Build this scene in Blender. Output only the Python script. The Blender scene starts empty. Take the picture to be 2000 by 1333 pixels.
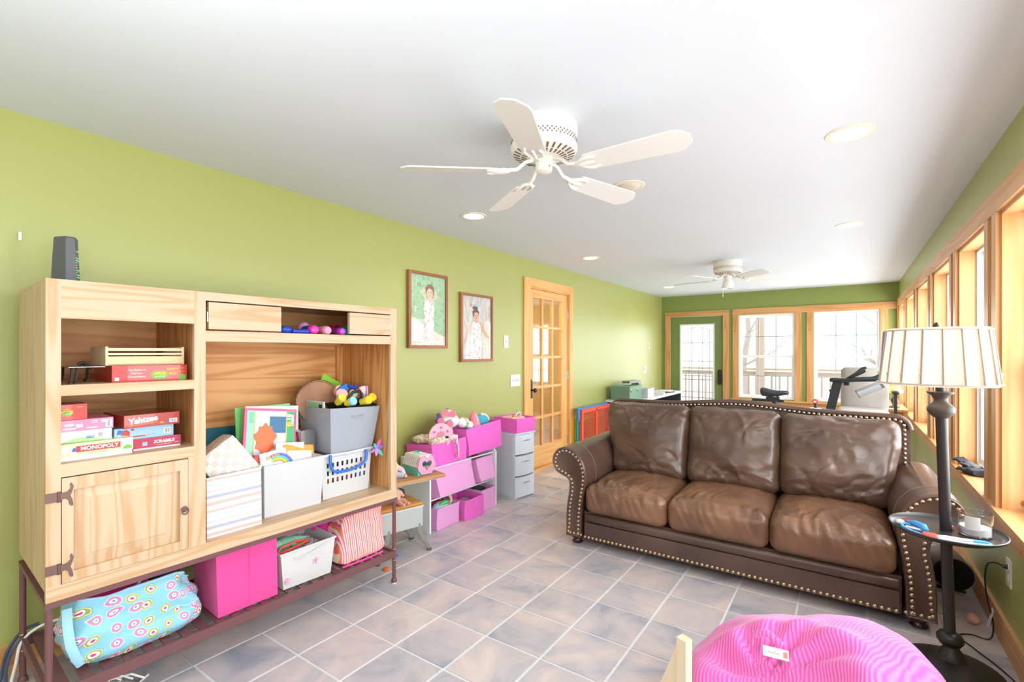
import bpy, bmesh, math, random
from mathutils import Matrix, Vector, noise as NZ
random.seed(7)
SC = bpy.context.scene
COL = SC.collection
PI = math.pi
V = Vector

# ------------------------------------------------------------------ camera, world, light, exposure
YAW = math.atan2(659, 925)
cd = bpy.data.cameras.new('camera'); cam = bpy.data.objects.new('camera', cd); COL.objects.link(cam)
cam.location = (0, 0, 1.35); cam.rotation_euler = (PI/2, 0, YAW)
cd.sensor_width = 36.0; cd.lens = 36.0*925/2000; cd.shift_y = (687-666.5)/2000; cd.clip_start = .02; cd.clip_end = 300
SC.camera = cam
SC.view_settings.view_transform = 'Standard'; SC.view_settings.look = 'None'
SC.view_settings.gamma = 1; SC.view_settings.use_curve_mapping = False
SC.view_settings.exposure = 0.22
world = bpy.data.worlds.new('world'); SC.world = world; world.use_nodes = True
wb = world.node_tree.nodes['Background']; wb.inputs[0].default_value = (.93, .96, 1, 1); wb.inputs[1].default_value = 1.9

def light(name, kind, loc, energy, col=(1, 1, 1), size=.2, size_y=None, direction=None, spot=None, parent=None):
    d = bpy.data.lights.new(name, kind); d.energy = energy; d.color = col
    if kind == 'AREA':
        d.size = size
        if size_y: d.shape = 'RECTANGLE'; d.size_y = size_y
    else: d.shadow_soft_size = size
    if spot: d.spot_size = spot; d.spot_blend = .6
    o = bpy.data.objects.new(name, d); COL.objects.link(o); o.location = loc
    if direction: o.rotation_euler = V(direction).to_track_quat('-Z', 'Y').to_euler()
    if parent: o.parent = parent
    return o
# photographer's flash bounced off the ceiling behind the camera
light('bounce_flash', 'AREA', (-.6, -.5, 1.75), 42, (.93, .97, 1), 1.2, 1.2, (0, .12, 1))
# daylight at the window walls
for y in (-.6, .5, 1.6, 2.75, 3.8, 4.9, 6.05, 7.2, 8.35):
    light('window_daylight', 'AREA', (1.15, y, 1.40), 44, (.92, .97, 1), 1.0, 1.6, (-1, 0, -.12))
for x in (-2.25, -1.1, -.05):
    light('window_daylight', 'AREA', (x, 9.2, 1.3), 17, (.92, .97, 1), .7, 1.3, (0, -1, -.12))

# ------------------------------------------------------------------ helpers
CUR = Matrix()            # frame the current things are laid out in
def Tr(x, y, z): return Matrix.Translation((x, y, z))
def Rz(a): return Matrix.Rotation(a, 4, 'Z')
def Rx(a): return Matrix.Rotation(a, 4, 'X')
def Ry(a): return Matrix.Rotation(a, 4, 'Y')
def basis(x, y, z, o=(0, 0, 0)):
    m = Matrix.Identity(4)
    for i in range(3): m[i][0] = x[i]; m[i][1] = y[i]; m[i][2] = z[i]; m[i][3] = o[i]
    return m
def S(r, g, b):
    f = lambda c: (c/12.92 if c <= .04045 else ((c+.055)/1.055)**2.4)
    return (f(r/255), f(g/255), f(b/255), 1)

class B:
    """collects shapes into one bmesh; self.M is applied to every shape added"""
    def __init__(s, M=None): s.bm = bmesh.new(); s.M = M or Matrix(); s.mi = 0
    def vs(s, pts): return [s.bm.verts.new(s.M @ V(p)) for p in pts]
    def f(s, vv):
        try:
            fc = s.bm.faces.new(vv); fc.material_index = s.mi; return fc
        except ValueError: return None
    def box(s, x0, x1, y0, y1, z0, z1):
        v = s.vs([(x0, y0, z0), (x1, y0, z0), (x1, y1, z0), (x0, y1, z0), (x0, y0, z1), (x1, y0, z1), (x1, y1, z1), (x0, y1, z1)])
        for q in ((3, 2, 1, 0), (4, 5, 6, 7), (0, 1, 5, 4), (1, 2, 6, 5), (2, 3, 7, 6), (3, 0, 4, 7)): s.f([v[i] for i in q])
        return s
    def hexa(s, p):       # 8 points, bottom ring ccw then top ring
        v = s.vs(p)
        for q in ((3, 2, 1, 0), (4, 5, 6, 7), (0, 1, 5, 4), (1, 2, 6, 5), (2, 3, 7, 6), (3, 0, 4, 7)): s.f([v[i] for i in q])
        return s
    def rings(s, rr, cap0=True, cap1=True, closed=False):
        R = [s.vs(r) for r in rr]; n = len(R[0])
        m = len(R)
        for i in range(m if closed else m-1):
            a = R[i]; b = R[(i+1) % m]
            for j in range(n): s.f([a[j], a[(j+1) % n], b[(j+1) % n], b[j]])
        if not closed:
            if cap0: s.f(list(reversed(R[0])))
            if cap1: s.f(R[-1])
        return s
    def lathe(s, prof, seg=24, c=(0, 0, 0), M=None, cap0=True, cap1=True, ph=0):
        M = M or Tr(*c)
        s.rings([[M @ V((max(r, 1e-4)*math.cos(2*PI*j/seg+ph), max(r, 1e-4)*math.sin(2*PI*j/seg+ph), z)) for j in range(seg)] for r, z in prof], cap0, cap1)
        return s
    def cyl(s, p0, p1, r0, r1=None, seg=12):
        p0 = V(p0); p1 = V(p1); d = p1-p0; r1 = r0 if r1 is None else r1
        q = d.to_track_quat('Z', 'Y').to_matrix().to_4x4()
        return s.lathe([(r0, 0), (r1, d.length)], seg, M=Tr(*p0) @ q)
    def tube(s, pts, r, seg=8, closed=False, caps=True, flat=1.0):
        P = [V(p) for p in pts]; n = len(P); rr = []
        up = None
        for i in range(n):
            if closed: t = P[(i+1) % n]-P[i-1]
            else: t = P[min(i+1, n-1)]-P[max(i-1, 0)]
            if t.length < 1e-9: t = V((0, 0, 1))
            t.normalize()
            if up is None:
                up = V((0, 0, 1)) if abs(t.z) < .9 else V((1, 0, 0))
            a = up - t*up.dot(t)
            if a.length < 1e-6: a = t.orthogonal()
            a.normalize(); b = t.cross(a); up = a
            ri = r[i] if isinstance(r, (list, tuple)) else r
            rr.append([P[i]+a*(ri*flat*math.cos(2*PI*j/seg))+b*(ri*math.sin(2*PI*j/seg)) for j in range(seg)])
        s.rings(rr, caps, caps, closed); return s
    def prism(s, poly, M, d0, d1):     # 2D polygon in M's xy plane, extruded along M's z
        a = [M @ V((x, y, d0)) for x, y in poly]; b = [M @ V((x, y, d1)) for x, y in poly]
        s.rings([a, b]); return s
    def sphere(s, c, r, seg=16, rings=10, M=None):
        if not isinstance(r, (list, tuple)): r = (r, r, r)
        M = M or Matrix()
        rr = []
        for i in range(rings+1):
            th = PI*i/rings; k = max(math.sin(th), .004)
            rr.append([M @ V((c[0]+r[0]*k*math.cos(2*PI*j/seg), c[1]+r[1]*k*math.sin(2*PI*j/seg), c[2]-r[2]*math.cos(th))) for j in range(seg)])
        s.rings(rr); return s
    def grid(s, fn, nu, nv, wrapu=False):
        g = [[s.bm.verts.new(s.M @ V(fn(i/nu, j/nv))) for j in range(nv+1)] for i in range(nu if wrapu else nu+1)]
        m = nu
        for i in range(m):
            a = g[i]; b = g[(i+1) % len(g)]
            for j in range(nv): s.f([a[j], b[j], b[j+1], a[j+1]])
        return g
    def softbox(s, c, size, r=.05, n=(10, 10, 6), disp=None):
        """rounded, subdivided box; disp(p, unit) -> moved point"""
        hx, hy, hz = [k/2 for k in size]; cache = {}
        r = min(r, hx, hy, hz)
        def vert(u, v, w):
            key = (round(u, 5), round(v, 5), round(w, 5))
            if key in cache: return cache[key]
            p = V((u*hx, v*hy, w*hz))
            q = V((max(-hx+r, min(hx-r, p.x)), max(-hy+r, min(hy-r, p.y)), max(-hz+r, min(hz-r, p.z))))
            d = p-q
            if d.length > 1e-9: p = q+d.normalized()*r
            if disp: p = V(disp(p, (u, v, w)))
            cache[key] = s.bm.verts.new(s.M @ (V(c)+p)); return cache[key]
        nx, ny, nz = n
        L = lambda i, m: -1+2*i/m
        for sg in (-1, 1):
            for i in range(nx):
                for j in range(ny):
                    q = [vert(L(i, nx), L(j, ny), sg), vert(L(i+1, nx), L(j, ny), sg), vert(L(i+1, nx), L(j+1, ny), sg), vert(L(i, nx), L(j+1, ny), sg)]
                    s.f(q if sg > 0 else q[::-1])
            for i in range(nx):
                for k in range(nz):
                    q = [vert(L(i, nx), sg, L(k, nz)), vert(L(i+1, nx), sg, L(k, nz)), vert(L(i+1, nx), sg, L(k+1, nz)), vert(L(i, nx), sg, L(k+1, nz))]
                    s.f(q if sg < 0 else q[::-1])
            for j in range(ny):
                for k in range(nz):
                    q = [vert(sg, L(j, ny), L(k, nz)), vert(sg, L(j+1, ny), L(k, nz)), vert(sg, L(j+1, ny), L(k+1, nz)), vert(sg, L(j, ny), L(k+1, nz))]
                    s.f(q if sg > 0 else q[::-1])
        return s
    def openbox(s, bot, top, t=.004, floor=.004):
        """open bin: 4 bottom and 4 top corners (ccw), wall thickness t"""
        bo = [V(p) for p in bot]; to = [V(p) for p in top]
        cb = sum(bo, V())/4; ct = sum(to, V())/4
        def ins(ps, c):
            o = []
            for p in ps:
                d = V((c.x-p.x, c.y-p.y, 0)); o.append(p+V((math.copysign(min(t, abs(d.x)), d.x), math.copysign(min(t, abs(d.y)), d.y), 0)))
            return o
        ti = ins(to, ct); bi = [p+V((0, 0, floor)) for p in ins(bo, cb)]
        s.rings([bo, to, ti, bi], True, True); return s
    def mesh(s, name, M=None, bevel=0, bseg=1, smooth=35, merge=True):
        bm = s.bm
        if bevel: 
            bmesh.ops.bevel(bm, geom=[e for e in bm.edges if len(e.link_faces) == 2 and e.calc_face_angle(0) > .5], offset=bevel, segments=bseg, affect='EDGES', clamp_overlap=True, profile=.5)
        if M: bm.transform(M)
        bmesh.ops.recalc_face_normals(bm, faces=bm.faces[:])
        me = bpy.data.meshes.new(name); bm.to_mesh(me); bm.free()
        if smooth:
            me.polygons.foreach_set('use_smooth', [True]*len(me.polygons)); me.set_sharp_from_angle(angle=math.radians(smooth))
        return me

RM = {}
def mats_to(me, mat):
    for m in (mat if isinstance(mat, (list, tuple)) else [mat]): me.materials.append(m)
def props(o, label=None, cat=None, group=None, kind=None):
    if label: o['label'] = label
    if cat: o['category'] = cat
    if group: o['group'] = group
    if kind: o['kind'] = kind
def thing(name, label, cat, loc, rz=0, group=None, kind=None, tilt=None):
    """Empty at the thing's base; RM keeps its layout matrix so parts can be given in layout coordinates"""
    o = bpy.data.objects.new(name, None); COL.objects.link(o); o.empty_display_size = .05
    m = Tr(*loc) @ Rz(rz)
    if tilt: m = m @ tilt
    RM[o] = m; o.matrix_world = CUR @ m
    props(o, label, cat, group, kind); return o
def part(root, name, b, mat, local=False, bevel=0, bseg=1, smooth=35, label=None, kind=None):
    r = root
    while r.parent: r = r.parent
    me = b.mesh(name, None if local else RM[r].inverted(), bevel, bseg, smooth); mats_to(me, mat)
    o = bpy.data.objects.new(name, me); COL.objects.link(o); o.parent = root
    props(o, label, kind=kind); return o
def solid(name, label, cat, b, mat, loc=(0, 0, 0), rz=0, group=None, kind=None, local=False, bevel=0, bseg=1, smooth=35):
    m = Tr(*loc) @ Rz(rz)
    me = b.mesh(name, None if local else m.inverted(), bevel, bseg, smooth); mats_to(me, mat)
    o = bpy.data.objects.new(name, me); COL.objects.link(o); RM[o] = m; o.matrix_world = CUR @ m
    props(o, label, cat, group, kind); return o
def struct(name, b, mat, label=None, bevel=0, smooth=0):
    return solid(name, label, None, b, mat, kind='structure', bevel=bevel, smooth=smooth)
def dup(root, loc=None, rz=None, label=None, group=None):
    r = root.copy(); COL.objects.link(r); RM[r] = RM[root]
    for ch in list(root.children):
        c = ch.copy(); COL.objects.link(c); c.parent = r; c.matrix_parent_inverse = ch.matrix_parent_inverse.copy()
        for g in list(ch.children):
            d = g.copy(); COL.objects.link(d); d.parent = c
    if loc is not None:
        m = Tr(*loc) @ Rz(rz or 0); RM[r] = m; r.matrix_world = CUR @ m
    if label: r['label'] = label
    if group: r['group'] = group
    return r
def inst(me_obj, parent, M):
    """another part sharing the mesh of me_obj, placed by local matrix M"""
    o = bpy.data.objects.new(me_obj.name.split('.')[0], me_obj.data); COL.objects.link(o); o.parent = parent; o.matrix_local = M
    return o
def txt(parent, name, s, size, M, mat, shear=0, ext=.0004, sx=1, font_bold=0, align='CENTER', local=False):
    """lettering as a mesh part; M maps text plane to layout coordinates"""
    cu = bpy.data.curves.new('t', 'FONT'); cu.body = s; cu.size = size; cu.shear = shear; cu.extrude = ext; cu.align_x = align; cu.align_y = 'CENTER'; cu.offset = font_bold; cu.resolution_u = 2
    to = bpy.data.objects.new('t', cu); me = bpy.data.meshes.new_from_object(to); bpy.data.objects.remove(to)
    r = parent
    while r.parent: r = r.parent
    me.transform((Matrix() if local else RM[r].inverted()) @ M @ Matrix.Diagonal((sx, 1, 1, 1)))
    me.name = name; me.materials.clear(); me.materials.append(mat)
    o = bpy.data.objects.new(name, me); COL.objects.link(o); o.parent = parent
    return o
FX = basis((0, 1, 0), (0, 0, 1), (1, 0, 0))     # plane seen from +x (text reads along +y)
def atx(x, y, z): return Tr(x, y, z) @ FX

# ------------------------------------------------------------------ materials
MC = {}
def nodes(name):
    m = bpy.data.materials.new(name); m.use_nodes = True
    nt = m.node_tree; return m, nt, nt.nodes['Principled BSDF'], nt.nodes.new, nt.links.new
def plain(name, c, rough=.5, metal=0, spec=.5, bump=0, bscale=60, trans=0, emit=None, estr=0, var=0, sheen=0, coat=0, sss=0):
    if name in MC: return MC[name]
    m, nt, p, N, L = nodes(name)
    p.inputs['Base Color'].default_value = c; p.inputs['Roughness'].default_value = rough; p.inputs['Metallic'].default_value = metal
    p.inputs['Specular IOR Level'].default_value = spec
    if trans: p.inputs['Transmission Weight'].default_value = trans
    if sheen: p.inputs['Sheen Weight'].default_value = sheen
    if coat: p.inputs['Coat Weight'].default_value = coat
    if emit: p.inputs['Emission Color'].default_value = emit; p.inputs['Emission Strength'].default_value = estr
    if bump or var:
        tc = N('ShaderNodeTexCoord'); nz = N('ShaderNodeTexNoise'); nz.inputs['Scale'].default_value = bscale; nz.inputs['Detail'].default_value = 3
        L(tc.outputs['Object'], nz.inputs['Vector'])
        if bump:
            b = N('ShaderNodeBump'); b.inputs['Strength'].default_value = bump; b.inputs['Distance'].default_value = .004
            L(nz.outputs['Fac'], b.inputs['Height']); L(b.outputs['Normal'], p.inputs['Normal'])
        if var:
            h = N('ShaderNodeHueSaturation'); h.inputs['Color'].default_value = c
            mr = N('ShaderNodeMapRange'); mr.inputs['To Min'].default_value = 1-var; mr.inputs['To Max'].default_value = 1+var
            nz2 = N('ShaderNodeTexNoise'); nz2.inputs['Scale'].default_value = bscale*.08; L(tc.outputs['Object'], nz2.inputs['Vector'])
            L(nz2.outputs['Fac'], mr.inputs['Value']); L(mr.outputs['Result'], h.inputs['Value']); L(h.outputs['Color'], p.inputs['Base Color'])
    MC[name] = m; return m
def wood(name, c1, c2, axis='z', scale=1.0, rough=.42, rings=26, fiber=.25, knots=0, spec=.4, cont=1.0):
    if name in MC: return MC[name]
    m, nt, p, N, L = nodes(name)
    tc = N('ShaderNodeTexCoord'); mp = N('ShaderNodeMapping')
    s = [11*scale]*3; s['xyz'.index(axis)] = .7*scale; mp.inputs['Scale'].default_value = s
    L(tc.outputs['Object'], mp.inputs['Vector'])
    n1 = N('ShaderNodeTexNoise'); n1.inputs['Scale'].default_value = 1.0; n1.inputs['Detail'].default_value = 1.5; n1.inputs['Distortion'].default_value = .3
    L(mp.outputs['Vector'], n1.inputs['Vector'])
    mu = N('ShaderNodeMath'); mu.operation = 'MULTIPLY'; mu.inputs[1].default_value = rings; L(n1.outputs['Fac'], mu.inputs[0])
    sn = N('ShaderNodeMath'); sn.operation = 'SINE'; L(mu.outputs[0], sn.inputs[0])
    mp2 = N('ShaderNodeMapping'); s2 = [160*scale]*3; s2['xyz'.index(axis)] = 4*scale; mp2.inputs['Scale'].default_value = s2
    L(tc.outputs['Object'], mp2.inputs['Vector'])
    n2 = N('ShaderNodeTexNoise'); n2.inputs['Scale'].default_value = 1; n2.inputs['Detail'].default_value = 2; L(mp2.outputs['Vector'], n2.inputs['Vector'])
    mr = N('ShaderNodeMapRange'); mr.inputs['From Min'].default_value = -1; mr.inputs['From Max'].default_value = 1; L(sn.outputs[0], mr.inputs['Value'])
    pw = N('ShaderNodeMath'); pw.operation = 'POWER'; pw.inputs[1].default_value = 2.2; L(mr.outputs['Result'], pw.inputs[0])
    ad = N('ShaderNodeMath'); ad.operation = 'MULTIPLY_ADD'; ad.inputs[1].default_value = fiber; L(n2.outputs['Fac'], ad.inputs[0]); L(pw.outputs[0], ad.inputs[2])
    ms = N('ShaderNodeMath'); ms.operation = 'MULTIPLY'; ms.inputs[1].default_value = .8*cont; ms.use_clamp = True; L(ad.outputs[0], ms.inputs[0])
    mx = N('ShaderNodeMix'); mx.data_type = 'RGBA'; mx.inputs['A'].default_value = c1; mx.inputs['B'].default_value = c2; L(ms.outputs[0], mx.inputs['Factor'])
    out = mx.outputs['Result']
    if knots:
        mp3 = N('ShaderNodeMapping'); s3 = [5.5*scale]*3; s3['xyz'.index(axis)] = 3.2*scale; mp3.inputs['Scale'].default_value = s3; L(tc.outputs['Object'], mp3.inputs['Vector'])
        vo = N('ShaderNodeTexVoronoi'); L(mp3.outputs['Vector'], vo.inputs['Vector']); vo.inputs['Scale'].default_value = 1.0
        k = N('ShaderNodeMapRange'); k.inputs['From Min'].default_value = .03; k.inputs['From Max'].default_value = .055; k.inputs['To Min'].default_value = knots; k.inputs['To Max'].default_value = 0
        L(vo.outputs['Distance'], k.inputs['Value'])
        m2 = N('ShaderNodeMix'); m2.data_type = 'RGBA'; m2.inputs['B'].default_value = S(140, 72, 30); L(out, m2.inputs['A']); L(k.outputs['Result'], m2.inputs['Factor']); out = m2.outputs['Result']
    L(out, p.inputs['Base Color']); p.inputs['Roughness'].default_value = rough; p.inputs['Specular IOR Level'].default_value = spec
    b = N('ShaderNodeBump'); b.inputs['Strength'].default_value = .08; b.inputs['Distance'].default_value = .001; L(ms.outputs[0], b.inputs['Height']); L(b.outputs['Normal'], p.inputs['Normal'])
    MC[name] = m; return m
def fabric(name, c, rough=.9, scale=900, bump=.15, wrinkle=.25, var=.06):
    if name in MC: return MC[name]
    m, nt, p, N, L = nodes(name)
    tc = N('ShaderNodeTexCoord'); n = N('ShaderNodeTexNoise'); n.inputs['Scale'].default_value = scale; L(tc.outputs['Object'], n.inputs['Vector'])
    n2 = N('ShaderNodeTexNoise'); n2.inputs['Scale'].default_value = 9; n2.inputs['Detail'].default_value = 2; n2.inputs['Distortion'].default_value = .8; L(tc.outputs['Object'], n2.inputs['Vector'])
    b1 = N('ShaderNodeBump'); b1.inputs['Strength'].default_value = wrinkle; b1.inputs['Distance'].default_value = .02; L(n2.outputs['Fac'], b1.inputs['Height'])
    b2 = N('ShaderNodeBump'); b2.inputs['Strength'].default_value = bump; b2.inputs['Distance'].default_value = .001; L(n.outputs['Fac'], b2.inputs['Height']); L(b1.outputs['Normal'], b2.inputs['Normal'])
    L(b2.outputs['Normal'], p.inputs['Normal'])
    h = N('ShaderNodeHueSaturation'); h.inputs['Color'].default_value = c
    mr = N('ShaderNodeMapRange'); mr.inputs['To Min'].default_value = 1-var; mr.inputs['To Max'].default_value = 1+var; L(n.outputs['Fac'], mr.inputs['Value']); L(mr.outputs['Result'], h.inputs['Value'])
    L(h.outputs['Color'], p.inputs['Base Color'])
    p.inputs['Roughness'].default_value = rough; p.inputs['Specular IOR Level'].default_value = .2; p.inputs['Sheen Weight'].default_value = .15
    MC[name] = m; return m
def ramp_mat(name, stops, tex, rough=.7, interp='CONSTANT', spec=.3, bump=0):
    """tex(N, L, nt) -> socket in 0..1, coloured by a ramp"""
    if name in MC: return MC[name]
    m, nt, p, N, L = nodes(name)
    s = tex(N, L)
    r = N('ShaderNodeValToRGB'); r.color_ramp.interpolation = interp
    e = r.color_ramp.elements
    while len(e) < len(stops): e.new(.5)
    for el, (pos, c) in zip(e, stops): el.position = pos; el.color = c
    L(s, r.inputs['Fac']); L(r.outputs['Color'], p.inputs['Base Color'])
    p.inputs['Roughness'].default_value = rough; p.inputs['Specular IOR Level'].default_value = spec
    if bump:
        b = N('ShaderNodeBump'); b.inputs['Strength'].default_value = bump; b.inputs['Distance'].default_value = .003; L(s, b.inputs['Height']); L(b.outputs['Normal'], p.inputs['Normal'])
    MC[name] = m; return m
def glass_mat(name, tint=(1, 1, 1, 1), refl=1.0):
    if name in MC: return MC[name]
    m, nt, p, N, L = nodes(name); nt.nodes.remove(p)
    out = nt.nodes['Material Output']; t = N('ShaderNodeBsdfTransparent'); t.inputs[0].default_value = tint
    g = N('ShaderNodeBsdfGlossy'); g.inputs['Roughness'].default_value = .01
    fr = N('ShaderNodeFresnel'); ge = N('ShaderNodeNewGeometry'); io = N('ShaderNodeMapRange'); io.inputs['To Min'].default_value = 1.5; io.inputs['To Max'].default_value = 1/1.5
    L(ge.outputs['Backfacing'], io.inputs['Value']); L(io.outputs['Result'], fr.inputs['IOR'])
    mu = N('ShaderNodeMath'); mu.operation = 'MULTIPLY'; mu.inputs[1].default_value = refl; mu.use_clamp = True; L(fr.outputs[0], mu.inputs[0])
    mx = N('ShaderNodeMixShader'); L(mu.outputs[0], mx.inputs[0]); L(t.outputs[0], mx.inputs[1]); L(g.outputs[0], mx.inputs[2]); L(mx.outputs[0], out.inputs['Surface'])
    MC[name] = m; return m

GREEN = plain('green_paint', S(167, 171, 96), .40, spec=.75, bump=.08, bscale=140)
GREEN2 = plain('green_door_paint', S(120, 140, 78), .45)
WHITEP = plain('ceiling_paint', S(218, 223, 229), .8, spec=.2, bump=.05, bscale=120)
VINYL = plain('white_vinyl', S(240, 240, 240), .4)
TRIMZ = wood('trim_pine_z', S(216, 165, 111), S(194, 134, 78), 'z', 1, .42, 24, .2, .8, cont=.8)
TRIMY = wood('trim_pine_y', S(216, 165, 111), S(194, 134, 78), 'y', 1, .42, 24, .2, .8, cont=.8)
TRIMX = wood('trim_pine_x', S(216, 165, 111), S(194, 134, 78), 'x', 1, .42, 24, .2, .8, cont=.8)
DOORZ = wood('door_fir_z', S(232, 180, 112), S(218, 156, 86), 'z', 1.4, .4, 20, .2)
DOORY = wood('door_fir_y', S(232, 180, 112), S(218, 156, 86), 'y', 1.4, .4, 20, .2)
PINEZ = wood('pale_pine_z', S(205, 180, 150), S(190, 146, 100), 'z', 1.25, .45, 36, .2, .55, cont=.8)
PINEY = wood('pale_pine_y', S(205, 180, 150), S(190, 146, 100), 'y', 1.25, .45, 36, .2, .55, cont=.8)
PLY = wood('orange_plywood', S(228, 174, 112), S(194, 124, 64), 'y', .7, .5, 46, .3, cont=.8)
PLYZ = wood('orange_plywood_z', S(228, 174, 112), S(196, 130, 70), 'z', 1.0, .5, 44, .3)
GLASS = glass_mat('window_glass', refl=.8)
GLASSD = glass_mat('door_glass', (.93, .92, .9, 1), 1.6)
IRON = plain('maroon_iron', S(112, 72, 74), .45, spec=.5)
DARKIRON = plain('dark_bronze', S(74, 64, 58), .4, .8)
BLACK = plain('black_plastic', S(28, 28, 30), .4)
WHITE = plain('white_plastic', S(218, 218, 218), .35)
PAPER = plain('white_paper', S(220, 220, 219), .8)
CHROME = plain('brushed_steel', S(190, 190, 190), .25, 1)
BRASS = plain('aged_brass', S(182, 148, 100), .3, .9)

# ------------------------------------------------------------------ setting
XL, XR, YE, YN, ZC = -2.87, .585, 8.87, -1.7, 2.365
struct('ceiling', B().box(XL-.1, XR+.2, YN-.1, YE+.2, ZC, ZC+.1), WHITEP, 'smooth white ceiling over the long room')
# floor: grout bed, single tiles as parts
TI, TJ, TX0, TY0, SHR = .2953, .2907, -2.29, 1.156, .026
GROUT = plain('grout', S(222, 224, 224), .9)
def tile_tex():
    m, nt, p, N, L = nodes('slate_tile')
    ge = N('ShaderNodeNewGeometry'); oi = N('ShaderNodeObjectInfo')
    cm = N('ShaderNodeCombineXYZ'); L(oi.outputs['Random'], cm.inputs['Z'])
    sc = N('ShaderNodeVectorMath'); sc.operation = 'MULTIPLY_ADD'; sc.inputs[1].default_value = (1, 1, 9); L(cm.outputs[0], sc.inputs[0]); L(ge.outputs['Position'], sc.inputs[2]); sc.inputs[1].default_value = (0, 0, 40)
    n = N('ShaderNodeTexNoise'); n.inputs['Scale'].default_value = 3.2; n.inputs['Detail'].default_value = 6; n.inputs['Roughness'].default_value = .6; n.inputs['Distortion'].default_value = .7; L(sc.outputs[0], n.inputs['Vector'])
    r = N('ShaderNodeValToRGB'); e = r.color_ramp.elements; e.new(.5); e.new(.6)
    for el, (po, c) in zip(e, [(.33, S(156, 157, 168)), (.46, S(188, 182, 186)), (.56, S(202, 190, 188)), (.7, S(216, 203, 198))]): el.position = po; el.color = c
    L(n.outputs['Fac'], r.inputs['Fac'])
    n2 = N('ShaderNodeTexNoise'); n2.inputs['Scale'].default_value = 30; n2.inputs['Detail'].default_value = 3; L(ge.outputs['Position'], n2.inputs['Vector'])
    b = N('ShaderNodeBump'); b.inputs['Strength'].default_value = .12; b.inputs['Distance'].default_value = .004; L(n2.outputs['Fac'], b.inputs['Height'])
    L(r.outputs['Color'], p.inputs['Base Color']); L(b.outputs['Normal'], p.inputs['Normal']); p.inputs['Roughness'].default_value = .33; p.inputs['Specular IOR Level'].default_value = .5
    return m
TILE = tile_tex()
fl = struct('floor', B().box(XL-.1, XR+.1, YN-.1, YE+.1, -.06, -.004), GROUT, 'grey and brown slate look tile floor with pale grout')
gx, gy = TI/2-.0035, TJ/2-.0035
tb = B(); kx = SHR*gx
tb.hexa([(-gx, -gy-kx, -.02), (gx, -gy+kx, -.02), (gx, gy+kx, -.02), (-gx, gy-kx, -.02), (-gx+.003, -gy-kx+.003, 0), (gx-.003, -gy+kx+.003, 0), (gx-.003, gy+kx-.003, 0), (-gx+.003, gy-kx-.003, 0)])
first = None; cand = []
fw = V((-math.sin(YAW), math.cos(YAW))); rg = V((math.cos(YAW), math.sin(YAW)))
for i in range(-3, 11):
    for j in range(-11, 28):
        x = TX0+TI*(i+.5); y = TY0+TJ*(j+.5)+SHR*(x-TX0)
        if x-TI/2 < XL or x+TI/2 > XR+.1 or y-TJ/2 < YN or y+TJ/2 > YE+.1: 
            cand.append((99, x, y)); continue
        f = fw.x*x+fw.y*y; r = rg.x*x+rg.y*y
        vis = f > 1.7 and abs(r) < 1.14*f+.25 and not (x < -2.3 and y < 1.6) and not (-1.5 < x < .2 and 3.1 < y < 4.6) 
        cand.append((f if vis else 60+f, x, y))
cand.sort()
stuffb = B()
for k, (d, x, y) in enumerate(cand):
    if d < 50 and k < 285:
        if first is None:
            first = part(fl, 'tile', tb, TILE, smooth=0); first.location = (x, y, 0)
        else:
            inst(first, fl, Tr(x, y, 0))
    elif XL-.2 < x < XR+.2 and YN-.2 < y < YE+.2:
        x0, x1 = max(x-gx, XL-.05), min(x+gx, XR+.05); y0, y1 = max(y-gy, YN), min(y+gy, YE+.02)
        if x1 > x0 and y1 > y0: stuffb.box(x0, x1, y0, y1, -.02, 0)
part(fl, 'tile_field', stuffb, TILE, smooth=0, kind='stuff')
# walls
DY0, DY1, DZ = 4.349, 5.245, 2.063              # interior door opening
b = B(); 
for y0, y1, z0, z1 in ((YN, DY0, 0, ZC), (DY1, YE, 0, ZC), (DY0, DY1, DZ, ZC)): b.box(XL-.12, XL, y0, y1, z0, z1)
struct('wall_left', b, GREEN, 'olive green wall behind the pine hutch and pictures')
WIN = [(-1.05, -.2), (.05, .93), (1.17, 2.06), (2.30, 3.167), (3.408, 4.225), (4.466, 5.355), (5.596, 6.50), (6.741, 7.68), (7.92, 8.80)]
WZ0, WZ1 = .61, 2.013
b = B(); b.box(XR, XR+.16, YN, YE+.15, 0, WZ0-.03); b.box(XR, XR+.16, YN, YE+.15, WZ1, ZC)
ed = [YN]+[e for w in WIN for e in w]+[YE+.15]
for k in range(0, len(ed), 2): b.box(XR, XR+.16, ed[k], ed[k+1], WZ0-.03, WZ1)
struct('wall_right', b, GREEN, 'olive green wall pierced by the row of windows')
EW = [(-1.549, -.714), (-.463, .376)]            # end windows
EZ0, EZ1 = .565, 1.975
b = B(); E0, E1 = YE, YE+.15
b.box(XL-.12, -2.699, E0, E1, 0, ZC); b.box(-2.699, -1.798, E0, E1, 1.985, ZC); b.box(-1.798, EW[0][0], E0, E1, 0, ZC)
b.box(EW[0][0], XR, E0, E1, EZ1, ZC); b.box(EW[0][0], XR, E0, E1, 0, EZ0); b.box(EW[0][1], EW[1][0], E0, E1, EZ0, EZ1); b.box(EW[1][1], XR, E0, E1, EZ0, EZ1)
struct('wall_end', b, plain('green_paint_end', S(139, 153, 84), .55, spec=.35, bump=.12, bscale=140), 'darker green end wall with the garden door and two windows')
b = B(); b.box(XL-.12, -2.2, YN-.12, YN, 0, ZC); b.box(-2.2, -.1, YN-.12, YN, 0, .6); b.box(-2.2, -.1, YN-.12, YN, 2.0, ZC); b.box(-.1, XR+.16, YN-.12, YN, 0, ZC)
struct('wall_near', b, GREEN, 'green wall behind the camera with a wide window')
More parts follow.
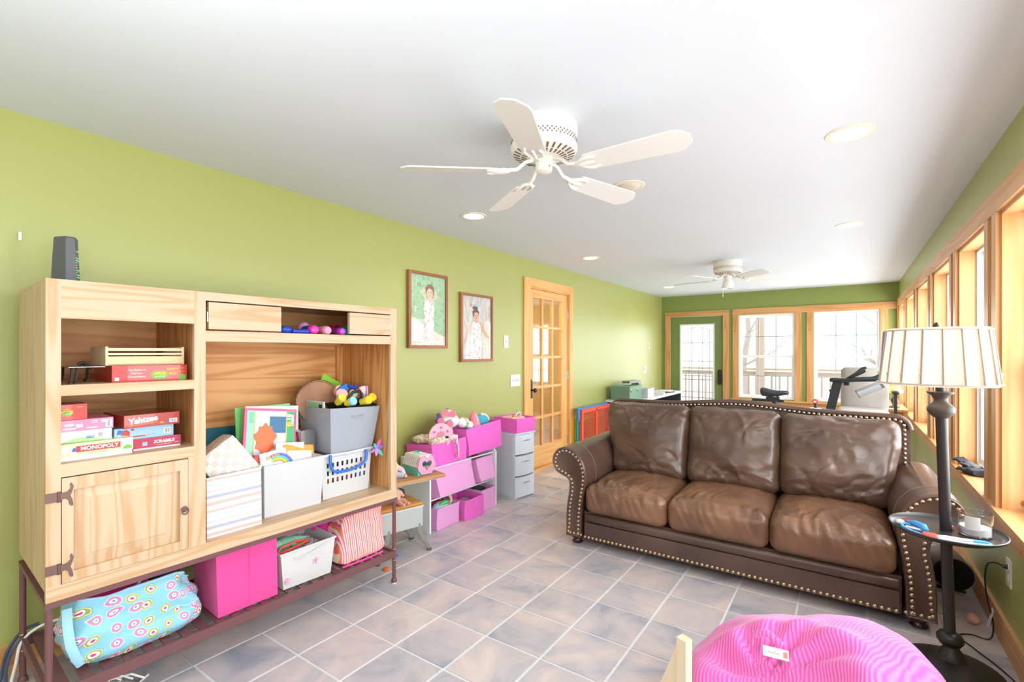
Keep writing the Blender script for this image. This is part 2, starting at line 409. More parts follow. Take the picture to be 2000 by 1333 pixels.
# ---- right wall windows
def window_right(n, y0, y1):
    w = thing('window_%d' % n, 'double hung window number %d of the right wall in a deep pine surround' % n, None, (XR, (y0+y1)/2, WZ0), kind='structure')
    jd = XR+.08
    part(w, 'jamb', B().box(XR-.001, jd, y0, y0+.018, WZ0, WZ1), TRIMZ, bevel=.002)
    part(w, 'jamb', B().box(XR-.001, jd, y1-.018, y1, WZ0, WZ1), TRIMZ, bevel=.002)
    part(w, 'head_jamb', B().box(XR-.001, jd, y0+.018, y1-.018, WZ1-.018, WZ1), TRIMY, bevel=.002)
    part(w, 'casing', B().box(XR-.019, XR, y1, y1+.083, WZ0, WZ1), TRIMZ, bevel=.003)
    part(w, 'casing', B().box(XR-.019, XR, y0-.083, y0, WZ0, WZ1), TRIMZ, bevel=.003)
    f = B(); zm = 1.27
    a, c, z0, z1 = y0+.0, y1-.0, WZ0, WZ1-.0
    def ring(x0, x1, a, c, z0, z1, t, bb):
        bb.box(x0, x1, a, a+t, z0, z1); bb.box(x0, x1, c-t, c, z0, z1); bb.box(x0, x1, a+t, c-t, z0, z0+t); bb.box(x0, x1, a+t, c-t, z1-t, z1)
    ring(jd, jd+.08, a, c, z0, z1, .03, f); part(w, 'window_frame', f, VINYL, bevel=.002)
    f = B(); ring(jd+.045, jd+.07, a+.03, c-.03, zm-.02, z1-.03, .032, f); part(w, 'upper_sash', f, VINYL, bevel=.002)
    f = B(); ring(jd+.015, jd+.04, a+.03, c-.03, z0+.03, zm+.02, .032, f); lo = part(w, 'lower_sash', f, VINYL, bevel=.002)
    part(lo, 'sash_lock', B().box(jd+.006, jd+.03, (a+c)/2-.03, (a+c)/2+.03, zm+.02, zm+.032), VINYL, bevel=.003)
    part(w, 'glass_pane', B().box(jd+.055, jd+.06, a+.055, c-.055, zm, z1-.055), GLASS, smooth=0)
    part(w, 'glass_pane', B().box(jd+.026, jd+.031, a+.055, c-.055, z0+.055, zm), GLASS, smooth=0)
nwin = 3
for y0, y1 in WIN:
    window_right(nwin, y0, y1); nwin += 1
struct('trim_1', B().box(XR-.021, XR, YN, YE, WZ1, WZ1+.105), TRIMY, 'continuous pine head board above the right windows', bevel=.003)
b = B(); b.box(XR-.035, XR+.08, YN, YE, WZ0-.028, WZ0)
struct('trim_2', b, TRIMY, 'continuous pine window sill along the right wall', bevel=.004)
struct('trim_3', B().box(XR-.018, XR, YN, YE, WZ0-.1, WZ0-.028), TRIMY, 'pine apron board under the right window sill', bevel=.003)
struct('baseboard_right', B().box(XR-.016, XR, YN, YE, 0, .125), TRIMY, 'pine baseboard along the right wall', bevel=.003)
b = B(); b.box(XL, XL+.016, YN, DY0-.12, 0, .125); b.box(XL, XL+.016, DY1+.1, YE, 0, .125)
struct('baseboard_left', b, TRIMY, 'pine baseboard along the left wall', bevel=.003)
# ---- end wall windows
def window_end(n, x0, x1, vx, lab):
    w = thing('window_%d' % n, lab, None, ((x0+x1)/2, YE, EZ0), kind='structure')
    z0, z1, zm = EZ0, EZ1, 1.265
    part(w, 'casing', B().box(x0-.09, x0+.004, YE-.02, YE, EZ0-.015, EZ1), TRIMZ, bevel=.003)
    part(w, 'casing', B().box(x1-.004, x1+.09, YE-.02, YE, EZ0-.015, EZ1), TRIMZ, bevel=.003)
    def ring(bb, a, c, z0, z1, y0, y1, t):
        bb.box(a, a+t, y0, y1, z0, z1); bb.box(c-t, c, y0, y1, z0, z1); bb.box(a+t, c-t, y0, y1, z0, z0+t); bb.box(a+t, c-t, y0, y1, z1-t, z1)
    f = B(); ring(f, x0, x1, z0, z1, YE+.005, YE+.12, .022); part(w, 'window_frame', f, VINYL, bevel=.002)
    f = B(); ring(f, x0+.022, x1-.022, zm-.02, z1-.022, YE+.065, YE+.09, .024); part(w, 'upper_sash', f, VINYL, bevel=.002)
    f = B(); ring(f, x0+.022, x1-.022, z0+.02, zm+.025, YE+.035, YE+.06, .03); part(w, 'lower_sash', f, VINYL, bevel=.002)
    gm = plain('grille_grey', S(150, 172, 180), .5)
    for (za, zb, yy) in ((zm+.004, z1-.046, YE+.078), (z0+.05, zm-.005, YE+.048)):
        part(w, 'glass_pane', B().box(x0+.046, x1-.046, yy-.003, yy+.003, za, zb), GLASS, smooth=0)
        for xx in vx: part(w, 'muntin', B().box(xx-.006, xx+.006, yy-.005, yy+.005, za, zb), gm)
        zz = za+(zb-za)*.505
        part(w, 'muntin', B().box(x0+.046, x1-.046, yy-.005, yy+.005, zz-.006, zz+.006), gm)
window_end(1, EW[0][0], EW[0][1], (-1.251, -.993), 'gridded white window beside the garden door')
window_end(2, EW[1][0], EW[1][1], (-.17, .087), 'gridded white window in the far right corner')
struct('trim_4', B().box(-1.64, XR-.02, YE-.022, YE, EZ1, EZ1+.105), TRIMX, 'pine head board over both end wall windows', bevel=.003)
b = B(); b.box(-1.66, XR-.02, YE-.05, YE, EZ0-.04, EZ0-.015); b.box(-1.64, XR-.02, YE-.018, YE, EZ0-.13, EZ0-.04)
struct('trim_5', b, TRIMX, 'pine sill and apron below the end wall windows', bevel=.003)
# ---- garden door
d2 = thing('door_2', 'green painted garden door with a tall leaded glass panel', None, (-2.25, YE, 0), kind='structure')
for x0, x1 in ((-2.802, -2.702), (-1.795, -1.698)): part(d2, 'casing', B().box(x0, x1, YE-.02, YE, 0, 1.985), TRIMZ, bevel=.003)
part(d2, 'head_casing', B().box(-2.802, -1.698, YE-.022, YE, 1.985, 2.073), TRIMX, bevel=.003)
b = B(); y0, y1 = YE+.02, YE+.06
gx0, gx1, gz0, gz1 = -2.541, -1.940, .22, 1.845
for q in ((-2.695, gx0, .01, 1.98), (gx1, -1.803, .01, 1.98), (gx0, gx1, .01, gz0), (gx0, gx1, gz1, 1.98)): b.box(q[0], q[1], y0, y1, q[2], q[3])
slab = part(d2, 'door_slab', b, GREEN2)
b = B()
for q in ((gx0, gx0+.028, gz0, gz1), (gx1-.028, gx1, gz0, gz1), (gx0+.028, gx1-.028, gz0, gz0+.028), (gx0+.028, gx1-.028, gz1-.028, gz1)): b.box(q[0], q[1], YE+.012, YE+.066, q[2], q[3])
part(d2, 'glass_frame', b, VINYL, bevel=.003)
part(d2, 'glass_pane', B().box(gx0+.028, gx1-.028, YE+.044, YE+.05, gz0+.028, gz1-.028), GLASS, smooth=0)
gm = plain('grille_grey', S(150, 172, 180), .5)
for x in (-2.333, -2.148): part(d2, 'muntin', B().box(x-.006, x+.006, YE+.036, YE+.042, gz0+.028, gz1-.028), gm)
for z in (1.506, 1.174, .845, .52): part(d2, 'muntin', B().box(gx0+.028, gx1-.028, YE+.036, YE+.042, z-.006, z+.006), gm)
lead = B(); yy = YE+.053
for x in (-2.385, -2.215, -2.035): lead.cyl((x, yy, gz0+.03), (x, yy, 1.77-abs(x+2.215)*.22), .005, seg=6)
pts = [(-2.51+.0054*k*10*1.0, yy, 1.70+.085*math.sin(PI*k/10)) for k in range(11)]
pts = [(-2.51+.54*k/10, yy, 1.71+.075*math.sin(PI*k/10)) for k in range(11)]
lead.tube(pts, .005, 6)
for z in (.91, .98, .62): lead.cyl((gx0+.03, yy, z), (gx1-.03, yy, z), .005, seg=6)
part(d2, 'leaded_tracery', lead, plain('lead_grey', S(120, 125, 128), .5))
lk = B(); lk.prism([(.033*math.cos(t)*1, .1+.033*math.sin(t)) for t in [PI*k/8 for k in range(9)]]+[(.033*math.cos(t), -.1+.033*math.sin(t)) for t in [PI+PI*k/8 for k in range(9)]], basis((1, 0, 0), (0, 0, 1), (0, -1, 0), (-1.855, YE+.02, .9)), 0, .012)
hp = part(d2, 'lock_plate', lk, DARKIRON)
part(hp, 'deadbolt', B().lathe([(.024, 0), (.024, .012), (.012, .02)], 16, M=basis((1, 0, 0), (0, 0, 1), (0, -1, 0), (-1.855, YE+.008, .965))), DARKIRON)
part(hp, 'door_knob', B().lathe([(.012, 0), (.012, .025), (.028, .035), (.032, .05), (.024, .064), (0, .068)], 16, M=basis((1, 0, 0), (0, 0, 1), (0, -1, 0), (-1.855, YE+.008, .835))), DARKIRON)
for z in (1.6, 1.09, .3): part(d2, 'hinge', B().box(-2.706, -2.69, YE-.004, YE+.02, z-.05, z+.05), CHROME)
part(d2, 'threshold', B().box(-2.7, -1.797, YE-.01, YE+.15, 0, .012), CHROME)
# ---- interior french door
d1 = thing('door_1', 'varnished fir french door with fifteen glass panes', None, (XL, 4.8, 0), kind='structure')
for y0, y1 in ((4.232, 4.352), (5.242, 5.339)): part(d1, 'casing', B().box(XL, XL+.02, y0, y1, 0, 2.16), DOORZ, bevel=.003)
part(d1, 'head_casing', B().box(XL, XL+.02, 4.352, 5.242, 2.063, 2.16), DOORY, bevel=.003)
b = B(); b.box(XL-.12, XL, DY0-.0, DY0+.012, 0, DZ); b.box(XL-.12, XL, DY1-.012, DY1, 0, DZ); b.box(XL-.12, XL, DY0+.012, DY1-.012, DZ-.012, DZ); part(d1, 'jamb', b, DOORZ)
part(d1, 'threshold', B().box(XL-.12, XL+.03, DY0, DY1, 0, .03), DOORY, bevel=.004)
sx0, sx1 = XL-.05, XL-.008
py = [4.445, 4.64, 4.675, 4.868, 4.903, 5.095]; P0, P1 = .27, 1.955
b = B(); b.box(sx0, sx1, 4.365, py[0], .035, 2.047); b.box(sx0, sx1, py[5], 5.23, .035, 2.047); part(d1, 'stile', b, DOORZ, bevel=.003)
part(d1, 'top_rail', B().box(sx0, sx1, py[0], py[5], P1, 2.047), DOORY, bevel=.002)
part(d1, 'bottom_rail', B().box(sx0, sx1, py[0], py[5], .035, P0), DOORY, bevel=.002)
ph = (P1-P0+.03)/5
for c in range(2): part(d1, 'muntin', B().box(sx0+.006, sx1-.006, py[1+2*c], py[2+2*c], P0, P1), DOORZ, bevel=.008)
for r in range(1, 5):
    z = P0+ph*r-.015; part(d1, 'muntin', B().box(sx0+.007, sx1-.007, py[0], py[5], z-.014, z+.014), DOORY, bevel=.008)
gp = None
for r in range(5):
    for c in range(3):
        y0, y1 = py[2*c], py[2*c+1]; z0 = P0+ph*r; 
        part(d1, 'glass_pane', B().box(sx0+.018, sx0+.024, y0, y1, z0, z0+ph-.03), GLASSD, smooth=0)
hb = B(); hb.prism([(-.022, -.1), (.022, -.1), (.026, -.08), (.026, .08), (.0, .11), (-.026, .08), (-.026, -.08)], atx(sx1, 4.40, .93), 0, .008)
hh = part(d1, 'handle_plate', hb, DARKIRON, bevel=.002)
part(hh, 'door_knob', B().lathe([(.01, 0), (.01, .03), (.022, .036), (.028, .05), (.022, .062), (0, .066)], 14, M=atx(sx1+.006, 4.405, .92) ), DARKIRON)
for z in (1.82, 1.05, .25): part(d1, 'hinge', B().cyl((sx1+.006, 5.236, z-.05), (sx1+.006, 5.236, z+.05), .007), CHROME)
# room beyond the french door
TAN = plain('tan_wall', S(212, 186, 142), .8)
b = B(); b.box(-5.4, -5.3, 2.6, 7.2, 0, 2.5); b.box(-5.3, XL-.12, 2.6, 2.7, 0, 2.5); b.box(-5.3, XL-.12, 7.1, 7.2, 0, 2.5)
struct('wall_beyond', b, TAN, 'tan walls of the room beyond the french door')
struct('ceiling_beyond', B().box(-5.4, XL-.12, 2.6, 7.2, 2.5, 2.6), WHITEP, 'ceiling of the room beyond the french door')
struct('floor_beyond', B().box(-5.4, XL-.12, 2.6, 7.2, -.05, 0), plain('far_floor', S(170, 140, 110), .5), 'plain floor of the room beyond the french door')
light('far_room_fill', 'POINT', (-4.1, 4.6, 2.1), 110, (1, .83, .6), .12)  # added warm fill without a fixture, to brighten the room behind the door
# ---- outside: deck, railing, trees
DECK = plain('weathered_deck', S(196, 180, 164), .8, bump=.1, bscale=40)
dk = struct('floor_deck', B().box(-6, 4.5, YE+.15, 12.6, -.14, -.10), DECK, 'weathered board deck outside the end wall')
bb = None
for k in range(24):
    y = YE+.17+k*.142
    if bb is None: bb = part(dk, 'deck_board', B().box(-6, 4.5, YE+.17, YE+.17+.136, -.1, -.07), DECK)
    else: inst(bb, dk, Tr(0, k*.142, 0))
rl = thing('deck_railing', 'pale wooden deck railing seen through the end windows', 'railing', (-1, 11.9, -.1))
part(rl, 'top_rail', B().box(-6, 4.5, 11.84, 11.98, .93, .975), DECK)
part(rl, 'sub_rail', B().box(-6, 4.5, 11.89, 11.93, .80, .90), DECK)
part(rl, 'bottom_rail', B().box(-6, 4.5, 11.89, 11.93, .0, .08), DECK)
for x in (-5.6, -3.6, -1.62, .4, 2.4, 4.3): part(rl, 'post', B().box(x-.07, x+.07, 11.84, 11.98, -.1, .93), DECK)
bl = None
for k in range(66):
    x = -5.9+k*.155
    if bl is None: bl = part(rl, 'baluster', B().box(-5.917, -5.883, 11.895, 11.925, .08, .8), DECK)
    else: inst(bl, rl, Tr(k*.155, 0, 0))
solid('porch_post', 'tall square porch post rising behind the left end window', 'post', B().box(-1.69, -1.53, 11.66, 11.82, -.07, 3.4), DECK, (-1.61, 11.74, -.07), bevel=.004)
BARK = plain('pale_bark', S(190, 180, 172), .9)
def tree(x, y, h, seed, lab):
    rnd = random.Random(seed); t = thing('bare_tree', lab, 'tree', (x, y, -1.5), group=None)
    pts = [(x, y, -1.5)]; 
    for k in range(1, 7): pts.append((x+rnd.uniform(-.1, .1)*k*.4, y+rnd.uniform(-.1, .1)*k*.4, -1.5+h*k/6))
    part(t, 'trunk', B().tube(pts, [.14-.017*k for k in range(7)], 7), BARK)
    br = B()
    for k in range(26):
        a = V(pts[rnd.randint(2, 6)]); an = rnd.uniform(0, 6.28); L = rnd.uniform(.6, 1.8)
        m = a+V((math.cos(an)*L*.5, math.sin(an)*L*.5, L*.25)); e = m+V((math.cos(an+.5)*L*.5, math.sin(an+.5)*L*.5, L*.4))
        br.tube([a, m, e], [.035, .02, .008], 5)
        for q in range(3):
            an2 = an+rnd.uniform(-1, 1); f = m+(e-m)*rnd.uniform(0, 1); br.tube([f, f+V((math.cos(an2)*.5, math.sin(an2)*.5, rnd.uniform(0, .5)))], [.012, .004], 4)
    part(t, 'branches', br, BARK, kind='stuff')
tree(-5.6, 17, 6, 1, 'bare pale tree seen through the garden door glass')
tree(-3.0, 18.5, 7, 2, 'bare pale tree seen through the window beside the garden door')
tree(.9, 20, 7, 3, 'bare pale tree far behind the corner window')
struct('floor_ground', B().box(-40, 40, -30, 60, -1.6, -1.5), plain('pale_ground', S(205, 200, 190), .9), 'pale bare ground outside the house')
def smooth_path(pts, sub=6):
    P = [V(p) for p in pts]; o = []
    for i in range(len(P)-1):
        p0, p1, p2, p3 = P[max(i-1, 0)], P[i], P[i+1], P[min(i+2, len(P)-1)]
        for k in range(sub):
            t = k/sub; o.append(.5*((2*p1)+(p2-p0)*t+(2*p0-5*p1+4*p2-p3)*t*t+(3*p1-p0-3*p2+p3)*t**3))
    o.append(P[-1]); return o
# ------------------------------------------------------------------ pine hutch and everything on it
PIV = Tr(-2.15, 1.853, 0)
HUTCH = PIV @ Rz(math.radians(-1.96)) @ PIV.inverted()
CUR = HUTCH
F0, BK = -2.15, -2.70
h = thing('pine_hutch', 'wide pale pine hutch on a maroon iron stand against the green wall', 'hutch', (-2.43, 1.12, 0))
for y0, y1, zt in ((.386, .406, 1.58), (.845, .866, 1.58), (1.838, 1.858, 1.58)):
    part(h, 'side_panel', B().box(BK, F0-.02, y0, y1, .551, zt), PINEZ if y0 < .4 else PLYZ, bevel=.001)
part(h, 'top_board', B().box(BK, F0-.02, .386, 1.858, 1.58, 1.598), PINEY)
part(h, 'bottom_board', B().box(BK, F0-.02, .386, 1.858, .533, .551), PINEY)
part(h, 'back_panel', B().box(BK, BK+.012, .406, 1.838, .551, 1.58), PLY)
part(h, 'corner_batten', B().box(BK+.012, BK+.034, 1.80, 1.838, .551, 1.385), PLYZ)
for y0, y1, z in ((.406, .845, 1.222), (.406, .845, .950)): part(h, 'shelf', B().box(BK+.012, F0-.02, y0, y1, z-.008, z+.010), PINEY)
part(h, 'shelf', B().box(BK+.012, F0-.02, .866, 1.838, 1.415, 1.435), PINEY)
def ff(name, y0, y1, z0, z1, m): return part(h, name, B().box(F0-.02, F0, y0, y1, z0, z1), m, bevel=.0015)
ff('stile', .386, .424, .551, 1.598, PINEZ); ff('stile', .824, .866, .551, 1.598, PINEZ); ff('stile', 1.815, 1.858, .551, 1.598, PINEZ)
ff('face_rail', .424, .824, 1.464, 1.598, PINEY); ff('face_rail', .866, 1.815, 1.563, 1.598, PINEY); ff('face_rail', .866, 1.815, 1.392, 1.437, PINEY)
ff('face_rail', .424, .824, 1.197, 1.234, PINEY); ff('face_rail', .424, .824, .918, .962, PINEY); ff('face_rail', .386, 1.858, .499, .551, PINEY)
ff('stile', .803, .824, .551, .918, PINEZ)
# cabinet door with raised panel, strap hinges and ring latch
dz0, dz1, dy0, dy1 = .553, .914, .426, .801
dr = part(h, 'cabinet_door', B().box(F0-.018, F0+.003, dy0, .456, dz0, dz1).box(F0-.018, F0+.003, .773, dy1, dz0, dz1).box(F0-.018, F0+.003, .456, .773, .871, dz1).box(F0-.018, F0+.003, .456, .773, dz0, .588), PINEZ, bevel=.002)
b = B(); a = [(F0-.012, .456, .588), (F0-.012, .773, .588), (F0-.012, .773, .871), (F0-.012, .456, .871)]
c = [(F0-.003, .500, .634), (F0-.003, .729, .634), (F0-.003, .729, .832), (F0-.003, .500, .832)]
c2 = [(F0-.001, .502, .636), (F0-.001, .727, .636), (F0-.001, .727, .830), (F0-.001, .502, .830)]
b.rings([[(F0-.017,)+p[1:] for p in a], a, c, c2]); part(dr, 'raised_panel', b, PINEZ, smooth=10)
for z in (.853, .607):
    b = B(); M = atx(F0+.003, 0, 0)
    b.prism([(.384, z-.016), (.418, z-.016), (.418, z+.016), (.384, z+.016)], M, -.003, .0015)
    b.prism([(.418, z-.012), (.434, z-.008), (.442, z-.016), (.444, z-.03), (.450, z-.038), (.455, z-.034), (.452, z-.014), (.447, z), (.452, z+.014), (.456, z+.03), (.450, z+.044), (.446, z+.038), (.447, z+.024), (.438, z+.014), (.418, z+.012)], M, 0, .003)
    b.cyl((F0+.004, .418, z-.018), (F0+.004, .418, z+.018), .005, seg=8)
    part(dr, 'strap_hinge', b, plain('hinge_brown', S(122, 94, 86), .5, .5))
b = B(); M = atx(F0+.003, .788, .715)
b.lathe([(.012, 0), (.012, .003), (.006, .005), (.006, .010)], 12, M=M)
b.tube([M @ V((.011*math.cos(t), -.006+.013*math.sin(t), .011)) for t in [2*PI*k/16 for k in range(16)]], .0028, 6, closed=True); part(dr, 'ring_latch', b, plain('hinge_brown', S(122, 94, 86)))
for y0, y1, hy in ((.876, 1.180, .872), (1.545, 1.812, 1.813)):
    fd = part(h, 'flap_door', B().box(F0-.016, F0+.004, y0, y1, 1.444, 1.557), PINEY, bevel=.002)
    part(fd, 'hinge', B().box(F0-.004, F0+.004, hy-.002, hy+.002, 1.475, 1.515), CHROME)
# iron stand: frame, legs, slatted shelf
b = B(); 
for (x0, x1, y0, y1) in ((F0-.022, F0+.004, .384, 1.86), (BK, BK+.022, .384, 1.86), (BK+.022, F0-.022, .384, .406), (BK+.022, F0-.022, 1.838, 1.86)): b.box(x0, x1, y0, y1, .480, .499)
st = part(h, 'iron_stand', b, IRON, bevel=.002)
for x in (F0-.011, BK+.011):
    for y in (.395, 1.849):
        g = part(st, 'leg', B().lathe([(.0105, .012), (.0105, .482)], 14, (x, y, 0)).lathe([(.016, .008), (.016, .022), (.0115, .03)], 14, (x, y, 0)), IRON)
        part(st, 'foot_glide', B().lathe([(.014, 0), (.014, .010)], 14, (x, y, 0)), WHITE)
        for z in (.135, .200): part(st, 'leg_ring', B().lathe([(.0105, -.003), (.0125, 0), (.0105, .003)], 14, (x, y, z)), BRASS)
b = B()
for (x0, x1, y0, y1) in ((F0-.018, F0-.004, .395, 1.849), (BK+.004, BK+.018, .395, 1.849), (BK+.018, F0-.018, .390, .404), (BK+.018, F0-.018, 1.842, 1.856)): b.box(x0, x1, y0, y1, .150, .190)
part(st, 'shelf_frame', b, IRON, bevel=.002)
for k in range(23):
    y = .435+k*.0625
    if k == 0: sl = part(st, 'slat', B().box(BK+.018, F0-.018, y-.017, y+.017, .178, .186), IRON); y00 = y
    else: inst(sl, st, Tr(0, y-y00, 0))
SHZ, BAYZ, CPZ = .1905, .5515, 1.4355

# ---- router on top
rt = thing('router', 'dark grey tower router with green lights standing on top of the hutch', 'router', (-2.52, .50, 1.598), math.radians(28))
q = [(-.045, -.028), (.03, -.028), (.048, 0), (.03, .028), (-.045, .028), (-.055, 0)]
part(rt, 'casing', B().rings([[(x, y, 0) for x, y in q], [(x*.98, y*.98, .01) for x, y in q], [(x*.78, y*.8, .205) for x, y in q], [(x*.70-.002, y*.7, .212) for x, y in q]]), plain('router_grey', S(92, 94, 98), .45), local=True, smooth=20)
gl = plain('green_led', S(60, 220, 110), .4, emit=S(60, 230, 110), estr=1.2)
Mf = Tr(.0415, 0, 0) @ Rz(0)
lb = B(); wb_ = B()
def rface(u, z):       # a point on the front right facet, u 0..1 across it
    k = 1-.22*z/.205; p = V((.048*k, 0, z)).lerp(V((.03*k, .028*k*1.0, z)), u); return p+V((.0008, .0004, 0))
for z in (.155, .127, .117, .078, .06, .05): lb.sphere(rface(.55, z), .0028, 6, 4)
for k in range(9): wb_.sphere(rface(.12, .05+k*.0098), .0022, 6, 4)
wb_.sphere(rface(.12, .155), .0014, 6, 4)
part(rt, 'status_lights', lb, gl, local=True); part(rt, 'icon_row', wb_, WHITE, local=True)
part(rt, 'pairing_button', B().sphere(rface(.3, .015), (.006, .006, .007), 10, 6), plain('button_orange', S(190, 120, 80)), local=True)
part(rt, 'sticker', B().box(-.02, .012, -.0292, -.0278, .004, .022), PAPER, local=True)

# ---- games cubby, upper shelf
PALE = wood('pale_basswood', S(240, 216, 178), S(228, 196, 150), 'y', 1.5, .55, 12, .15)
SZ1 = 1.232
tr_ = thing('wooden_tray', 'pale wooden crate tray lying on the red party game box', 'tray', (-2.32, .70, 1.2965))
b = B(); x0, x1, y0, y1, z = -2.46, -2.235, .56, .815, 1.2965
b.box(x0, x1, y0+.008, y1-.008, z, z+.006); part(tr_, 'base', b, PALE)
for yy in (y0, y1-.008): part(tr_, 'end_board', B().box(x0, x1, yy, yy+.008, z, z+.072), PALE, bevel=.001)
for xx in (x0, x1-.006):
    part(tr_, 'slat', B().box(xx, xx+.006, y0+.008, y1-.008, z, z+.034), PALE, bevel=.001)
    part(tr_, 'slat', B().box(xx, xx+.006, y0+.008, y1-.008, z+.040, z+.047), PALE, bevel=.001)
    part(tr_, 'slat', B().box(xx, xx+.006, y0+.008, y1-.008, z+.056, z+.067), PALE, bevel=.001)
RED = plain('box_red', S(196, 48, 44), .35, spec=.5, coat=.3); REDD = plain('box_dark_red', S(160, 40, 30), .35, coat=.3)
YEL = plain('ink_yellow', S(240, 200, 70), .5); WHI = plain('ink_white', S(245, 240, 235), .5); GRN = plain('ink_green', S(110, 185, 70), .5); BLK = plain('ink_black', S(30, 30, 30), .5); BLU = plain('ink_blue', S(60, 110, 180), .5); INKR = plain('ink_red', S(190, 60, 50), .5)
ORG = plain('ink_orange', S(230, 140, 60), .5)
def game(label, y0, y1, z0, z1, x1, depth, lid, base, rz=0, lidfrac=1.0):
    c = ((x1-depth/2), (y0+y1)/2, z0)
    g = thing('board_game', label, 'board game', c, math.radians(rz), group=None)
    w = y1-y0; d = depth; hh = z1-z0; zb = hh*(1-lidfrac)
    if lidfrac < 1: part(g, 'base_tray', B().box(-d/2+.002, d/2-.002, -w/2+.002, w/2-.002, 0, zb), base, local=True, bevel=.001)
    part(g, 'lid', B().box(-d/2, d/2, -w/2, w/2, zb, hh), lid, local=True, bevel=.0015)
    g['w'] = w; return g, d/2, w, hh
def FXl(x, y, z): return Tr(x, y, z) @ FX
def pat(g, x, ya, yb, za, zb, m, name='printed_panel', t=.0005):
    return part(g, name, B().box(x-.0002, x+t, ya, yb, za, zb), m, local=True, smooth=0)
def burst(g, x, cy, cz, r, m, n=14, sq=.75):
    p = [((r if k % 2 else r*.72)*math.cos(PI*k/n), sq*(r if k % 2 else r*.72)*math.sin(PI*k/n)) for k in range(2*n)]
    return part(g, 'printed_burst', B().prism(p, FXl(x, cy, cz), 0, .0006), m, local=True, smooth=0)
def bars(g, x, ya, yb, za, zb, n=11):
    pat(g, x, ya-.003, yb+.003, za-.002, zb+.002, WHI); b = B(); rnd = random.Random(3)
    for k in range(n):
        y = ya+(yb-ya)*k/n; b.box(x+.0004, x+.0008, y, y+(yb-ya)/n*rnd.uniform(.25, .7), za, zb)
    part(g, 'barcode', b, BLK, local=True, smooth=0)
g, x, w, hh = game('long red party game box under the wooden tray', .577, .823, SZ1, 1.2955, -2.225, .25, RED, RED)
for k, s in enumerate(('The Game of', 'Hilarious', 'Comparisons')): txt(g, 'lettering', s, .0105, FXl(x, -.048, hh*.72-.013*k), WHI, local=True)
burst(g, x, .028, hh*.38, .034, GRN, sq=.6); txt(g, 'lettering', 'APPLES', .013, FXl(x+.0006, .028, hh*.47), YEL, local=True, font_bold=.0004); txt(g, 'lettering', 'to APPLES', .0085, FXl(x+.0006, .028, hh*.27), WHI, local=True)
txt(g, 'lettering', 'PARTY', .014, FXl(x, .072, hh*.72), YEL, local=True, font_bold=.0004); txt(g, 'lettering', 'BOX', .014, FXl(x, .074, hh*.45), YEL, local=True, font_bold=.0004)
txt(g, 'lettering', '12+', .012, FXl(x, .105, hh*.78), YEL, local=True); txt(g, 'lettering', '4-10', .010, FXl(x, .105, hh*.56), YEL, local=True)
part(g, 'printed_panel', B().prism([(.093, .001), (.118, .001), (.118, .020), (.1055, .027), (.093, .020)], FXl(x, 0, 0), 0, .0006), GRN, local=True, smooth=0)
pat(g, x, -.115, -.102, .006, .018, WHI)
# small black folding stand at the back left of the cubby
ps = thing('folding_stand', 'small grey plate on bent black legs at the back of the upper cubby', 'stand', (-2.30, .49, SZ1))
part(ps, 'plate', B().box(-2.40, -2.22, .455, .556, SZ1+.060, SZ1+.0625), plain('plate_grey', S(150, 150, 155), .3, .6), bevel=.0008)
for x0, y0 in ((-2.235, .466), (-2.25, .482), (-2.38, .466), (-2.38, .535)):
    part(ps, 'leg', B().tube([(x0, y0, SZ1+.060), (x0, y0-.001, SZ1+.03), (x0+.002, y0-.004, SZ1+.010), (x0+.008, y0-.011, SZ1+.0025)], [.004, .004, .0035, .003], 8), BLACK)
part(ps, 'clamp', B().tube([(-2.29, .494+.006*k, SZ1+.066+.010*math.sin(k*.9)) for k in range(7)], .007, 8), BLACK)
# ---- games cubby, lower shelf (z .960)
SZ2 = .9605
g, x, w, hh = game('yellow and white board game box, bottom of the left pile', .428, .636, SZ2, 1.021, -2.205, .25, plain('box_cream', S(236, 224, 176), .4, coat=.3), plain('box_white', S(245, 243, 236), .4), lidfrac=.74)
pat(g, x, -.060, .066, .028, .050, INKR); txt(g, 'lettering', 'MONOPOLY', .0195, FXl(x+.0006, .006, .039), WHI, local=True, font_bold=.0006, sx=.98)
pat(g, x, .072, .100, .017, .057, WHI); part(g, 'printed_panel', B().prism([(.074, .019), (.100, .019), (.100, .029), (.087, .036), (.074, .029)], FXl(x+.0005, 0, 0), 0, .0005), GRN, local=True, smooth=0)
b = B(); 
for cy, r in ((-.088, .013),): b.lathe([(r, 0), (r, .0005)], 14, M=FXl(x, cy, .038))
part(g, 'printed_disc', b, WHI, local=True); part(g, 'printed_crest', B().prism([(-.072, .036), (-.066, .046), (-.058, .042), (-.060, .032), (-.068, .03)], FXl(x+.0006, 0, 0), 0, .0005), BLU, local=True)
txt(g, 'lettering', 'FAST DEALING GAME', .006, FXl(x+.0003, .0, .021), ORG, local=True)
g, x, w, hh = game('white board game box with green hills, third in the left pile from its top', .428, .574, 1.0215, 1.063, -2.215, .23, plain('box_white', S(245, 243, 236), .4), WHI)
part(g, 'printed_hill', B().prism([(-.07+.0044*k*2, .002+.017*math.sin(PI*k/14)) for k in range(15)], FXl(x, 0, 0), 0, .0005), plain('ink_pale_green', S(170, 205, 140), .5), local=True, smooth=0)
bars(g, x, .034, .046, .014, .03); pat(g, x, .0, .024, .012, .024, plain('ink_pale_blue', S(150, 175, 220), .5))
pat(g, x, -.072, .072, .0, .003, GRN)
g, x, w, hh = game('pink board game box in the left pile under the small red one', .428, .578, 1.0635, 1.104, -2.212, .23, plain('box_pink', S(226, 130, 165), .4, coat=.3), WHI)
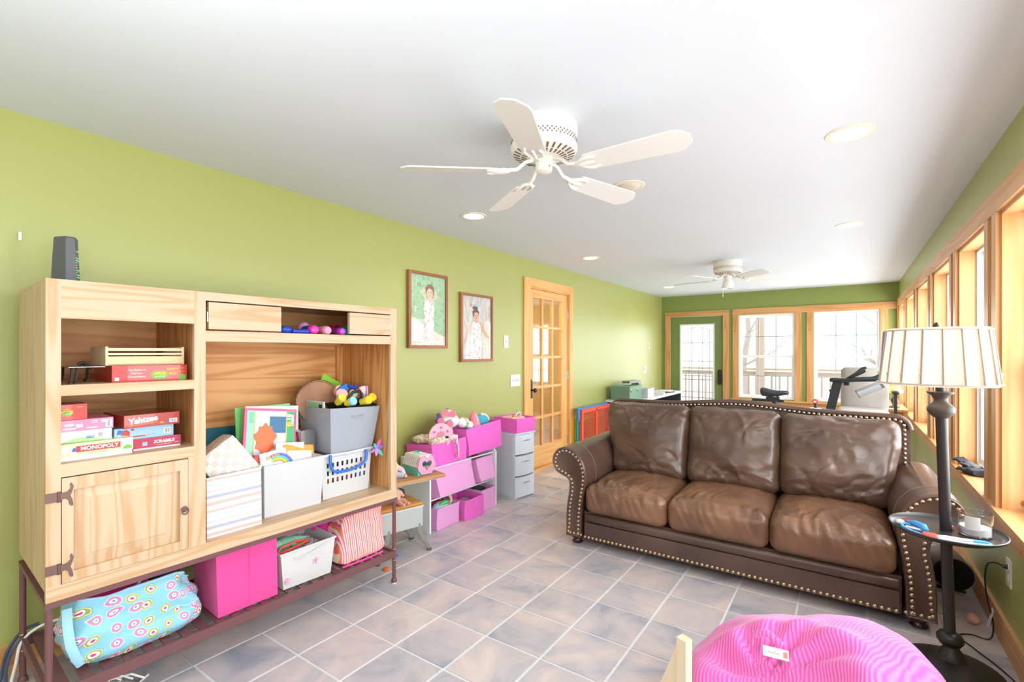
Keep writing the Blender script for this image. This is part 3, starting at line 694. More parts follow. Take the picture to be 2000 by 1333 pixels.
bars(g, x, .056, .068, .008, .032, 7); txt(g, 'lettering', 'CE', .012, FXl(x, .022, .030), WHI, local=True)
pat(g, x, -.06, -.035, .02, .027, WHI); pat(g, x, -.03, -.012, .013, .025, WHI); pat(g, x, -.065, -.03, .008, .012, WHI); pat(g, x, .0, .03, .007, .011, WHI)
b = B(); b.lathe([(.006, 0), (.006, .0005)], 12, M=FXl(x, .046, .030)); part(g, 'printed_disc', b, WHI, local=True)
g, x, w, hh = game('small red card game box on top of the left pile', .430, .506, 1.1045, 1.160, -2.225, .12, RED, RED)
burst(g, x, -.017, hh*.5, .019, YEL, 10, .8); burst(g, x+.0006, -.017, hh*.42, .014, GRN, 9, .6); txt(g, 'lettering', 'APPLES', .008, FXl(x+.0012, -.017, hh*.62), INKR, local=True); txt(g, 'lettering', 'to APPLES', .0055, FXl(x+.0013, -.017, hh*.38), WHI, local=True)
pat(g, x, .010, .026, hh*.78, hh*.82, YEL)
g, x, w, hh = game('crimson letter tile game box at the bottom of the right pile', .646, .806, SZ2, .997+.008, -2.235, .20, plain('box_crimson', S(178, 40, 78), .35, coat=.3), WHI, lidfrac=.86, rz=-1.5)
txt(g, 'lettering', 'SCRABBLE', .017, FXl(x, .021, .026), WHI, local=True, shear=.25, font_bold=.0005, sx=.9); pat(g, x, -.004, .048, .0135, .0145, WHI); pat(g, x, .057, .072, .016, .017, WHI)
pat(g, x, -.05, -.034, .015, .03, plain('ink_pale_blue', S(150, 175, 220)))
g, x, w, hh = game('light blue board game box in the middle of the right pile', .584, .778, 1.0055, 1.052, -2.245, .20, plain('box_sky', S(150, 190, 222), .4, coat=.3), WHI, rz=2)
part(g, 'printed_car', B().prism([(-.078, .02), (-.05, .016), (-.048, .03), (-.06, .04), (-.074, .036)], FXl(x, 0, 0), 0, .0005), INKR, local=True); part(g, 'printed_car', B().prism([(-.09, .024), (-.074, .024), (-.07, .038), (-.086, .042)], FXl(x+.0005, 0, 0), 0, .0005), BLU, local=True)
pat(g, x, -.042, .002, .008, .013, INKR); pat(g, x, -.045, -.036, .034, .042, INKR); bars(g, x, .066, .084, .012, .03); txt(g, 'lettering', 'CE', .009, FXl(x, .026, .013), BLU, local=True)
part(g, 'printed_triangle', B().prism([(.006, .009), (.016, .009), (.011, .017)], FXl(x, 0, 0), 0, .0005), ORG, local=True)
g, x, w, hh = game('red dice game box tilted on top of the right pile', .604, .790, 1.0525, 1.102, -2.225, .22, plain('box_brick', S(172, 52, 40), .35, coat=.4), WHI, rz=4)
txt(g, 'lettering', 'Yahtzee', .031, FXl(x, -.032, .028) @ Rz(.09), WHI, local=True, shear=.12, font_bold=.0012, sx=.95)
part(g, 'printed_swoosh', B().prism([(-.08, .006), (.02, .014), (.02, .016), (-.08, .008)], FXl(x, 0, 0), 0, .0005), ORG, local=True)
bars(g, x, .060, .082, .010, .022); part(g, 'printed_triangle', B().prism([(.022, .008), (.04, .008), (.031, .018)], FXl(x, 0, 0), 0, .0005), ORG, local=True); pat(g, x, .044, .053, .01, .018, BLU)

# ---- toys in the small open compartment
def cup(label, y, x, m, m2, r=.024, L=.075, rz=0):
    t = thing('toy_bottle', label, 'toy', (x, y, CPZ), rz)
    M = Tr(0, 0, r) @ Ry(PI/2)
    part(t, 'barrel', B().lathe([(r*.85, -L), (r*.98, -L*.5), (r, -.006)], 18, M=M), m2, local=True)
    part(t, 'cap', B().lathe([(r*1.0, -.006), (r*1.02, 0), (r*.97, .012), (r*.78, .022), (r*.5, .025), (0, .0255)], 18, M=M), m, local=True)
    return t
cup('bright pink capped toy in the open compartment', 1.362, -2.19, plain('hot_pink_plastic', S(240, 50, 160), .35), plain('royal_blue_plastic', S(30, 70, 170), .4), .0245)
cup('pale pink capped toy in the open compartment', 1.434, -2.19, plain('pale_pink_plastic', S(248, 150, 180), .4), plain('pale_pink_plastic', S(248, 150, 180)), .0235)
cup('purple capped toy beside the right flap of the open compartment', 1.515, -2.185, plain('purple_plastic', S(180, 60, 190), .35), plain('purple_dark', S(140, 50, 150), .4), .0205)
t = thing('toy_microphone', 'royal blue toy handle lying at the left of the open compartment', 'toy', (-2.19, 1.25, CPZ))
part(t, 'handle', B().tube([(-2.19, 1.335, CPZ+.014), (-2.19, 1.29, CPZ+.014), (-2.19, 1.255, CPZ+.014)], [.013, .011, .012], 12), plain('royal_blue_plastic', S(30, 70, 170)))
part(t, 'head', B().sphere((-2.19, 1.225, CPZ+.020), (.02, .031, .0195), 14, 10), plain('royal_blue_plastic', S(30, 70, 170)))
solid('toy_ball', 'lilac ball behind the pink capped toy', 'toy', B().sphere((-2.30, 1.375, CPZ+.034), .034, 18, 12), plain('lilac', S(205, 150, 190), .6), (-2.30, 1.375, CPZ))
solid('toy_bow', 'small magenta bow behind the blue toy handle', 'toy', B().sphere((-2.26, 1.285, CPZ+.024), (.008, .017, .012), 10, 8).sphere((-2.26, 1.31, CPZ+.018), (.007, .015, .010), 10, 8).sphere((-2.26, 1.28, CPZ+.010), (.012, .012, .0098), 10, 8), plain('magenta', S(190, 40, 140), .4), (-2.26, 1.29, CPZ))
solid('toy_cup', 'dark red cup lying behind the purple capped toy', 'toy', B().lathe([(.027, -.04), (.031, .03), (.029, .03), (.02, -.02)], 18, M=Tr(-2.29, 1.545, CPZ+.0315) @ Ry(PI/2)), plain('crimson_plastic', S(180, 30, 80), .4), (-2.29, 1.545, CPZ))
solid('toy_pouch', 'teal cloth lump behind the right flap door', 'toy', B().softbox((-2.33, 1.645, CPZ+.032), (.07, .08, .064), .03, (6, 6, 6), lambda p, u: p*(1+.15*NZ.noise(p*40))), fabric('teal_cloth', S(40, 170, 140)), (-2.33, 1.645, CPZ))
solid('toy_mat', 'red toy sheet peeking out under the left flap door', 'toy', B().box(-2.28, -2.165, 1.09, 1.19, CPZ, CPZ+.004), plain('crimson_plastic', S(180, 30, 80)), (-2.22, 1.14, CPZ))

# ---- main bay: bins and books
def stripes_tex(scale, rot, dist=0, axis='Z'):
    def f(N, L):
        tc = N('ShaderNodeTexCoord'); mp = N('ShaderNodeMapping'); mp.inputs['Rotation'].default_value = rot; L(tc.outputs['Object'], mp.inputs['Vector'])
        sp = N('ShaderNodeSeparateXYZ')
        if dist:
            n = N('ShaderNodeTexNoise'); n.inputs['Scale'].default_value = 6; L(mp.outputs['Vector'], n.inputs['Vector'])
            va = N('ShaderNodeVectorMath'); va.operation = 'MULTIPLY_ADD'; va.inputs[1].default_value = (dist,)*3; L(n.outputs['Color'], va.inputs[0]); L(mp.outputs['Vector'], va.inputs[2]); L(va.outputs[0], sp.inputs[0])
        else: L(mp.outputs['Vector'], sp.inputs[0])
        mu = N('ShaderNodeMath'); mu.operation = 'MULTIPLY'; mu.inputs[1].default_value = scale; L(sp.outputs[axis], mu.inputs[0])
        fr = N('ShaderNodeMath'); fr.operation = 'FRACT'; L(mu.outputs[0], fr.inputs[0]); return fr.outputs[0]
    return f
W1, P1c, G1, B1 = S(226, 222, 220), S(216, 180, 176), S(176, 178, 194), S(196, 208, 216)
STR = ramp_mat('pastel_stripes', [(0, W1), (.1, P1c), (.2, W1), (.32, G1), (.42, W1), (.52, S(204, 198, 196)), (.6, W1), (.7, B1), (.8, W1), (.88, P1c), (.95, W1)], stripes_tex(7.6, (0, 0, 0), .012), .9, bump=.1)
sb = thing('fabric_bin', 'pastel striped fabric bin at the left end of the hutch bay', 'bin', (-2.31, 1.0, BAYZ))
x0, x1, y0, y1 = -2.44, -2.19, .885, 1.112
part(sb, 'bin_wall', B().openbox([(x0+.01, y0, BAYZ), (x1, y0, BAYZ), (x1, y1, BAYZ), (x0+.01, y1, BAYZ)], [(x0, y0, .832), (x1-.004, y0, .805), (x1-.008, y1, .81), (x0, y1, .832)], .005), STR, bevel=.003, bseg=2, smooth=60)
part(sb, 'rim_binding', B().tube([(x0, y0, .832), (x1-.004, y0, .806), (x1-.008, y1, .811), (x0, y1, .832)], .004, 6, closed=True), fabric('cream_binding', S(224, 220, 212)))
def check_tex(N, L):
    tc = N('ShaderNodeTexCoord'); mp = N('ShaderNodeMapping'); mp.inputs['Rotation'].default_value = (0, 0, 0); L(tc.outputs['Object'], mp.inputs['Vector'])
    c = N('ShaderNodeTexChecker'); c.inputs['Scale'].default_value = 36; L(mp.outputs['Vector'], c.inputs['Vector']); return c.outputs['Fac']
WEAVE = ramp_mat('woven_white', [(0, S(224, 221, 216)), (.5, S(204, 198, 190))], check_tex, .7, bump=.3)
wbk = thing('woven_basket', 'white woven checkered basket tipped inside the striped bin', 'basket', (-2.315, 1.0, .835), 0, tilt=Rx(.60) @ Ry(-.12))
part(wbk, 'weave', B().softbox((0, 0, 0), (.15, .185, .20), .014, (6, 8, 8)), WEAVE, local=True, smooth=60)
part(wbk, 'rim_binding', B().tube([(-.078, -.096, -.098), (.078, -.096, -.098), (.078, .096, -.098), (-.078, .096, -.098)], .006, 6, closed=True), fabric('cream_binding', S(224, 220, 212)), local=True)
solid('teal_folder', 'deep teal folder standing against the back of the hutch bay', 'folder', B(Tr(-2.655, 0, BAYZ) @ Ry(-.05)).box(-.008, .008, .89, 1.20, 0, .40).box(.008, .011, .89, 1.20, .26, .27), plain('teal_card', S(20, 108, 130), .5), (-2.655, 1.04, BAYZ), bevel=.001)
# white bin with books
wbn = thing('plastic_bin', 'plain white rectangular bin of books in the middle of the hutch bay', 'bin', (-2.38, 1.3, BAYZ))
bx0, bx1, by0, by1, bz = -2.56, -2.255, 1.15, 1.455, .800
part(wbn, 'bin_wall', B().openbox([(bx0, by0+.004, BAYZ), (bx1, by0+.004, BAYZ), (bx1, by1-.01, BAYZ), (bx0, by1-.01, BAYZ)], [(bx0-.005, by0, bz), (bx1+.004, by0, bz), (bx1+.004, by1+.006, bz), (bx0-.005, by1+.006, bz)], .006), plain('bin_white', S(200, 201, 203), .45), bevel=.005, bseg=2)
def book(label, x, y, z, w, hh, t, tilt_y, tilt_x, m, name='activity_book', cat='book'):
    """upright book: width w along y, height hh, thickness t; origin bottom centre"""
    g = thing(name, label, cat, (x, y, z), 0, tilt=Rz(.06) @ Rx(tilt_x) @ Ry(tilt_y))
    part(g, 'pages', B().box(-t/2+.001, t/2-.001, -w/2+.002, w/2-.002, .001, hh-.002), PAPER, local=True)
    part(g, 'cover', B().box(t/2-.001, t/2, -w/2, w/2, 0, hh).box(-t/2, -t/2+.001, -w/2, w/2, 0, hh).box(-t/2, t/2, -w/2-.001, -w/2+.001, 0, hh), m, local=True, smooth=0)
    return g, t/2
BZ = BAYZ+.006
PINKF = plain('cover_pink', S(240, 90, 140), .4, coat=.2)
g, x = book('coloring book with a pink border leaning in the white bin', -2.40, 1.245, .80, .275, .255, .012, -.15, -.13, PINKF, 'coloring_book')
pat(g, x, -.126, .126, .012, .243, plain('cover_lilac', S(222, 214, 236), .5)); pat(g, x+.0005, -.126, -.088, .012, .243, plain('cover_mint', S(160, 215, 190), .5))
pat(g, x+.0005, -.09, -.085, .012, .243, YEL); pat(g, x+.0005, .082, .126, .012, .243, plain('cover_green', S(80, 180, 120), .5)); pat(g, x+.0010, .080, .085, .012, .243, YEL)
pat(g, x+.0005, -.085, -.005, .16, .235, WHI); pat(g, x+.0007, -.01, .08, .13, .215, plain('cover_blue', S(70, 120, 160), .5))
part(g, 'printed_blot', B().prism([(-.03+.055*math.cos(t)*(1+.16*math.sin(7*t)), .1+.075*math.sin(t)*(1+.12*math.sin(9*t))) for t in [2*PI*k/48 for k in range(48)]], FXl(x+.0012, 0, 0), 0, .0005), plain('cover_orange', S(236, 118, 70), .5), local=True, smooth=0)
txt(g, 'lettering', '18', .036, FXl(x+.0011, .096, .212) @ Rz(PI/2), WHI, local=True, font_bold=.001); txt(g, 'lettering', 'Giant', .027, FXl(x+.0011, .114, .195) @ Rz(PI/2), WHI, local=True, font_bold=.001)
part(g, 'printed_emblem', B().lathe([(.013, 0), (.013, .0005)], 16, M=FXl(x+.0011, .097, .175)), YEL, local=True)
pat(g, x+.0009, -.116, -.092, .18, .235, plain('cover_mint2', S(120, 200, 170)))
g, x = book('stack of white drawing paper behind the coloring book', -2.425, 1.270, .775, .285, .29, .02, -.13, -.08, PAPER, 'drawing_pad')
g, x = book('light green folder furthest back in the white bin', -2.47, 1.265, .76, .29, .305, .006, -.1, 0, plain('folder_green', S(130, 220, 130), .5), 'folder', 'folder')
solid('paper_sheet', 'white card with a thin blue mark in front of the coloring book', 'paper', B(Tr(-2.352, 1.335, .775) @ Rx(-.12) @ Ry(-.12)).box(-.0008, .0008, -.085, .065, 0, .10), PAPER, (-2.352, 1.335, .775))
g, x = book('rainbow covered book poking out of the front of the white bin', -2.285, 1.225, .735, .13, .125, .008, -.1, .1, plain('cover_white', S(238, 238, 240), .4))
for k, c in enumerate((S(140, 90, 190), S(70, 110, 210), S(90, 190, 220), S(110, 200, 90), S(250, 220, 60), S(240, 130, 60))):
    r1 = .085-.007*k; part(g, 'printed_rainbow', B().prism([(.01+r1*math.cos(t), .03+r1*math.sin(t)*.95) for t in [.25+1.7*q/10 for q in range(11)]]+[(.01+(r1-.007)*math.cos(t), .03+(r1-.007)*math.sin(t)*.95) for t in [.25+1.7*q/10 for q in range(10, -1, -1)]], FXl(x, 0, 0), 0, .0005), plain('rainbow_%d' % k, c, .5), local=True, smooth=0)
txt(g, 'lettering', 'BRAIN', .024, FXl(x+.0008, -.005, .098) @ Rz(.1), plain('ink_gold', S(190, 160, 70), .4), local=True, font_bold=.001)
g, x = book('orange bordered workbook leaning back in the white bin', -2.315, 1.365, .715, .17, .15, .006, -.35, -.16, plain('cover_amber', S(240, 166, 70), .5), 'workbook')
pat(g, x, -.068, .07, 0, .118, WHI)
solid('red_box', 'small grey and red carton between basket and coloring book', 'box', B(Tr(-2.31, 1.14, .79) @ Rx(-.25)).box(-.02, .004, -.02, .018, 0, .055), plain('carton_coral', S(232, 100, 86), .5), (-2.31, 1.14, .79), bevel=.001)
# laundry basket with blue handle
CUR = HUTCH
lbk = thing('laundry_basket', 'white slotted laundry basket with a blue handle at the right of the bay', 'basket', (-2.43, 1.63, BAYZ))
LW = plain('basket_white', S(206, 206, 207), .4)
# front wall (facing +x) with slots: plate pieces; back and sides solid with slots on left
lx0, lx1, ly0, ly1, lz = -2.60, -2.285, 1.465, 1.775, .787
def slotted(P, w0, w1, z0, z1, rows, n, b):
    """wall in plane P (local x across, y up, z outward) with n slots per row"""
    def q(u, v): # taper
        k = v/(z1-z0); return (w0*(1-k)+w1*k)*u
    T = .004
    zs = [0]+[e for r in rows for e in r]+[z1-z0]
    for i in range(0, len(zs)-1):
        a, c = zs[i], zs[i+1]
        if i % 2 == 0:
            b.prism([(q(-.5, a), a), (q(.5, a), a), (q(.5, c), c), (q(-.5, c), c)], P, 0, T)
        else:
            for k in range(n+1):
                u0 = -.5 if k == 0 else -.43+.86*(k-.28)/n; u1 = .5 if k == n else -.43+.86*(k+.28)/n
                u0 = -.5 if k == 0 else -.43+.86*k/n-.86/n*.28; u1 = .5 if k == n else -.43+.86*k/n+.86/n*.28
                b.prism([(q(u0, a), a), (q(u1, a), a), (q(u1, c), c), (q(u0, c), c)], P, 0, T)
rows = ((.082, .108), (.124, .150), (.166, .192))
hgt = lz-BAYZ
yc, xc = (ly0+ly1)/2, (lx0+lx1)/2
b = B()
slotted(Tr(lx1-.01, yc, BAYZ) @ FX @ Rx(.05), .285, .318, 0, hgt, rows, 9, b)
slotted(Tr(xc, ly0+.005, BAYZ) @ basis((1, 0, 0), (0, 0, 1), (0, -1, 0)) @ Rx(.05), .29, .32, 0, hgt, rows, 9, b)
b.box(lx0, lx0+.004, ly0, ly1, BAYZ, lz); b.box(lx0, lx1-.01, ly1-.004, ly1, BAYZ, lz); b.box(lx0+.01, lx1-.012, ly0+.01, ly1-.01, BAYZ, BAYZ+.004)
part(lbk, 'basket_wall', b, LW, smooth=0)
part(lbk, 'rim', B().tube([(lx0-.005, ly0-.008, lz+.008), (xc, ly0-.012, lz-.006), (lx1+.008, ly0-.008, lz), (lx1+.012, yc, lz-.004), (lx1+.008, ly1+.006, lz), (xc, ly1+.006, lz), (lx0-.005, ly1+.006, lz+.008)], .009, 8, closed=True), LW)
hx = lx1+.02
part(lbk, 'handle', B().tube(smooth_path([(hx, yc-.115, lz+.004), (hx+.005, yc-.115, lz-.05), (hx+.007, yc-.095, lz-.085), (hx+.008, yc-.03, lz-.097), (hx+.008, yc+.04, lz-.09), (hx+.007, yc+.095, lz-.068), (hx+.005, yc+.11, lz-.04), (hx, yc+.11, lz)]), .0078, 8), plain('handle_blue', S(40, 110, 215), .35))
# colourful toys seen through the slots
rnd = random.Random(5)
for k in range(12):
    c = [(230, 60, 60), (250, 150, 40), (40, 150, 110), (60, 170, 220), (240, 120, 40), (70, 70, 90), (235, 130, 160)][k % 7]
    yy = ly0+.035+.022*k; xx = lx1-.040-.012*(k % 3); zz = BAYZ+.03+.055*(k % 3)
    solid('toy_block', '%s toy block seen through the basket slots, %s' % (['red', 'orange', 'green', 'blue', 'amber', 'charcoal', 'pink'][k % 7], ['at the left end low', 'second from the left', 'third from the left', 'left of the handle', 'below the handle end', 'under the handle', 'in the middle low', 'right of the middle', 'under the handle right', 'near the right end', 'second from the right end', 'at the right end'][k]), 'toy', B(Tr(xx, yy, zz) @ Rz(rnd.uniform(-.4, .4))).box(-.016, .016, -.016, .016, -.022, .022), plain('block_%d' % (k % 7), S(*c), .5), (xx, yy, zz-.022), bevel=.003)
# steel tin
tn = thing('steel_tin', 'brushed steel box with a rounded lid behind the white bin', 'tin', (-2.47, 1.47, .80))
part(tn, 'body', B(Tr(-2.44, 1.452, .80) @ Rz(.1)).box(-.08, .05, -.05, .035, 0, .105), CHROME, bevel=.008, bseg=2)
part(tn, 'lid', B(Tr(-2.44, 1.452, .905) @ Rz(.1)).prism([(-.05, 0), (.036, 0), (.03, .012), (.0, .02), (-.035, .018), (-.05, .01)], basis((0, 1, 0), (0, 0, 1), (1, 0, 0)), -.08, .05), CHROME, bevel=.003)
# grey bin with craft things
gb = thing('storage_bin', 'tapered grey fabric bin stacked on top of the laundry basket', 'bin', (-2.43, 1.66, .790))
GREYF = fabric('grey_fabric', S(160, 166, 176), .85, 700, .08, .12, .03)
gz0, gz1 = .790, 1.030
part(gb, 'bin_wall', B().openbox([(-2.565, 1.525, gz0), (-2.29, 1.525, gz0), (-2.29, 1.79, gz0), (-2.565, 1.79, gz0)], [(-2.59, 1.498, gz1), (-2.252, 1.498, gz1+.012), (-2.252, 1.815, gz1), (-2.59, 1.815, gz1)], .005), GREYF, bevel=.003, bseg=2)
b = B(); b.tube([(-2.262, 1.63, .992), (-2.252, 1.64, .984), (-2.25, 1.672, .982), (-2.253, 1.702, .988), (-2.262, 1.712, .997)], .0065, 6, flat=.5); part(gb, 'grip', b, GREYF)
t = thing('round_tray', 'round brown wooden tray standing in the grey bin', 'tray', (-2.49, 1.575, .90), 0, tilt=Rz(-.25) @ Ry(-.1))
b = B().lathe([(.118, 0), (.122, .003), (.122, .012), (.117, .012), (.114, .005), (0, .005)], 40, M=Tr(0, 0, .16) @ Ry(PI/2)); part(t, 'tray_plate', b, wood('walnut_tray', S(176, 128, 92), S(150, 104, 72), 'z', 1, .5, 12, .3), local=True)
part(t, 'metal_rim', B().tube([(.008, .123*math.cos(a), .16+.123*math.sin(a)) for a in [2*PI*k/40 for k in range(40)]], .0035, 6, closed=True), CHROME, local=True)
g = thing('card_box', 'pale green gift card carton at the left of the grey bin', 'box', (-2.42, 1.505, .96))
M = Tr(-2.455, 1.5165, .972) @ Rx(.03)
part(g, 'carton', B(M).box(-.11, .11, 0, .008, 0, .10), PAPER)
part(g, 'printed_panel', B(M).box(-.05, .10, -.0006, 0, .004, .088), plain('sage', S(150, 200, 160), .5)); part(g, 'printed_panel', B(M).box(-.10, .10, -.0006, 0, .089, .093), plain('sage', S(150, 200, 160)))
part(g, 'printed_logo', B(M).box(.062, .094, -.0012, -.0006, .064, .084), BLK)
solid('green_sheet', 'lime green card rising behind the grey bin contents', 'paper', B(Tr(-2.575, 1.69, 1.145) @ Rz(.1) @ Rx(-.5)).box(-.001, .001, -.07, .08, -.10, .045), plain('lime', S(150, 225, 70), .6), (-2.575, 1.69, 1.02))
cy = thing('craft_caddy', 'black handled craft caddy sitting in the grey bin', 'caddy', (-2.37, 1.70, 1.0))
part(cy, 'tray', B().openbox([(-2.46, 1.62, 1.0), (-2.275, 1.62, 1.0), (-2.275, 1.795, 1.0), (-2.46, 1.795, 1.0)], [(-2.475, 1.60, 1.05), (-2.262, 1.605, 1.046), (-2.262, 1.805, 1.042), (-2.475, 1.808, 1.06)], .003), BLACK, bevel=.002)
b = B(); 
hp_ = [(-2.33, 1.66, 1.045), (-2.33, 1.672, 1.095), (-2.33, 1.69, 1.115), (-2.33, 1.735, 1.118), (-2.33, 1.748, 1.10), (-2.33, 1.75, 1.045)]
b.tube(hp_, .009, 8); b.cyl((-2.33, 1.665, 1.075), (-2.33, 1.75, 1.072), .008, seg=8); part(cy, 'handle', b, plain('charcoal_plastic', S(52, 54, 58), .45))
def pot(label, x, y, z, mc, mb, tilt, r=.025):
    t = thing('dough_pot', label, 'pot', (x, y, z), 0, group=None, tilt=tilt)
    part(t, 'pot', B().lathe([(r*.86, 0), (r*.92, .038)], 18), mb, local=True, smooth=40); part(t, 'lid', B().lathe([(r, .038), (r*1.02, .052), (r*.95, .056), (0, .056)], 18), mc, local=True)
TY = plain('tub_yellow', S(240, 222, 60), .4); TB = plain('lid_aqua', S(150, 215, 235), .4)
pot('yellow dough pot lying with an aqua lid at the caddy front', -2.315, 1.64, 1.052, TB, TY, Ry(1.15) @ Rx(-.2))
pot('yellow lidded dough pot at the caddy front right', -2.315, 1.735, 1.052, plain('lid_yellow', S(240, 222, 60), .4), TY, Ry(1.2) @ Rx(-.35))
pot('yellow dough pot with red print at the caddy right end', -2.32, 1.785, 1.056, TY, TY, Ry(1.0))
pot('pale yellow dough pot at the caddy left end', -2.36, 1.612, 1.058, plain('lid_lemon', S(226, 224, 90), .4), TY, Ry(.9))
pot('pink lidded jar leaning behind the caddy handle', -2.40, 1.655, 1.075, plain('pale_pink_lid', S(248, 200, 205), .4), plain('jar_clear', S(232, 216, 190), .3), Ry(.8) @ Rx(.3), .032)
pot('white dough pot with a mint lid behind the caddy handle', -2.40, 1.715, 1.07, plain('mint_lid', S(200, 232, 190), .4), TY, Ry(.8))
pot('white dough pot with a coral lid behind the caddy handle', -2.41, 1.765, 1.07, plain('coral_lid', S(240, 120, 110), .4), PAPER, Ry(.7))
t = thing('toy_tool', 'blue plastic dough roller lying on the caddy pots', 'toy', (-2.44, 1.74, 1.12))
part(t, 'head', B(Tr(-2.45, 1.70, 1.135)).prism([(-.045, -.01), (.03, -.02), (.03, .02), (.012, .022), (-.02, .005)], basis((0, 1, 0), (0, 0, 1), (1, 0, 0)), -.012, .012), plain('azure_plastic', S(50, 140, 230), .4), bevel=.003)
part(t, 'shaft', B().tube([(-2.44, 1.725, 1.148), (-2.40, 1.78, 1.118), (-2.37, 1.805, 1.098)], .0085, 8).cyl((-2.42, 1.765, 1.126), (-2.42, 1.765, 1.152), .007), plain('cobalt_plastic', S(30, 80, 215), .4))
solid('glitter_pouch', 'white and purple foil pouch at the right back of the grey bin', 'pouch', B(Tr(-2.37, 1.795, 1.05) @ Rz(.1) @ Rx(.1)).softbox((0, 0, .045), (.025, .06, .10), .012, (3, 5, 6)), ramp_mat('pouch_print', [(0, S(245, 240, 245)), (.55, S(170, 80, 170)), (.7, S(250, 220, 240))], stripes_tex(20, (0, .4, 0), .05, 'Y'), .35), (-2.37, 1.795, 1.05))
solid('sticker_roll', 'peach ribbon roll behind the pink jar', 'roll', B().lathe([(.012, -.012), (.034, -.012), (.034, .012), (.012, .012)], 20, M=Tr(-2.46, 1.685, 1.115) @ Ry(1.2)), plain('peach', S(248, 196, 160), .6), (-2.46, 1.685, 1.09))
solid('clear_bag', 'crumpled clear plastic bag tip behind the green card', 'bag', B().softbox((-2.55, 1.76, 1.12), (.05, .06, .05), .02, (5, 5, 5), lambda p, u: p*(1+.3*NZ.noise(p*60))), plain('clear_film', S(216, 208, 200), .2), (-2.55, 1.76, 1.095))
# bow of ribbons clipped on the basket rim
bw = thing('ribbon_bow', 'small bow of purple and pink ribbons on the laundry basket rim', 'bow', (-2.24, 1.80, .775))
for k, (a, c) in enumerate(((.2, (150, 110, 220)), (1.3, (240, 110, 190)), (2.3, (90, 190, 220)), (3.4, (170, 130, 230)), (4.4, (250, 150, 190)), (5.3, (90, 200, 210)))):
    d = V((.25, math.cos(a), math.sin(a))); o = V((-2.245, 1.79, .785)); n = V((0, -math.sin(a), math.cos(a)))
    b = B(); L = .045+.012*(k % 2); w = .011
    b.rings([[o+n*w*.4, o-n*w*.4, o-n*w*.4+V((.002, 0, 0)), o+n*w*.4+V((.002, 0, 0))], [o+d*L*.6+n*w, o+d*L*.6-n*w, o+d*L*.6-n*w+V((.002, 0, 0)), o+d*L*.6+n*w+V((.002, 0, 0))], [o+d*L+n*.001, o+d*L-n*.001, o+d*L-n*.001+V((.002, 0, 0)), o+d*L+n*.001+V((.002, 0, 0))]])
    part(bw, 'ribbon', b, plain('ribbon_%d' % k, S(*c), .4))

# ---- lower shelf
pk = thing('storage_cube', 'hot pink fabric cube on the iron shelf under the hutch', 'bin', (-2.36, 1.05, SHZ))
HOT = fabric('hot_pink_fabric', S(234, 78, 150), .85, 800, .06, .1, .02)
part(pk, 'bin_wall', B().openbox([(-2.465, .932, SHZ), (-2.2, .932, SHZ), (-2.2, 1.19, SHZ), (-2.465, 1.19, SHZ)], [(-2.465, .925, .46), (-2.205, .925, .462), (-2.202, 1.186, .466), (-2.465, 1.186, .46)], .005), HOT, bevel=.003, bseg=2)
part(pk, 'seam', B().box(-2.201, -2.1985, 1.06, 1.0615, .2, .45), HOT); b = B(); b.tube([(-2.40+.016*math.cos(a), .927, .405+.016*math.sin(a)) for a in [2*PI*k/20 for k in range(20)]], .0035, 6, closed=True); part(pk, 'grommet', b, CHROME)
solid('blue_cloth', 'grey blue cloth folded inside the hot pink cube', 'cloth', B().softbox((-2.335, 1.02, .44), (.2, .15, .05), .02, (8, 8, 4), lambda p, u: p+V((0, 0, .012*NZ.noise(p*25)))), fabric('slate_cloth', S(130, 140, 175)), (-2.335, 1.02, .415))
sf = thing('fabric_box', 'off white soft fabric box with faint pink print on the iron shelf', 'bin', (-2.36, 1.36, SHZ))
OFFW = fabric('offwhite_fabric', S(206, 206, 205), .9, 800, .08, .3, .03)
b = B()
def sfw(u, v, side=0):
    pass
part(sf, 'bin_wall', B().openbox([(-2.47, 1.225, SHZ), (-2.215, 1.225, SHZ), (-2.205, 1.47, SHZ), (-2.47, 1.47, SHZ)], [(-2.495, 1.212, .372), (-2.2, 1.206, .366), (-2.195, 1.49, .372), (-2.495, 1.49, .38)], .006), OFFW, bevel=.014, bseg=3)
part(sf, 'rim_piping', B().tube([(-2.497, 1.21, .374), (-2.198, 1.204, .368), (-2.193, 1.492, .374), (-2.497, 1.492, .382)], .0055, 6, closed=True), OFFW)
b = B(); b.tube([(-2.199, 1.27, .335), (-2.192, 1.3, .332), (-2.19, 1.35, .338), (-2.19, 1.4, .352), (-2.196, 1.43, .36)], .005, 6, flat=.6); part(sf, 'strap_handle', b, OFFW)
b = B()
for cy_, cz_, s in ((1.24, .232, 1), (1.385, .285, 1.2)):
    for a in (0.3, 1.4, 2.6, 3.9, 5.1): b.prism([(0, -.002*s), (.013*s, -.004*s), (.016*s, .003*s), (0, .003*s)], Tr(-2.2065+.006*(cz_-.2)/.18+.002, cy_, cz_) @ FX @ Rz(a), 0, .002)
part(sf, 'printed_motif', b, plain('print_pink', S(235, 170, 205), .8), smooth=0)
solid('toy_dinosaur', 'mint green plush toy lying in the off white fabric box', 'toy', B().sphere((-2.36, 1.30, .362), (.05, .06, .028), 14, 10).sphere((-2.33, 1.25, .372), (.024, .026, .022), 12, 8).tube([(-2.37, 1.35, .36), (-2.36, 1.42, .355)], [.02, .006], 8).tube([(-2.33, 1.31, .362), (-2.29, 1.33, .358)], [.013, .010], 8), fabric('mint_plush', S(140, 200, 170)), (-2.36, 1.31, .335))
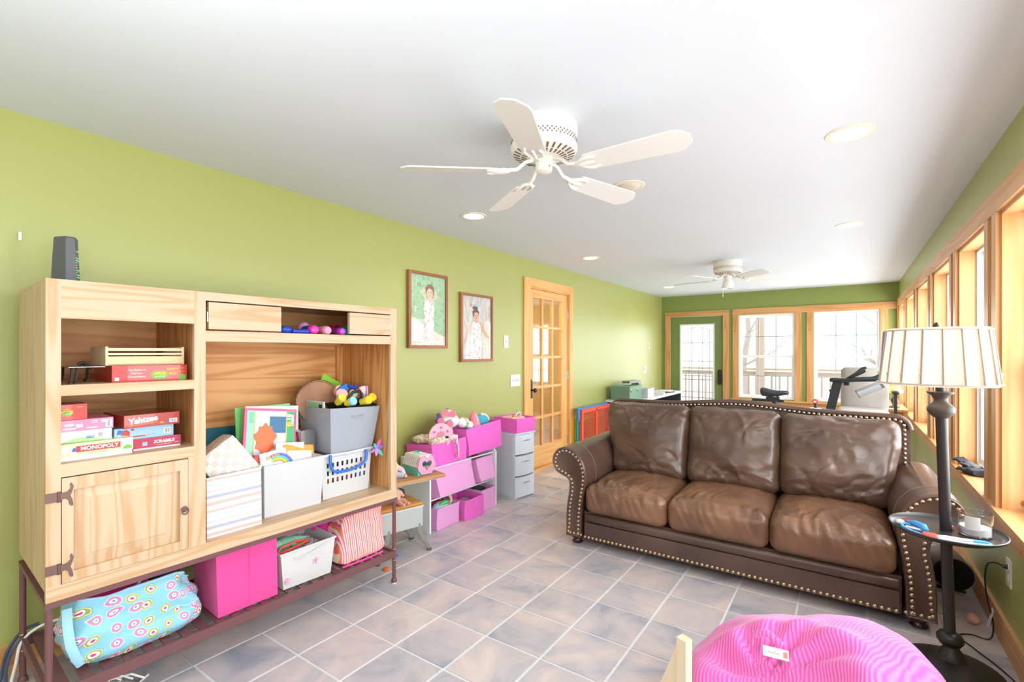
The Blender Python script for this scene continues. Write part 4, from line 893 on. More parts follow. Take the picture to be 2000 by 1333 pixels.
solid('orange_hanger', 'coral orange plastic frame lying in the off white fabric box', 'toy', B().tube([(-2.26, 1.215, .352), (-2.25, 1.28, .365), (-2.265, 1.36, .369), (-2.285, 1.395, .366), (-2.30, 1.33, .374), (-2.285, 1.25, .372)], .0055, 6, closed=True), plain('coral_plastic', S(240, 96, 66), .4), (-2.27, 1.3, .34))
solid('toy_clothes', 'grey and white doll clothes heaped in the off white fabric box', 'clothes', B().softbox((-2.33, 1.345, .318), (.24, .22, .06), .02, (12, 12, 4), lambda p, u: p+V((0, 0, .022*NZ.noise(p*30)))), ramp_mat('doll_clothes', [(0, S(120, 125, 145)), (.45, S(225, 220, 225)), (.55, S(190, 170, 200)), (.62, S(240, 200, 190))], lambda N, L: (lambda n: (setattr(n.inputs['Scale'], 'default_value', 22), n.outputs['Fac'])[1])(N('ShaderNodeTexNoise')), .9), (-2.33, 1.345, .288))
# striped bag
SB = ramp_mat('pink_orange_stripes', [(0, S(248, 130, 110)), (.18, S(250, 215, 190)), (.3, S(240, 110, 170)), (.46, S(252, 235, 220)), (.58, S(248, 140, 90)), (.72, S(236, 100, 170)), (.85, S(252, 225, 200))], stripes_tex(30, (0, 0, 0), .012, 'Y'), .85)
bg = thing('gift_bag', 'pink and orange striped cloth bag slumped at the right end of the iron shelf', 'bag', (-2.30, 1.67, SHZ))
def bagd(p, u):
    k = (u[2]+1)/2; w = 1-.16*k+.05*math.sin(5*k+u[1]*2)
    return V((p.x*(1-.45*k)+.01*NZ.noise(p*18), p.y*w+.05*k+.012*NZ.noise(p*14+V((3, 0, 0))), p.z+.014*NZ.noise(p*20+V((0, 7, 0)))*k))
part(bg, 'bag_body', B().softbox((-2.30, 1.66, SHZ+.142), (.24, .30, .28), .05, (14, 18, 16), bagd), SB)
part(bg, 'hem', B().tube([(-2.19, 1.53, SHZ+.006), (-2.185, 1.66, SHZ+.005), (-2.19, 1.79, SHZ+.006)], .006, 6), plain('hem_pink', S(236, 70, 150), .8))
b = B(); b.tube([(-2.30, 1.50, .42), (-2.29, 1.47, .455), (-2.31, 1.44, .44), (-2.33, 1.45, .39)], .012, 8, flat=.3); part(bg, 'handle', b, plain('handle_magenta', S(190, 40, 130), .8))
solid('magenta_cloth', 'magenta cloth bunched behind the off white fabric box', 'cloth', B().softbox((-2.45, 1.535, .30), (.18, .07, .22), .03, (8, 5, 8), lambda p, u: p*(1+.12*NZ.noise(p*20))), fabric('magenta_fabric', S(200, 40, 140)), (-2.45, 1.535, SHZ))
# tote bag with ring print
def ring_tex(name):
    m, nt, p, N, L = nodes(name)
    tc = N('ShaderNodeTexCoord'); v = N('ShaderNodeTexVoronoi'); v.voronoi_dimensions = '2D'; v.inputs['Scale'].default_value = 19; v.inputs['Randomness'].default_value = .6
    sx = N('ShaderNodeSeparateXYZ'); L(tc.outputs['Object'], sx.inputs[0]); ma = N('ShaderNodeMath'); ma.operation = 'MULTIPLY_ADD'; ma.inputs[1].default_value = -.8; L(sx.outputs['X'], ma.inputs[0]); L(sx.outputs['Y'], ma.inputs[2])
    mb = N('ShaderNodeMath'); mb.operation = 'MULTIPLY_ADD'; mb.inputs[1].default_value = -.35; L(sx.outputs['X'], mb.inputs[0]); L(sx.outputs['Z'], mb.inputs[2])
    cv = N('ShaderNodeCombineXYZ'); L(ma.outputs[0], cv.inputs['X']); L(mb.outputs[0], cv.inputs['Y']); L(cv.outputs[0], v.inputs['Vector'])
    base = [(0, S(240, 60, 130)), (.10, S(250, 250, 245)), (.21, S(150, 175, 90)), (.30, S(215, 230, 170)), (.345, S(160, 140, 135)), (.37, S(138, 200, 224))]
    alt = [(0, S(90, 130, 160)), (.06, S(250, 250, 245)), (.16, S(150, 140, 180)), (.22, S(240, 140, 180)), (.33, S(250, 240, 240)), (.36, S(138, 200, 224))]
    rs = []
    for st_ in (base, alt):
        r = N('ShaderNodeValToRGB'); r.color_ramp.interpolation = 'CONSTANT'; e = r.color_ramp.elements
        while len(e) < 6: e.new(.5)
        for el, (po, c) in zip(e, st_): el.position = po; el.color = c
        L(v.outputs['Distance'], r.inputs['Fac']); rs.append(r)
    sp = N('ShaderNodeSeparateColor'); L(v.outputs['Color'], sp.inputs[0]); gt = N('ShaderNodeMath'); gt.operation = 'GREATER_THAN'; gt.inputs[1].default_value = .5; L(sp.outputs[0], gt.inputs[0])
    mx = N('ShaderNodeMix'); mx.data_type = 'RGBA'; L(gt.outputs[0], mx.inputs['Factor']); L(rs[0].outputs['Color'], mx.inputs['A']); L(rs[1].outputs['Color'], mx.inputs['B'])
    L(mx.outputs['Result'], p.inputs['Base Color']); p.inputs['Roughness'].default_value = .6; return m
RINGS = ring_tex('ring_print')
LBL = plain('light_blue_binding', S(160, 212, 236), .7)
tt = thing('tote_bag', 'light blue tote bag with ring print slumped at the left of the iron shelf', 'bag', (-2.34, .67, SHZ))
def tote(u, v):           # u around, v up
    a = 2*PI*u; ca, sa = math.cos(a), math.sin(a)
    sq = lambda t: math.copysign(abs(t)**.55, t)
    hx = .165-.02*v; hy = .205+.03*math.sin(PI*min(v*1.1, 1))-.035*v
    z = SHZ+.004+v*(.215+.035*math.sin(a*1.0+2.2)+.014*math.sin(3*a))
    if v < .12: hx *= .82+1.5*v; hy *= .85+1.25*v
    n = NZ.noise(V((ca*1.6, sa*1.6, v*3)))*.028*(.3+v)+.012*NZ.noise(V((ca*4, sa*4, v*7)))
    return (-2.352+(hx+n)*sq(ca), .668+(hy+n)*sq(sa), z)
b = B(); b.grid(tote, 56, 16, wrapu=True)
def tote_in(u, v):
    x, y, z = tote(u, 1-v*.6); return (-2.352+(x+2.352)*.96, .668+(y-.668)*.965, z-.001)
b.grid(tote_in, 56, 8, wrapu=True)
c_ = b.vs([(-2.352+.13*math.cos(2*PI*k/20), .668+.16*math.sin(2*PI*k/20), SHZ+.004) for k in range(20)]); b.f(c_)
part(tt, 'bag_body', b, RINGS, smooth=70)
part(tt, 'rim_binding', B().tube([V(tote(k/56, 1))+V((0, 0, .001)) for k in range(56)], .0045, 6, closed=True), LBL)
part(tt, 'strap', B().tube([(-2.25, .455, .42), (-2.215, .452, .36), (-2.205, .458, .30), (-2.212, .475, .245), (-2.225, .49, .21)], .014, 8, flat=.25), LBL)
part(tt, 'strap', B().tube([(-2.28, .66, .40), (-2.25, .67, .44), (-2.30, .72, .452), (-2.36, .72, .43), (-2.38, .70, .39)], .009, 8, flat=.35), LBL)
part(tt, 'seam_piping', B().tube([V(tote(.02+.012*k, .45+.03*math.sin(k*.9)))+V((.004, 0, 0)) for k in range(10)], .004, 6), LBL)
solid('toy_case', 'clear magenta toy case sticking out of the ring print tote', 'toy', B(Tr(-2.33, .60, .36) @ Rz(.1) @ Ry(.15)).box(-.05, .06, -.09, .11, 0, .055), plain('magenta_case', S(232, 60, 150), .2), (-2.33, .60, .36), bevel=.006)
solid('toy_bundle', 'black and white stuffed bundle inside the ring print tote', 'toy', B().softbox((-2.36, .78, .38), (.12, .10, .08), .03, (6, 6, 6), lambda p, u: p*(1+.25*NZ.noise(p*40))), plain('bundle_black', S(50, 50, 58), .8), (-2.36, .78, .34))
# cables behind the hutch, power strip under it
def cable(name, label, pts, r, m, sub=6):
    o = smooth_path(pts, sub)
    return solid(name, label, 'cable', B().tube(o, r, 8), m, tuple(pts[-1]))
cable('power_cable', 'dark grey cable looping past the back left leg of the hutch', [(-2.64, .60, .24), (-2.645, .50, .232), (-2.66, .43, .215), (-2.685, .372, .16), (-2.70, .35, .08), (-2.70, .345, .008), (-2.6, .30, .006)], .006, plain('cable_slate', S(74, 86, 108), .5))
cable('power_cable', 'second dark grey cable hugging the wall beside the hutch leg', [(-2.74, .45, .20), (-2.745, .40, .19), (-2.76, .36, .12), (-2.76, .345, .05), (-2.74, .33, .008), (-2.62, .26, .006)], .0065, plain('cable_slate', S(74, 86, 108)))
cable('white_cable', 'white cable draped over the iron shelf and down beside the leg', [(-2.62, .66, .235), (-2.63, .53, .236), (-2.655, .44, .222), (-2.675, .39, .175), (-2.685, .375, .09), (-2.68, .36, .008), (-2.56, .36, .004)], .0055, plain('cable_white', S(240, 238, 232), .5))
cable('white_cable', 'white cable lying on the floor under the hutch', [(-2.66, .40, .004), (-2.56, .47, .004), (-2.45, .50, .004), (-2.35, .55, .004), (-2.28, .62, .004), (-2.34, .72, .004)], .004, plain('cable_white', S(240, 238, 232)))
pw = thing('power_strip', 'silver power strip with white cords under the tote bag', 'power strip', (-2.32, .58, 0))
part(pw, 'case', B(Tr(-2.32, .60, 0) @ Rz(.5)).box(-.11, .11, -.03, .03, 0, .035), plain('silver_case', S(190, 192, 196), .4, .3), bevel=.004)
for k in range(4): part(pw, 'cord', B().tube([(-2.36+.03*k, .60+.03*k, .036), (-2.38+.03*k, .56+.03*k, .065), (-2.42+.03*k, .53+.03*k, .05), (-2.45, .50, .02)], .004, 6), plain('cable_white', S(240, 238, 232)))
CUR = Matrix()
# ------------------------------------------------------------------ leather sofa
def leather(name, c1, c2, rough=.34):
    m, nt, p, N, L = nodes(name)
    tc = N('ShaderNodeTexCoord')
    n1 = N('ShaderNodeTexNoise'); n1.inputs['Scale'].default_value = 4; n1.inputs['Detail'].default_value = 4; L(tc.outputs['Object'], n1.inputs['Vector'])
    mx = N('ShaderNodeMix'); mx.data_type = 'RGBA'; mx.inputs['A'].default_value = c1; mx.inputs['B'].default_value = c2
    mr = N('ShaderNodeMapRange'); mr.inputs['From Min'].default_value = .35; mr.inputs['From Max'].default_value = .68; L(n1.outputs['Fac'], mr.inputs['Value']); L(mr.outputs['Result'], mx.inputs['Factor']); L(mx.outputs['Result'], p.inputs['Base Color'])
    vo = N('ShaderNodeTexVoronoi'); vo.inputs['Scale'].default_value = 260; L(tc.outputs['Object'], vo.inputs['Vector'])
    n2 = N('ShaderNodeTexNoise'); n2.inputs['Scale'].default_value = 10; n2.inputs['Detail'].default_value = 4; n2.inputs['Distortion'].default_value = 1.6; L(tc.outputs['Object'], n2.inputs['Vector'])
    b1 = N('ShaderNodeBump'); b1.inputs['Strength'].default_value = .10; b1.inputs['Distance'].default_value = .02; L(n2.outputs['Fac'], b1.inputs['Height'])
    b2 = N('ShaderNodeBump'); b2.inputs['Strength'].default_value = .10; b2.inputs['Distance'].default_value = .0015; L(vo.outputs['Distance'], b2.inputs['Height']); L(b1.outputs['Normal'], b2.inputs['Normal']); L(b2.outputs['Normal'], p.inputs['Normal'])
    p.inputs['Roughness'].default_value = rough; p.inputs['Specular IOR Level'].default_value = .6
    return m
LEA = leather('brown_leather', S(78, 58, 49), S(98, 74, 62), .3); SEATL = leather('seat_leather_lit', S(104, 74, 56), S(134, 96, 70), .3); BACKL = leather('back_leather', S(82, 61, 50), S(102, 77, 62), .3)  # seat leather tanner: light reflected from ceiling and wood put into its colour
NAIL = plain('nail_brass', S(200, 178, 146), .28, .95); FOOT = plain('dark_foot_wood', S(58, 28, 24), .25, coat=.4)
SM = -.645
CUR = Tr(SM, 2.97, 0) @ Rz(math.radians(1.4)) @ Tr(-SM, -2.97, 0)
so = thing('leather_sofa', 'brown leather three seat sofa with rolled arms and brass nailheads', 'sofa', (SM, 3.4, 0))
def camel(x):      # back top height over x
    d = (x-SM)
    return .944+.050*math.exp(-(d/.36)**2)-.006*math.cos(d*4)
BY = 3.80
out = []
xl, xr = -1.615, .325+.0
xr = 2*SM-xl
n = 60
for k in range(n+1):
    x = xl+.07+(xr-xl-.14)*k/n; out.append((x, camel(x)))
corner = lambda cx, cz, a0, a1, r: [(cx+r*math.cos(a0+(a1-a0)*k/6), cz+r*math.sin(a0+(a1-a0)*k/6)) for k in range(7)]
zc_ = camel(xl+.07)
top = corner(xl+.075, zc_-.075, PI, PI/2, .075)[:-1]+out+corner(xr-.075, zc_-.075, PI/2, 0, .075)[1:]
prof = [(xl+.02, .10)]+[(xl, .5)]+top+[(xr, .5)]+[(xr-.02, .10)]
lean = Tr(0, BY, .45) @ Rx(-.09) @ Tr(0, -BY, -.45)
XZ = basis((1, 0, 0), (0, 0, 1), (0, -1, 0))
bk = part(so, 'backrest', B(lean).prism(prof, Tr(0, BY+.06, 0) @ XZ, 0, .12), LEA, bevel=.016, bseg=2, smooth=50)
# front border of the backrest: a padded rim
b = B(lean); b.tube([(x, BY-.06, z-.012) for x, z in top], .018, 8); part(so, 'back_border', b, LEA, smooth=60)
nb = None
def nail_mesh():
    return B().lathe([(.0105, 0), (.0098, .003), (.007, .006), (.003, .0076), (0, .008)], 10, cap0=False)
def put_nails(pts, normal_M):
    global nb
    for p in pts:
        M = Tr(*p) @ normal_M
        if nb is None:
            nb = part(so, 'nailhead', nail_mesh(), NAIL, local=True, smooth=60); nb.matrix_local = RM[so].inverted() @ M
        else: inst(nb, so, RM[so].inverted() @ M)
def resample(poly, step, closed=False):
    P = [V((*p, 0)) for p in poly]
    if closed: P.append(P[0])
    L = [0]
    for i in range(1, len(P)): L.append(L[-1]+(P[i]-P[i-1]).length)
    m = max(2, round(L[-1]/step)); o = []
    for k in range(m if closed else m+1):
        s = L[-1]*k/m; i = 0
        while i < len(L)-2 and L[i+1] < s: i += 1
        t = (s-L[i])/max(L[i+1]-L[i], 1e-9); q = P[i].lerp(P[i+1], min(max(t, 0), 1)); o.append((q.x, q.y))
    return o
def inset(poly, d, closed=True):
    o = []; n = len(poly)
    for i in range(n):
        a = V((*poly[i-1], 0)) if (closed or i > 0) else V((*poly[i], 0)); c = V((*poly[(i+1) % n], 0)) if (closed or i < n-1) else V((*poly[i], 0))
        t = (c-a); t.normalize(); o.append((poly[i][0]-t.y*d, poly[i][1]+t.x*d))
    return o
bord = [(xl+.0, .66)]+top+[(xr-.0, .66)]
ins_ = inset(bord, -.030, False)
nM = XZ.copy()
put_nails([lean @ V((x, BY-.0775, z)) for x, z in resample(ins_, .0285)], lean.to_3x3().to_4x4() @ XZ)
# base
b = B(); b.box(-1.50, .21, 2.995, 3.82, .055, .24); part(so, 'base', b, LEA, bevel=.008, bseg=2)
part(so, 'lower_rail', B().softbox((SM, 2.988, .114), (1.70, .028, .118), .012, (10, 2, 3)), LEA, smooth=60)
part(so, 'upper_band', B().softbox((SM, 2.990, .204), (1.70, .05, .062), .024, (10, 4, 4)), LEA, smooth=60)
put_nails([(x, 2.974, .072) for x in [-1.487+.0284*k for k in range(60)]], XZ)
# arms
AP = [(-1.516, .055), (-1.514, .2), (-1.500, .33), (-1.480, .43), (-1.478, .50), (-1.49, .555), (-1.515, .605), (-1.555, .645), (-1.605, .668), (-1.655, .672), (-1.70, .655), (-1.732, .615), (-1.744, .565), (-1.733, .520), (-1.704, .490), (-1.665, .474), (-1.628, .462), (-1.606, .436), (-1.603, .38), (-1.620, .30), (-1.630, .2), (-1.630, .055)]
def smooth_closed(poly, it=2):
    for _ in range(it):
        o = []; n = len(poly)
        for i in range(n):
            a, c = poly[i], poly[(i+1) % n]
            if abs(a[1]-.055) < 1e-6 and abs(c[1]-.055) < 1e-6: o += [a, c]; continue
            if abs(a[1]-.055) < 1e-6: o += [a, (a[0]*.25+c[0]*.75, a[1]*.25+c[1]*.75)]
            elif abs(c[1]-.055) < 1e-6: o += [(a[0]*.75+c[0]*.25, a[1]*.75+c[1]*.25), c]
            else: o += [(a[0]*.75+c[0]*.25, a[1]*.75+c[1]*.25), (a[0]*.25+c[0]*.75, a[1]*.25+c[1]*.75)]
        q = []
        for p in o:
            if not q or abs(p[0]-q[-1][0])+abs(p[1]-q[-1][1]) > 1e-6: q.append(p)
        poly = q
    return poly
APs = smooth_closed(AP)
for sgn in (1, -1):
    fx = (lambda x: x) if sgn == 1 else (lambda x: 2*SM-x)
    P = [(fx(x), z) for x, z in APs]
    if sgn == -1: P = P[::-1]
    ar = part(so, 'arm', B().rings([[(x, y, z) for x, z in P] for y in (2.985, 3.2, 3.5, 3.80)]), LEA, bevel=.004, smooth=45)
    # welt seam across the roll
    part(ar, 'seam', B().tube([(fx(x), 3.14, z+.0005) for x, z in APs if z > .40 and x > -1.735], .0022, 6), plain('seam_tan', S(140, 104, 84), .5))
    fp = inset(P, .006) if sgn == 1 else inset(P, .006)
    b = B(); r0 = [(x, 2.986, z) for x, z in P]; cx, cz = sum(p[0] for p in P)/len(P), sum(p[1] for p in P)/len(P)
    q1 = [(x, 2.972, z) for x, z in P]; q2 = [(x, 2.965, z) for x, z in inset(P, .007)]; q3 = [(x, 2.972, z) for x, z in inset(P, .014)]
    b.rings([r0, q1, q2, q3], True, False)
    from mathutils.geometry import tessellate_polygon
    cv = b.vs(q3)
    for tri in tessellate_polygon([[V((p[0], p[2], 0)) for p in q3]]): b.f([cv[i] for i in tri])
    bmesh.ops.remove_doubles(b.bm, verts=b.bm.verts[:], dist=1e-5); part(ar, 'front_panel', b, LEA, smooth=60)
    nl = resample(inset(P, .0225), .0285, True)
    put_nails([(x, 2.973, max(z, .078)) for x, z in nl if True], XZ)
    for y in (3.03, 3.74):
        part(so, 'foot', B().lathe([(.026, 0), (.036, .004), (.040, .012), (.030, .022), (.028, .03), (.043, .040), (.046, .05), (.04, .058)], 18, (fx(-1.568), y, 0)), FOOT, smooth=60)
# cushions
def creases(seed, n, box, vert):
    rnd = random.Random(seed); o = []
    for k in range(n):
        cx = rnd.uniform(-.95, .95)*box[0]; cz = rnd.choice((-1, 1))*rnd.uniform(.45, 1)*box[1] if not vert else -box[1]*rnd.uniform(.45, 1)
        a = rnd.uniform(-.35, .35)+PI/2 if vert else (rnd.choice((-1, 1))*rnd.uniform(.3, 1.2))
        L = rnd.uniform(.05, .13); o.append((cx, cz, math.cos(a), math.sin(a), L, rnd.uniform(.008, .016), rnd.uniform(.003, .0075)*rnd.choice((-1, -1, 1))))
    return o
def crease_at(cs, x, z):
    d = 0
    for cx, cz, ca, sa, L, w, h in cs:
        u = (x-cx)*ca+(z-cz)*sa; v = -(x-cx)*sa+(z-cz)*ca+.25*u*u/L
        if abs(u) < 2*L and abs(v) < 3*w: d += h*math.exp(-(u/L)**2-(v/w)**2)
    return d
def seat_disp(seed):
    cs = creases(seed*11, 20, (.27, .30), True)
    def d(p, u):
        x, y, z = u
        cr = max(0, 1-x*x)*max(0, 1-y*y*.9)
        q = V(p)
        if z > 0: q.z += .042*cr*z
        q.x += .004*x*(1-y*y)*(1-z*z)
        if y < 0: q.y -= .018*(1-x*x)*(1-.6*z*z)*-y
        fm = max(0, -y-.25)*1.3
        s = V((seed*3.7, 0, 0))
        q += V((0, -.010, .007))*fm*(1-z*z*.3)*NZ.noise(V((p.x*30+p.z*14, p.y*8, p.z*5))+s)
        if z > 0: q.z += .006*z*NZ.noise(V((p.x*26+p.y*12, p.y*7, 5))+s)*max(0, .4-y)
        c_ = crease_at(cs, p.x, p.y if z > -.2 else -.33); q += V((0, -.5*c_*fm, c_ if z > 0 else 0))
        q.z += (.008*NZ.noise(V((p.x*9, p.y*5, 1))+s)+.0045*NZ.noise(V((p.x*22+p.y*10, p.y*14, 2))+s))*(.3+cr)
        return q
    return d
for k in range(3):
    xc = -1.208+.561*k
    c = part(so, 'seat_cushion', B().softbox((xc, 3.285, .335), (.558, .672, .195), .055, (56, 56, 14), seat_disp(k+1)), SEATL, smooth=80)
    part(c, 'welt_seam', B().tube([V((xc-.262+.524*q/24, 2.962-.016*(1-(q/12-1)**2), .385+.003*math.sin(q*1.3))) for q in range(25)], .0018, 5), plain('seam_brown', S(104, 74, 56), .5))
def back_disp(seed):
    cs = creases(seed*7+1, 26, (.26, .25), False)
    def d(p, u):
        x, y, z = u; q = V(p); s = V((0, seed*5.1, 0))
        cr = max(0, 1-x*x)*max(0, 1-z*z)
        if y < 0: q.y -= .055*cr+.02*max(0, -z)*(1-x*x)
        r2 = (p.x-.03)**2+(p.z+.02)**2
        w = 1.0 if y < .2 else .2
        q.y += w*(.018*NZ.noise(V((p.x*5, p.z*8, 1))+s)+.0065*NZ.noise(V((p.x*10+p.z*14, p.z*15-p.x*8, 3))+s)*(.45+abs(z)))
        if y < .2: q.y -= crease_at(cs, p.x, p.z)
        if seed == 3 and y < 0: q.y += .012*math.sin(math.sqrt(abs(r2+.004*NZ.noise(V((p.x*14, p.z*14, 9)))))*48+4*p.x)*math.exp(-r2/.014)*(.4+NZ.noise(V((p.x*9, p.z*9, 2))))
        q.z += .010*NZ.noise(V((p.x*11, 2, seed)))*(1 if z > .5 else 0)
        return q
    return d
for k, (x0, x1) in enumerate(((-1.50, -.930), (-.936, -.352), (-.358, .225))):
    M = Tr((x0+x1)/2, 3.585, .675) @ Rx(-.25) @ Rz([-.02, 0, .03][k])
    def flare(p, u, f=back_disp(k+1), k=k):
        q = f(p, u); up = max(0, u[2]+.35)
        if k == 0 and u[0] < 0: q.x += .07*u[0]*min(1, up*1.3)
        if k == 2 and u[0] > 0: q.x += .040*u[0]*min(1, up*1.3)
        return q
    b = B(M); b.softbox((0, 0, 0), (x1-x0, .20, .545-.02*(k == 2)), .062, (60, 8, 60), flare); part(so, 'back_cushion', b, BACKL, smooth=80)
CUR = Matrix()

# ------------------------------------------------------------------ toddler desk with toys
WORN = wood('worn_desk_wood', S(196, 150, 104), S(166, 118, 76), 'y', 1.2, .5, 22, .3); SEATW = wood('amber_seat_wood', S(222, 160, 86), S(196, 128, 58), 'y', 1.2, .45, 18, .3)
DGREY = plain('desk_grey_metal', S(186, 192, 190), .5, .15, var=.06, bscale=60)
CUR = Tr(-2.385, 2.06, 0) @ Rz(math.radians(-14))       # local: y along the front edge, -x to the wall
dsk = thing('school_desk', 'small old school desk with a wooden top over a grey metal box', 'desk', (-.15, .05, 0))
part(dsk, 'desk_top', B().box(-.31, 0, -.15, .372, .476, .497), WORN, bevel=.007, bseg=2)
part(dsk, 'top_support', B().box(-.28, -.02, -.145, -.125, .345, .476).box(-.28, -.03, -.145, .33, .462, .476).box(-.29, -.275, -.145, .18, .345, .476), DGREY, bevel=.002)
part(dsk, 'seat_board', B().softbox((-.14, .022, .329), (.29, .346, .026), .011, (6, 8, 3)), SEATW, smooth=60)
part(dsk, 'metal_box', B().box(-.275, -.004, -.148, .196, .178, .316), DGREY, bevel=.010, bseg=2)
part(dsk, 'box_lip', B().box(-.28, .002, -.150, .20, .306, .317), plain('lip_grey', S(206, 210, 208), .5, .15), bevel=.003)
b = B()
def leg(b, yy, s, x):
    pts = [(x, yy, .20), (x+.002, yy+.004*s, .15), (x+.005, yy+.022*s, .10), (x+.008, yy+.055*s, .05), (x+.010, yy+.072*s, .02), (x+.010, yy+.076*s, .004)]
    b.tube(pts, [.026, .026, .020, .015, .014, .014], 8, flat=.5)
for yy, s in ((.17, 1), (-.05, -1)):
    for x in (-.016, -.262):
        b = B(); leg(b, yy, s, x); lg = part(dsk, 'leg', b, plain('leg_grey_metal', S(142, 144, 138), .45, .3), smooth=60)
        part(lg, 'rubber_foot', B().lathe([(.016, 0), (.018, .010)], 10, (x+.010, yy+.076*s, 0)), plain('rubber_grey', S(90, 88, 86), .8))
CUR = Matrix()
SKIN = plain('doll_skin', S(222, 172, 150), .6)
# pet carrier
CUR = Tr(-2.475, 2.335, .4975) @ Rz(math.radians(-8)) @ Matrix.Diagonal((1.06, 1.12, 1.06, 1))     # local: x along the carrier to its door, z up
pc = thing('pet_carrier', 'toy pet carrier with a white top, teal base and pink heart door', 'toy', (0, 0, 0))
TEAL = plain('teal_plastic', S(112, 218, 210), .4); CREAM = plain('cream_plastic', S(246, 245, 246), .45); PKP = plain('pink_plastic', S(246, 160, 196), .4)
part(pc, 'base', B().openbox([(-.075, -.052, 0), (.075, -.052, 0), (.075, .052, 0), (-.075, .052, 0)], [(-.088, -.064, .056), (.088, -.064, .056), (.088, .064, .056), (-.088, .064, .056)], .003), TEAL, bevel=.004)
b = B(); w0, w1 = .064, .042
for s in (-1, 1):    # slatted slanted sides: top and bottom strips plus bars
    def pt(x, k): return (x, s*(w0+(w1-w0)*k), .057+.068*k)
    def strip(xa, xb, ka, kb):
        p = [pt(xa, ka), pt(xb, ka), pt(xb, kb), pt(xa, kb)]; b.hexa(p+[(x, y-s*.003, z) for x, y, z in p])
    strip(-.085, .085, 0, .18); strip(-.085, .085, .82, 1)
    for k in range(8): xx = -.085+.0223*k; strip(xx, xx+.0135, .18, .82)
b.box(-.08, .08, -.042, .042, .122, .127); b.prism([(-.064, .057), (.064, .057), (.042, .125), (-.042, .125)], basis((0, 1, 0), (0, 0, 1), (1, 0, 0)), -.087, -.083)
part(pc, 'slatted_top', b, CREAM)
part(pc, 'handle', B().tube([(-.03, 0, .125), (-.028, 0, .138), (.02, 0, .138), (.022, 0, .125)], .006, 8), TEAL)
hex_ = [(-.050, .008), (.050, .008), (.068, .058), (.045, .125), (-.045, .125), (-.068, .058)]
heart = []
for k in range(24):
    t = 2*PI*k/24; heart.append((.0023*16*math.sin(t)**3, .066+.0023*(13*math.cos(t)-5*math.cos(2*t)-2*math.cos(3*t)-math.cos(4*t))))
# door: ring between hexagon and heart
ho = []
for (hx_, hz_) in heart:
    a = math.atan2(hz_-.066, hx_); best = None
    for i in range(6):
        p, q = hex_[i], hex_[(i+1) % 6]
        d = (math.cos(a), math.sin(a)); ex, ez = q[0]-p[0], q[1]-p[1]; den = d[0]*ez-d[1]*ex
        if abs(den) < 1e-9: continue
        t = ((p[0])*ez-(p[1]-.066)*ex)/den; u = ((p[0])*d[1]-(p[1]-.066)*d[0])/den
        if t > 0 and -.001 <= u <= 1.001 and (best is None or t < best): best = t
    best = best or .06; ho.append((best*math.cos(a), .066+best*math.sin(a)))
M = basis((0, 1, 0), (0, 0, 1), (1, 0, 0), (.088, 0, 0))
b = B(); b.rings([[M @ V((x, z, 0)) for x, z in ho], [M @ V((x, z, .008)) for x, z in ho], [M @ V((x, z, .010)) for x, z in heart], [M @ V((x, z, 0)) for x, z in heart]], closed=True)
part(pc, 'heart_door', b, PKP, smooth=30); part(pc, 'latch', B(M).box(-.012, .012, .115, .126, .004, .014), PAPER, bevel=.003)
part(pc, 'bars', B(M).box(-.022, -.014, .02, .06, .0, .003).box(-.002, .006, .02, .06, .0, .003).box(.015, .022, .02, .06, .0, .003), plain('coral_plastic', S(240, 96, 66)), kind=None)
CUR = Matrix()
dl = thing('baby_doll', 'doll in a rainbow pastel suit sitting at the left of the pet carrier', 'doll', (-2.52, 2.13, .4975))
SUIT = ramp_mat('pastel_suit', [(0, S(190, 180, 230)), (.35, S(190, 215, 240)), (.6, S(244, 200, 205)), (.8, S(240, 215, 190))], lambda N, L: stripes_tex(7, (0, 0, 0), .05)(N, L), .9, 'LINEAR')
part(dl, 'body', B().sphere((-2.52, 2.13, .56), (.045, .05, .063), 14, 10).tube([(-2.51, 2.16, .57), (-2.47, 2.185, .545), (-2.45, 2.185, .52)], [.02, .017, .013], 8).tube([(-2.50, 2.15, .515), (-2.44, 2.175, .515)], [.024, .016], 8), SUIT, smooth=60)
part(dl, 'head', B().sphere((-2.52, 2.125, .642), (.036, .038, .036), 14, 10).sphere((-2.484, 2.125, .64), (.005, .006, .005), 8, 6).sphere((-2.52, 2.163, .64), (.008, .006, .010), 8, 6), SKIN, smooth=60)
part(dl, 'hand', B().sphere((-2.445, 2.186, .512), (.011, .012, .0135), 8, 6).sphere((-2.43, 2.178, .512), (.012, .013, .0138), 8, 6), SKIN)
d3 = thing('small_doll', 'bare small doll sitting on the amber seat board under the desk top', 'doll', (-2.43, 2.11, .342))
part(d3, 'body', B().sphere((-2.44, 2.11, .395), (.026, .03, .050), 12, 8).tube([(-2.435, 2.12, .362), (-2.40, 2.135, .366), (-2.365, 2.13, .355)], [.02, .016, .012], 8).tube([(-2.435, 2.10, .362), (-2.39, 2.09, .362), (-2.36, 2.09, .354)], [.02, .016, .012], 8).tube([(-2.44, 2.135, .42), (-2.42, 2.15, .385)], [.012, .009], 8), SKIN, smooth=60)
for y in (2.133, 2.09): part(d3, 'foot', B().sphere((-2.354, y, .355), (.017, .011, .0115), 8, 6), SKIN)
d3b = thing('dark_pouch', 'dark grey soft pouch at the back of the amber seat board', 'pouch', (-2.50, 2.19, .342))
part(d3b, 'pouch', B().softbox((-2.52, 2.20, .375), (.07, .07, .066), .025, (6, 6, 6)), fabric('charcoal_cloth', S(70, 66, 70)))
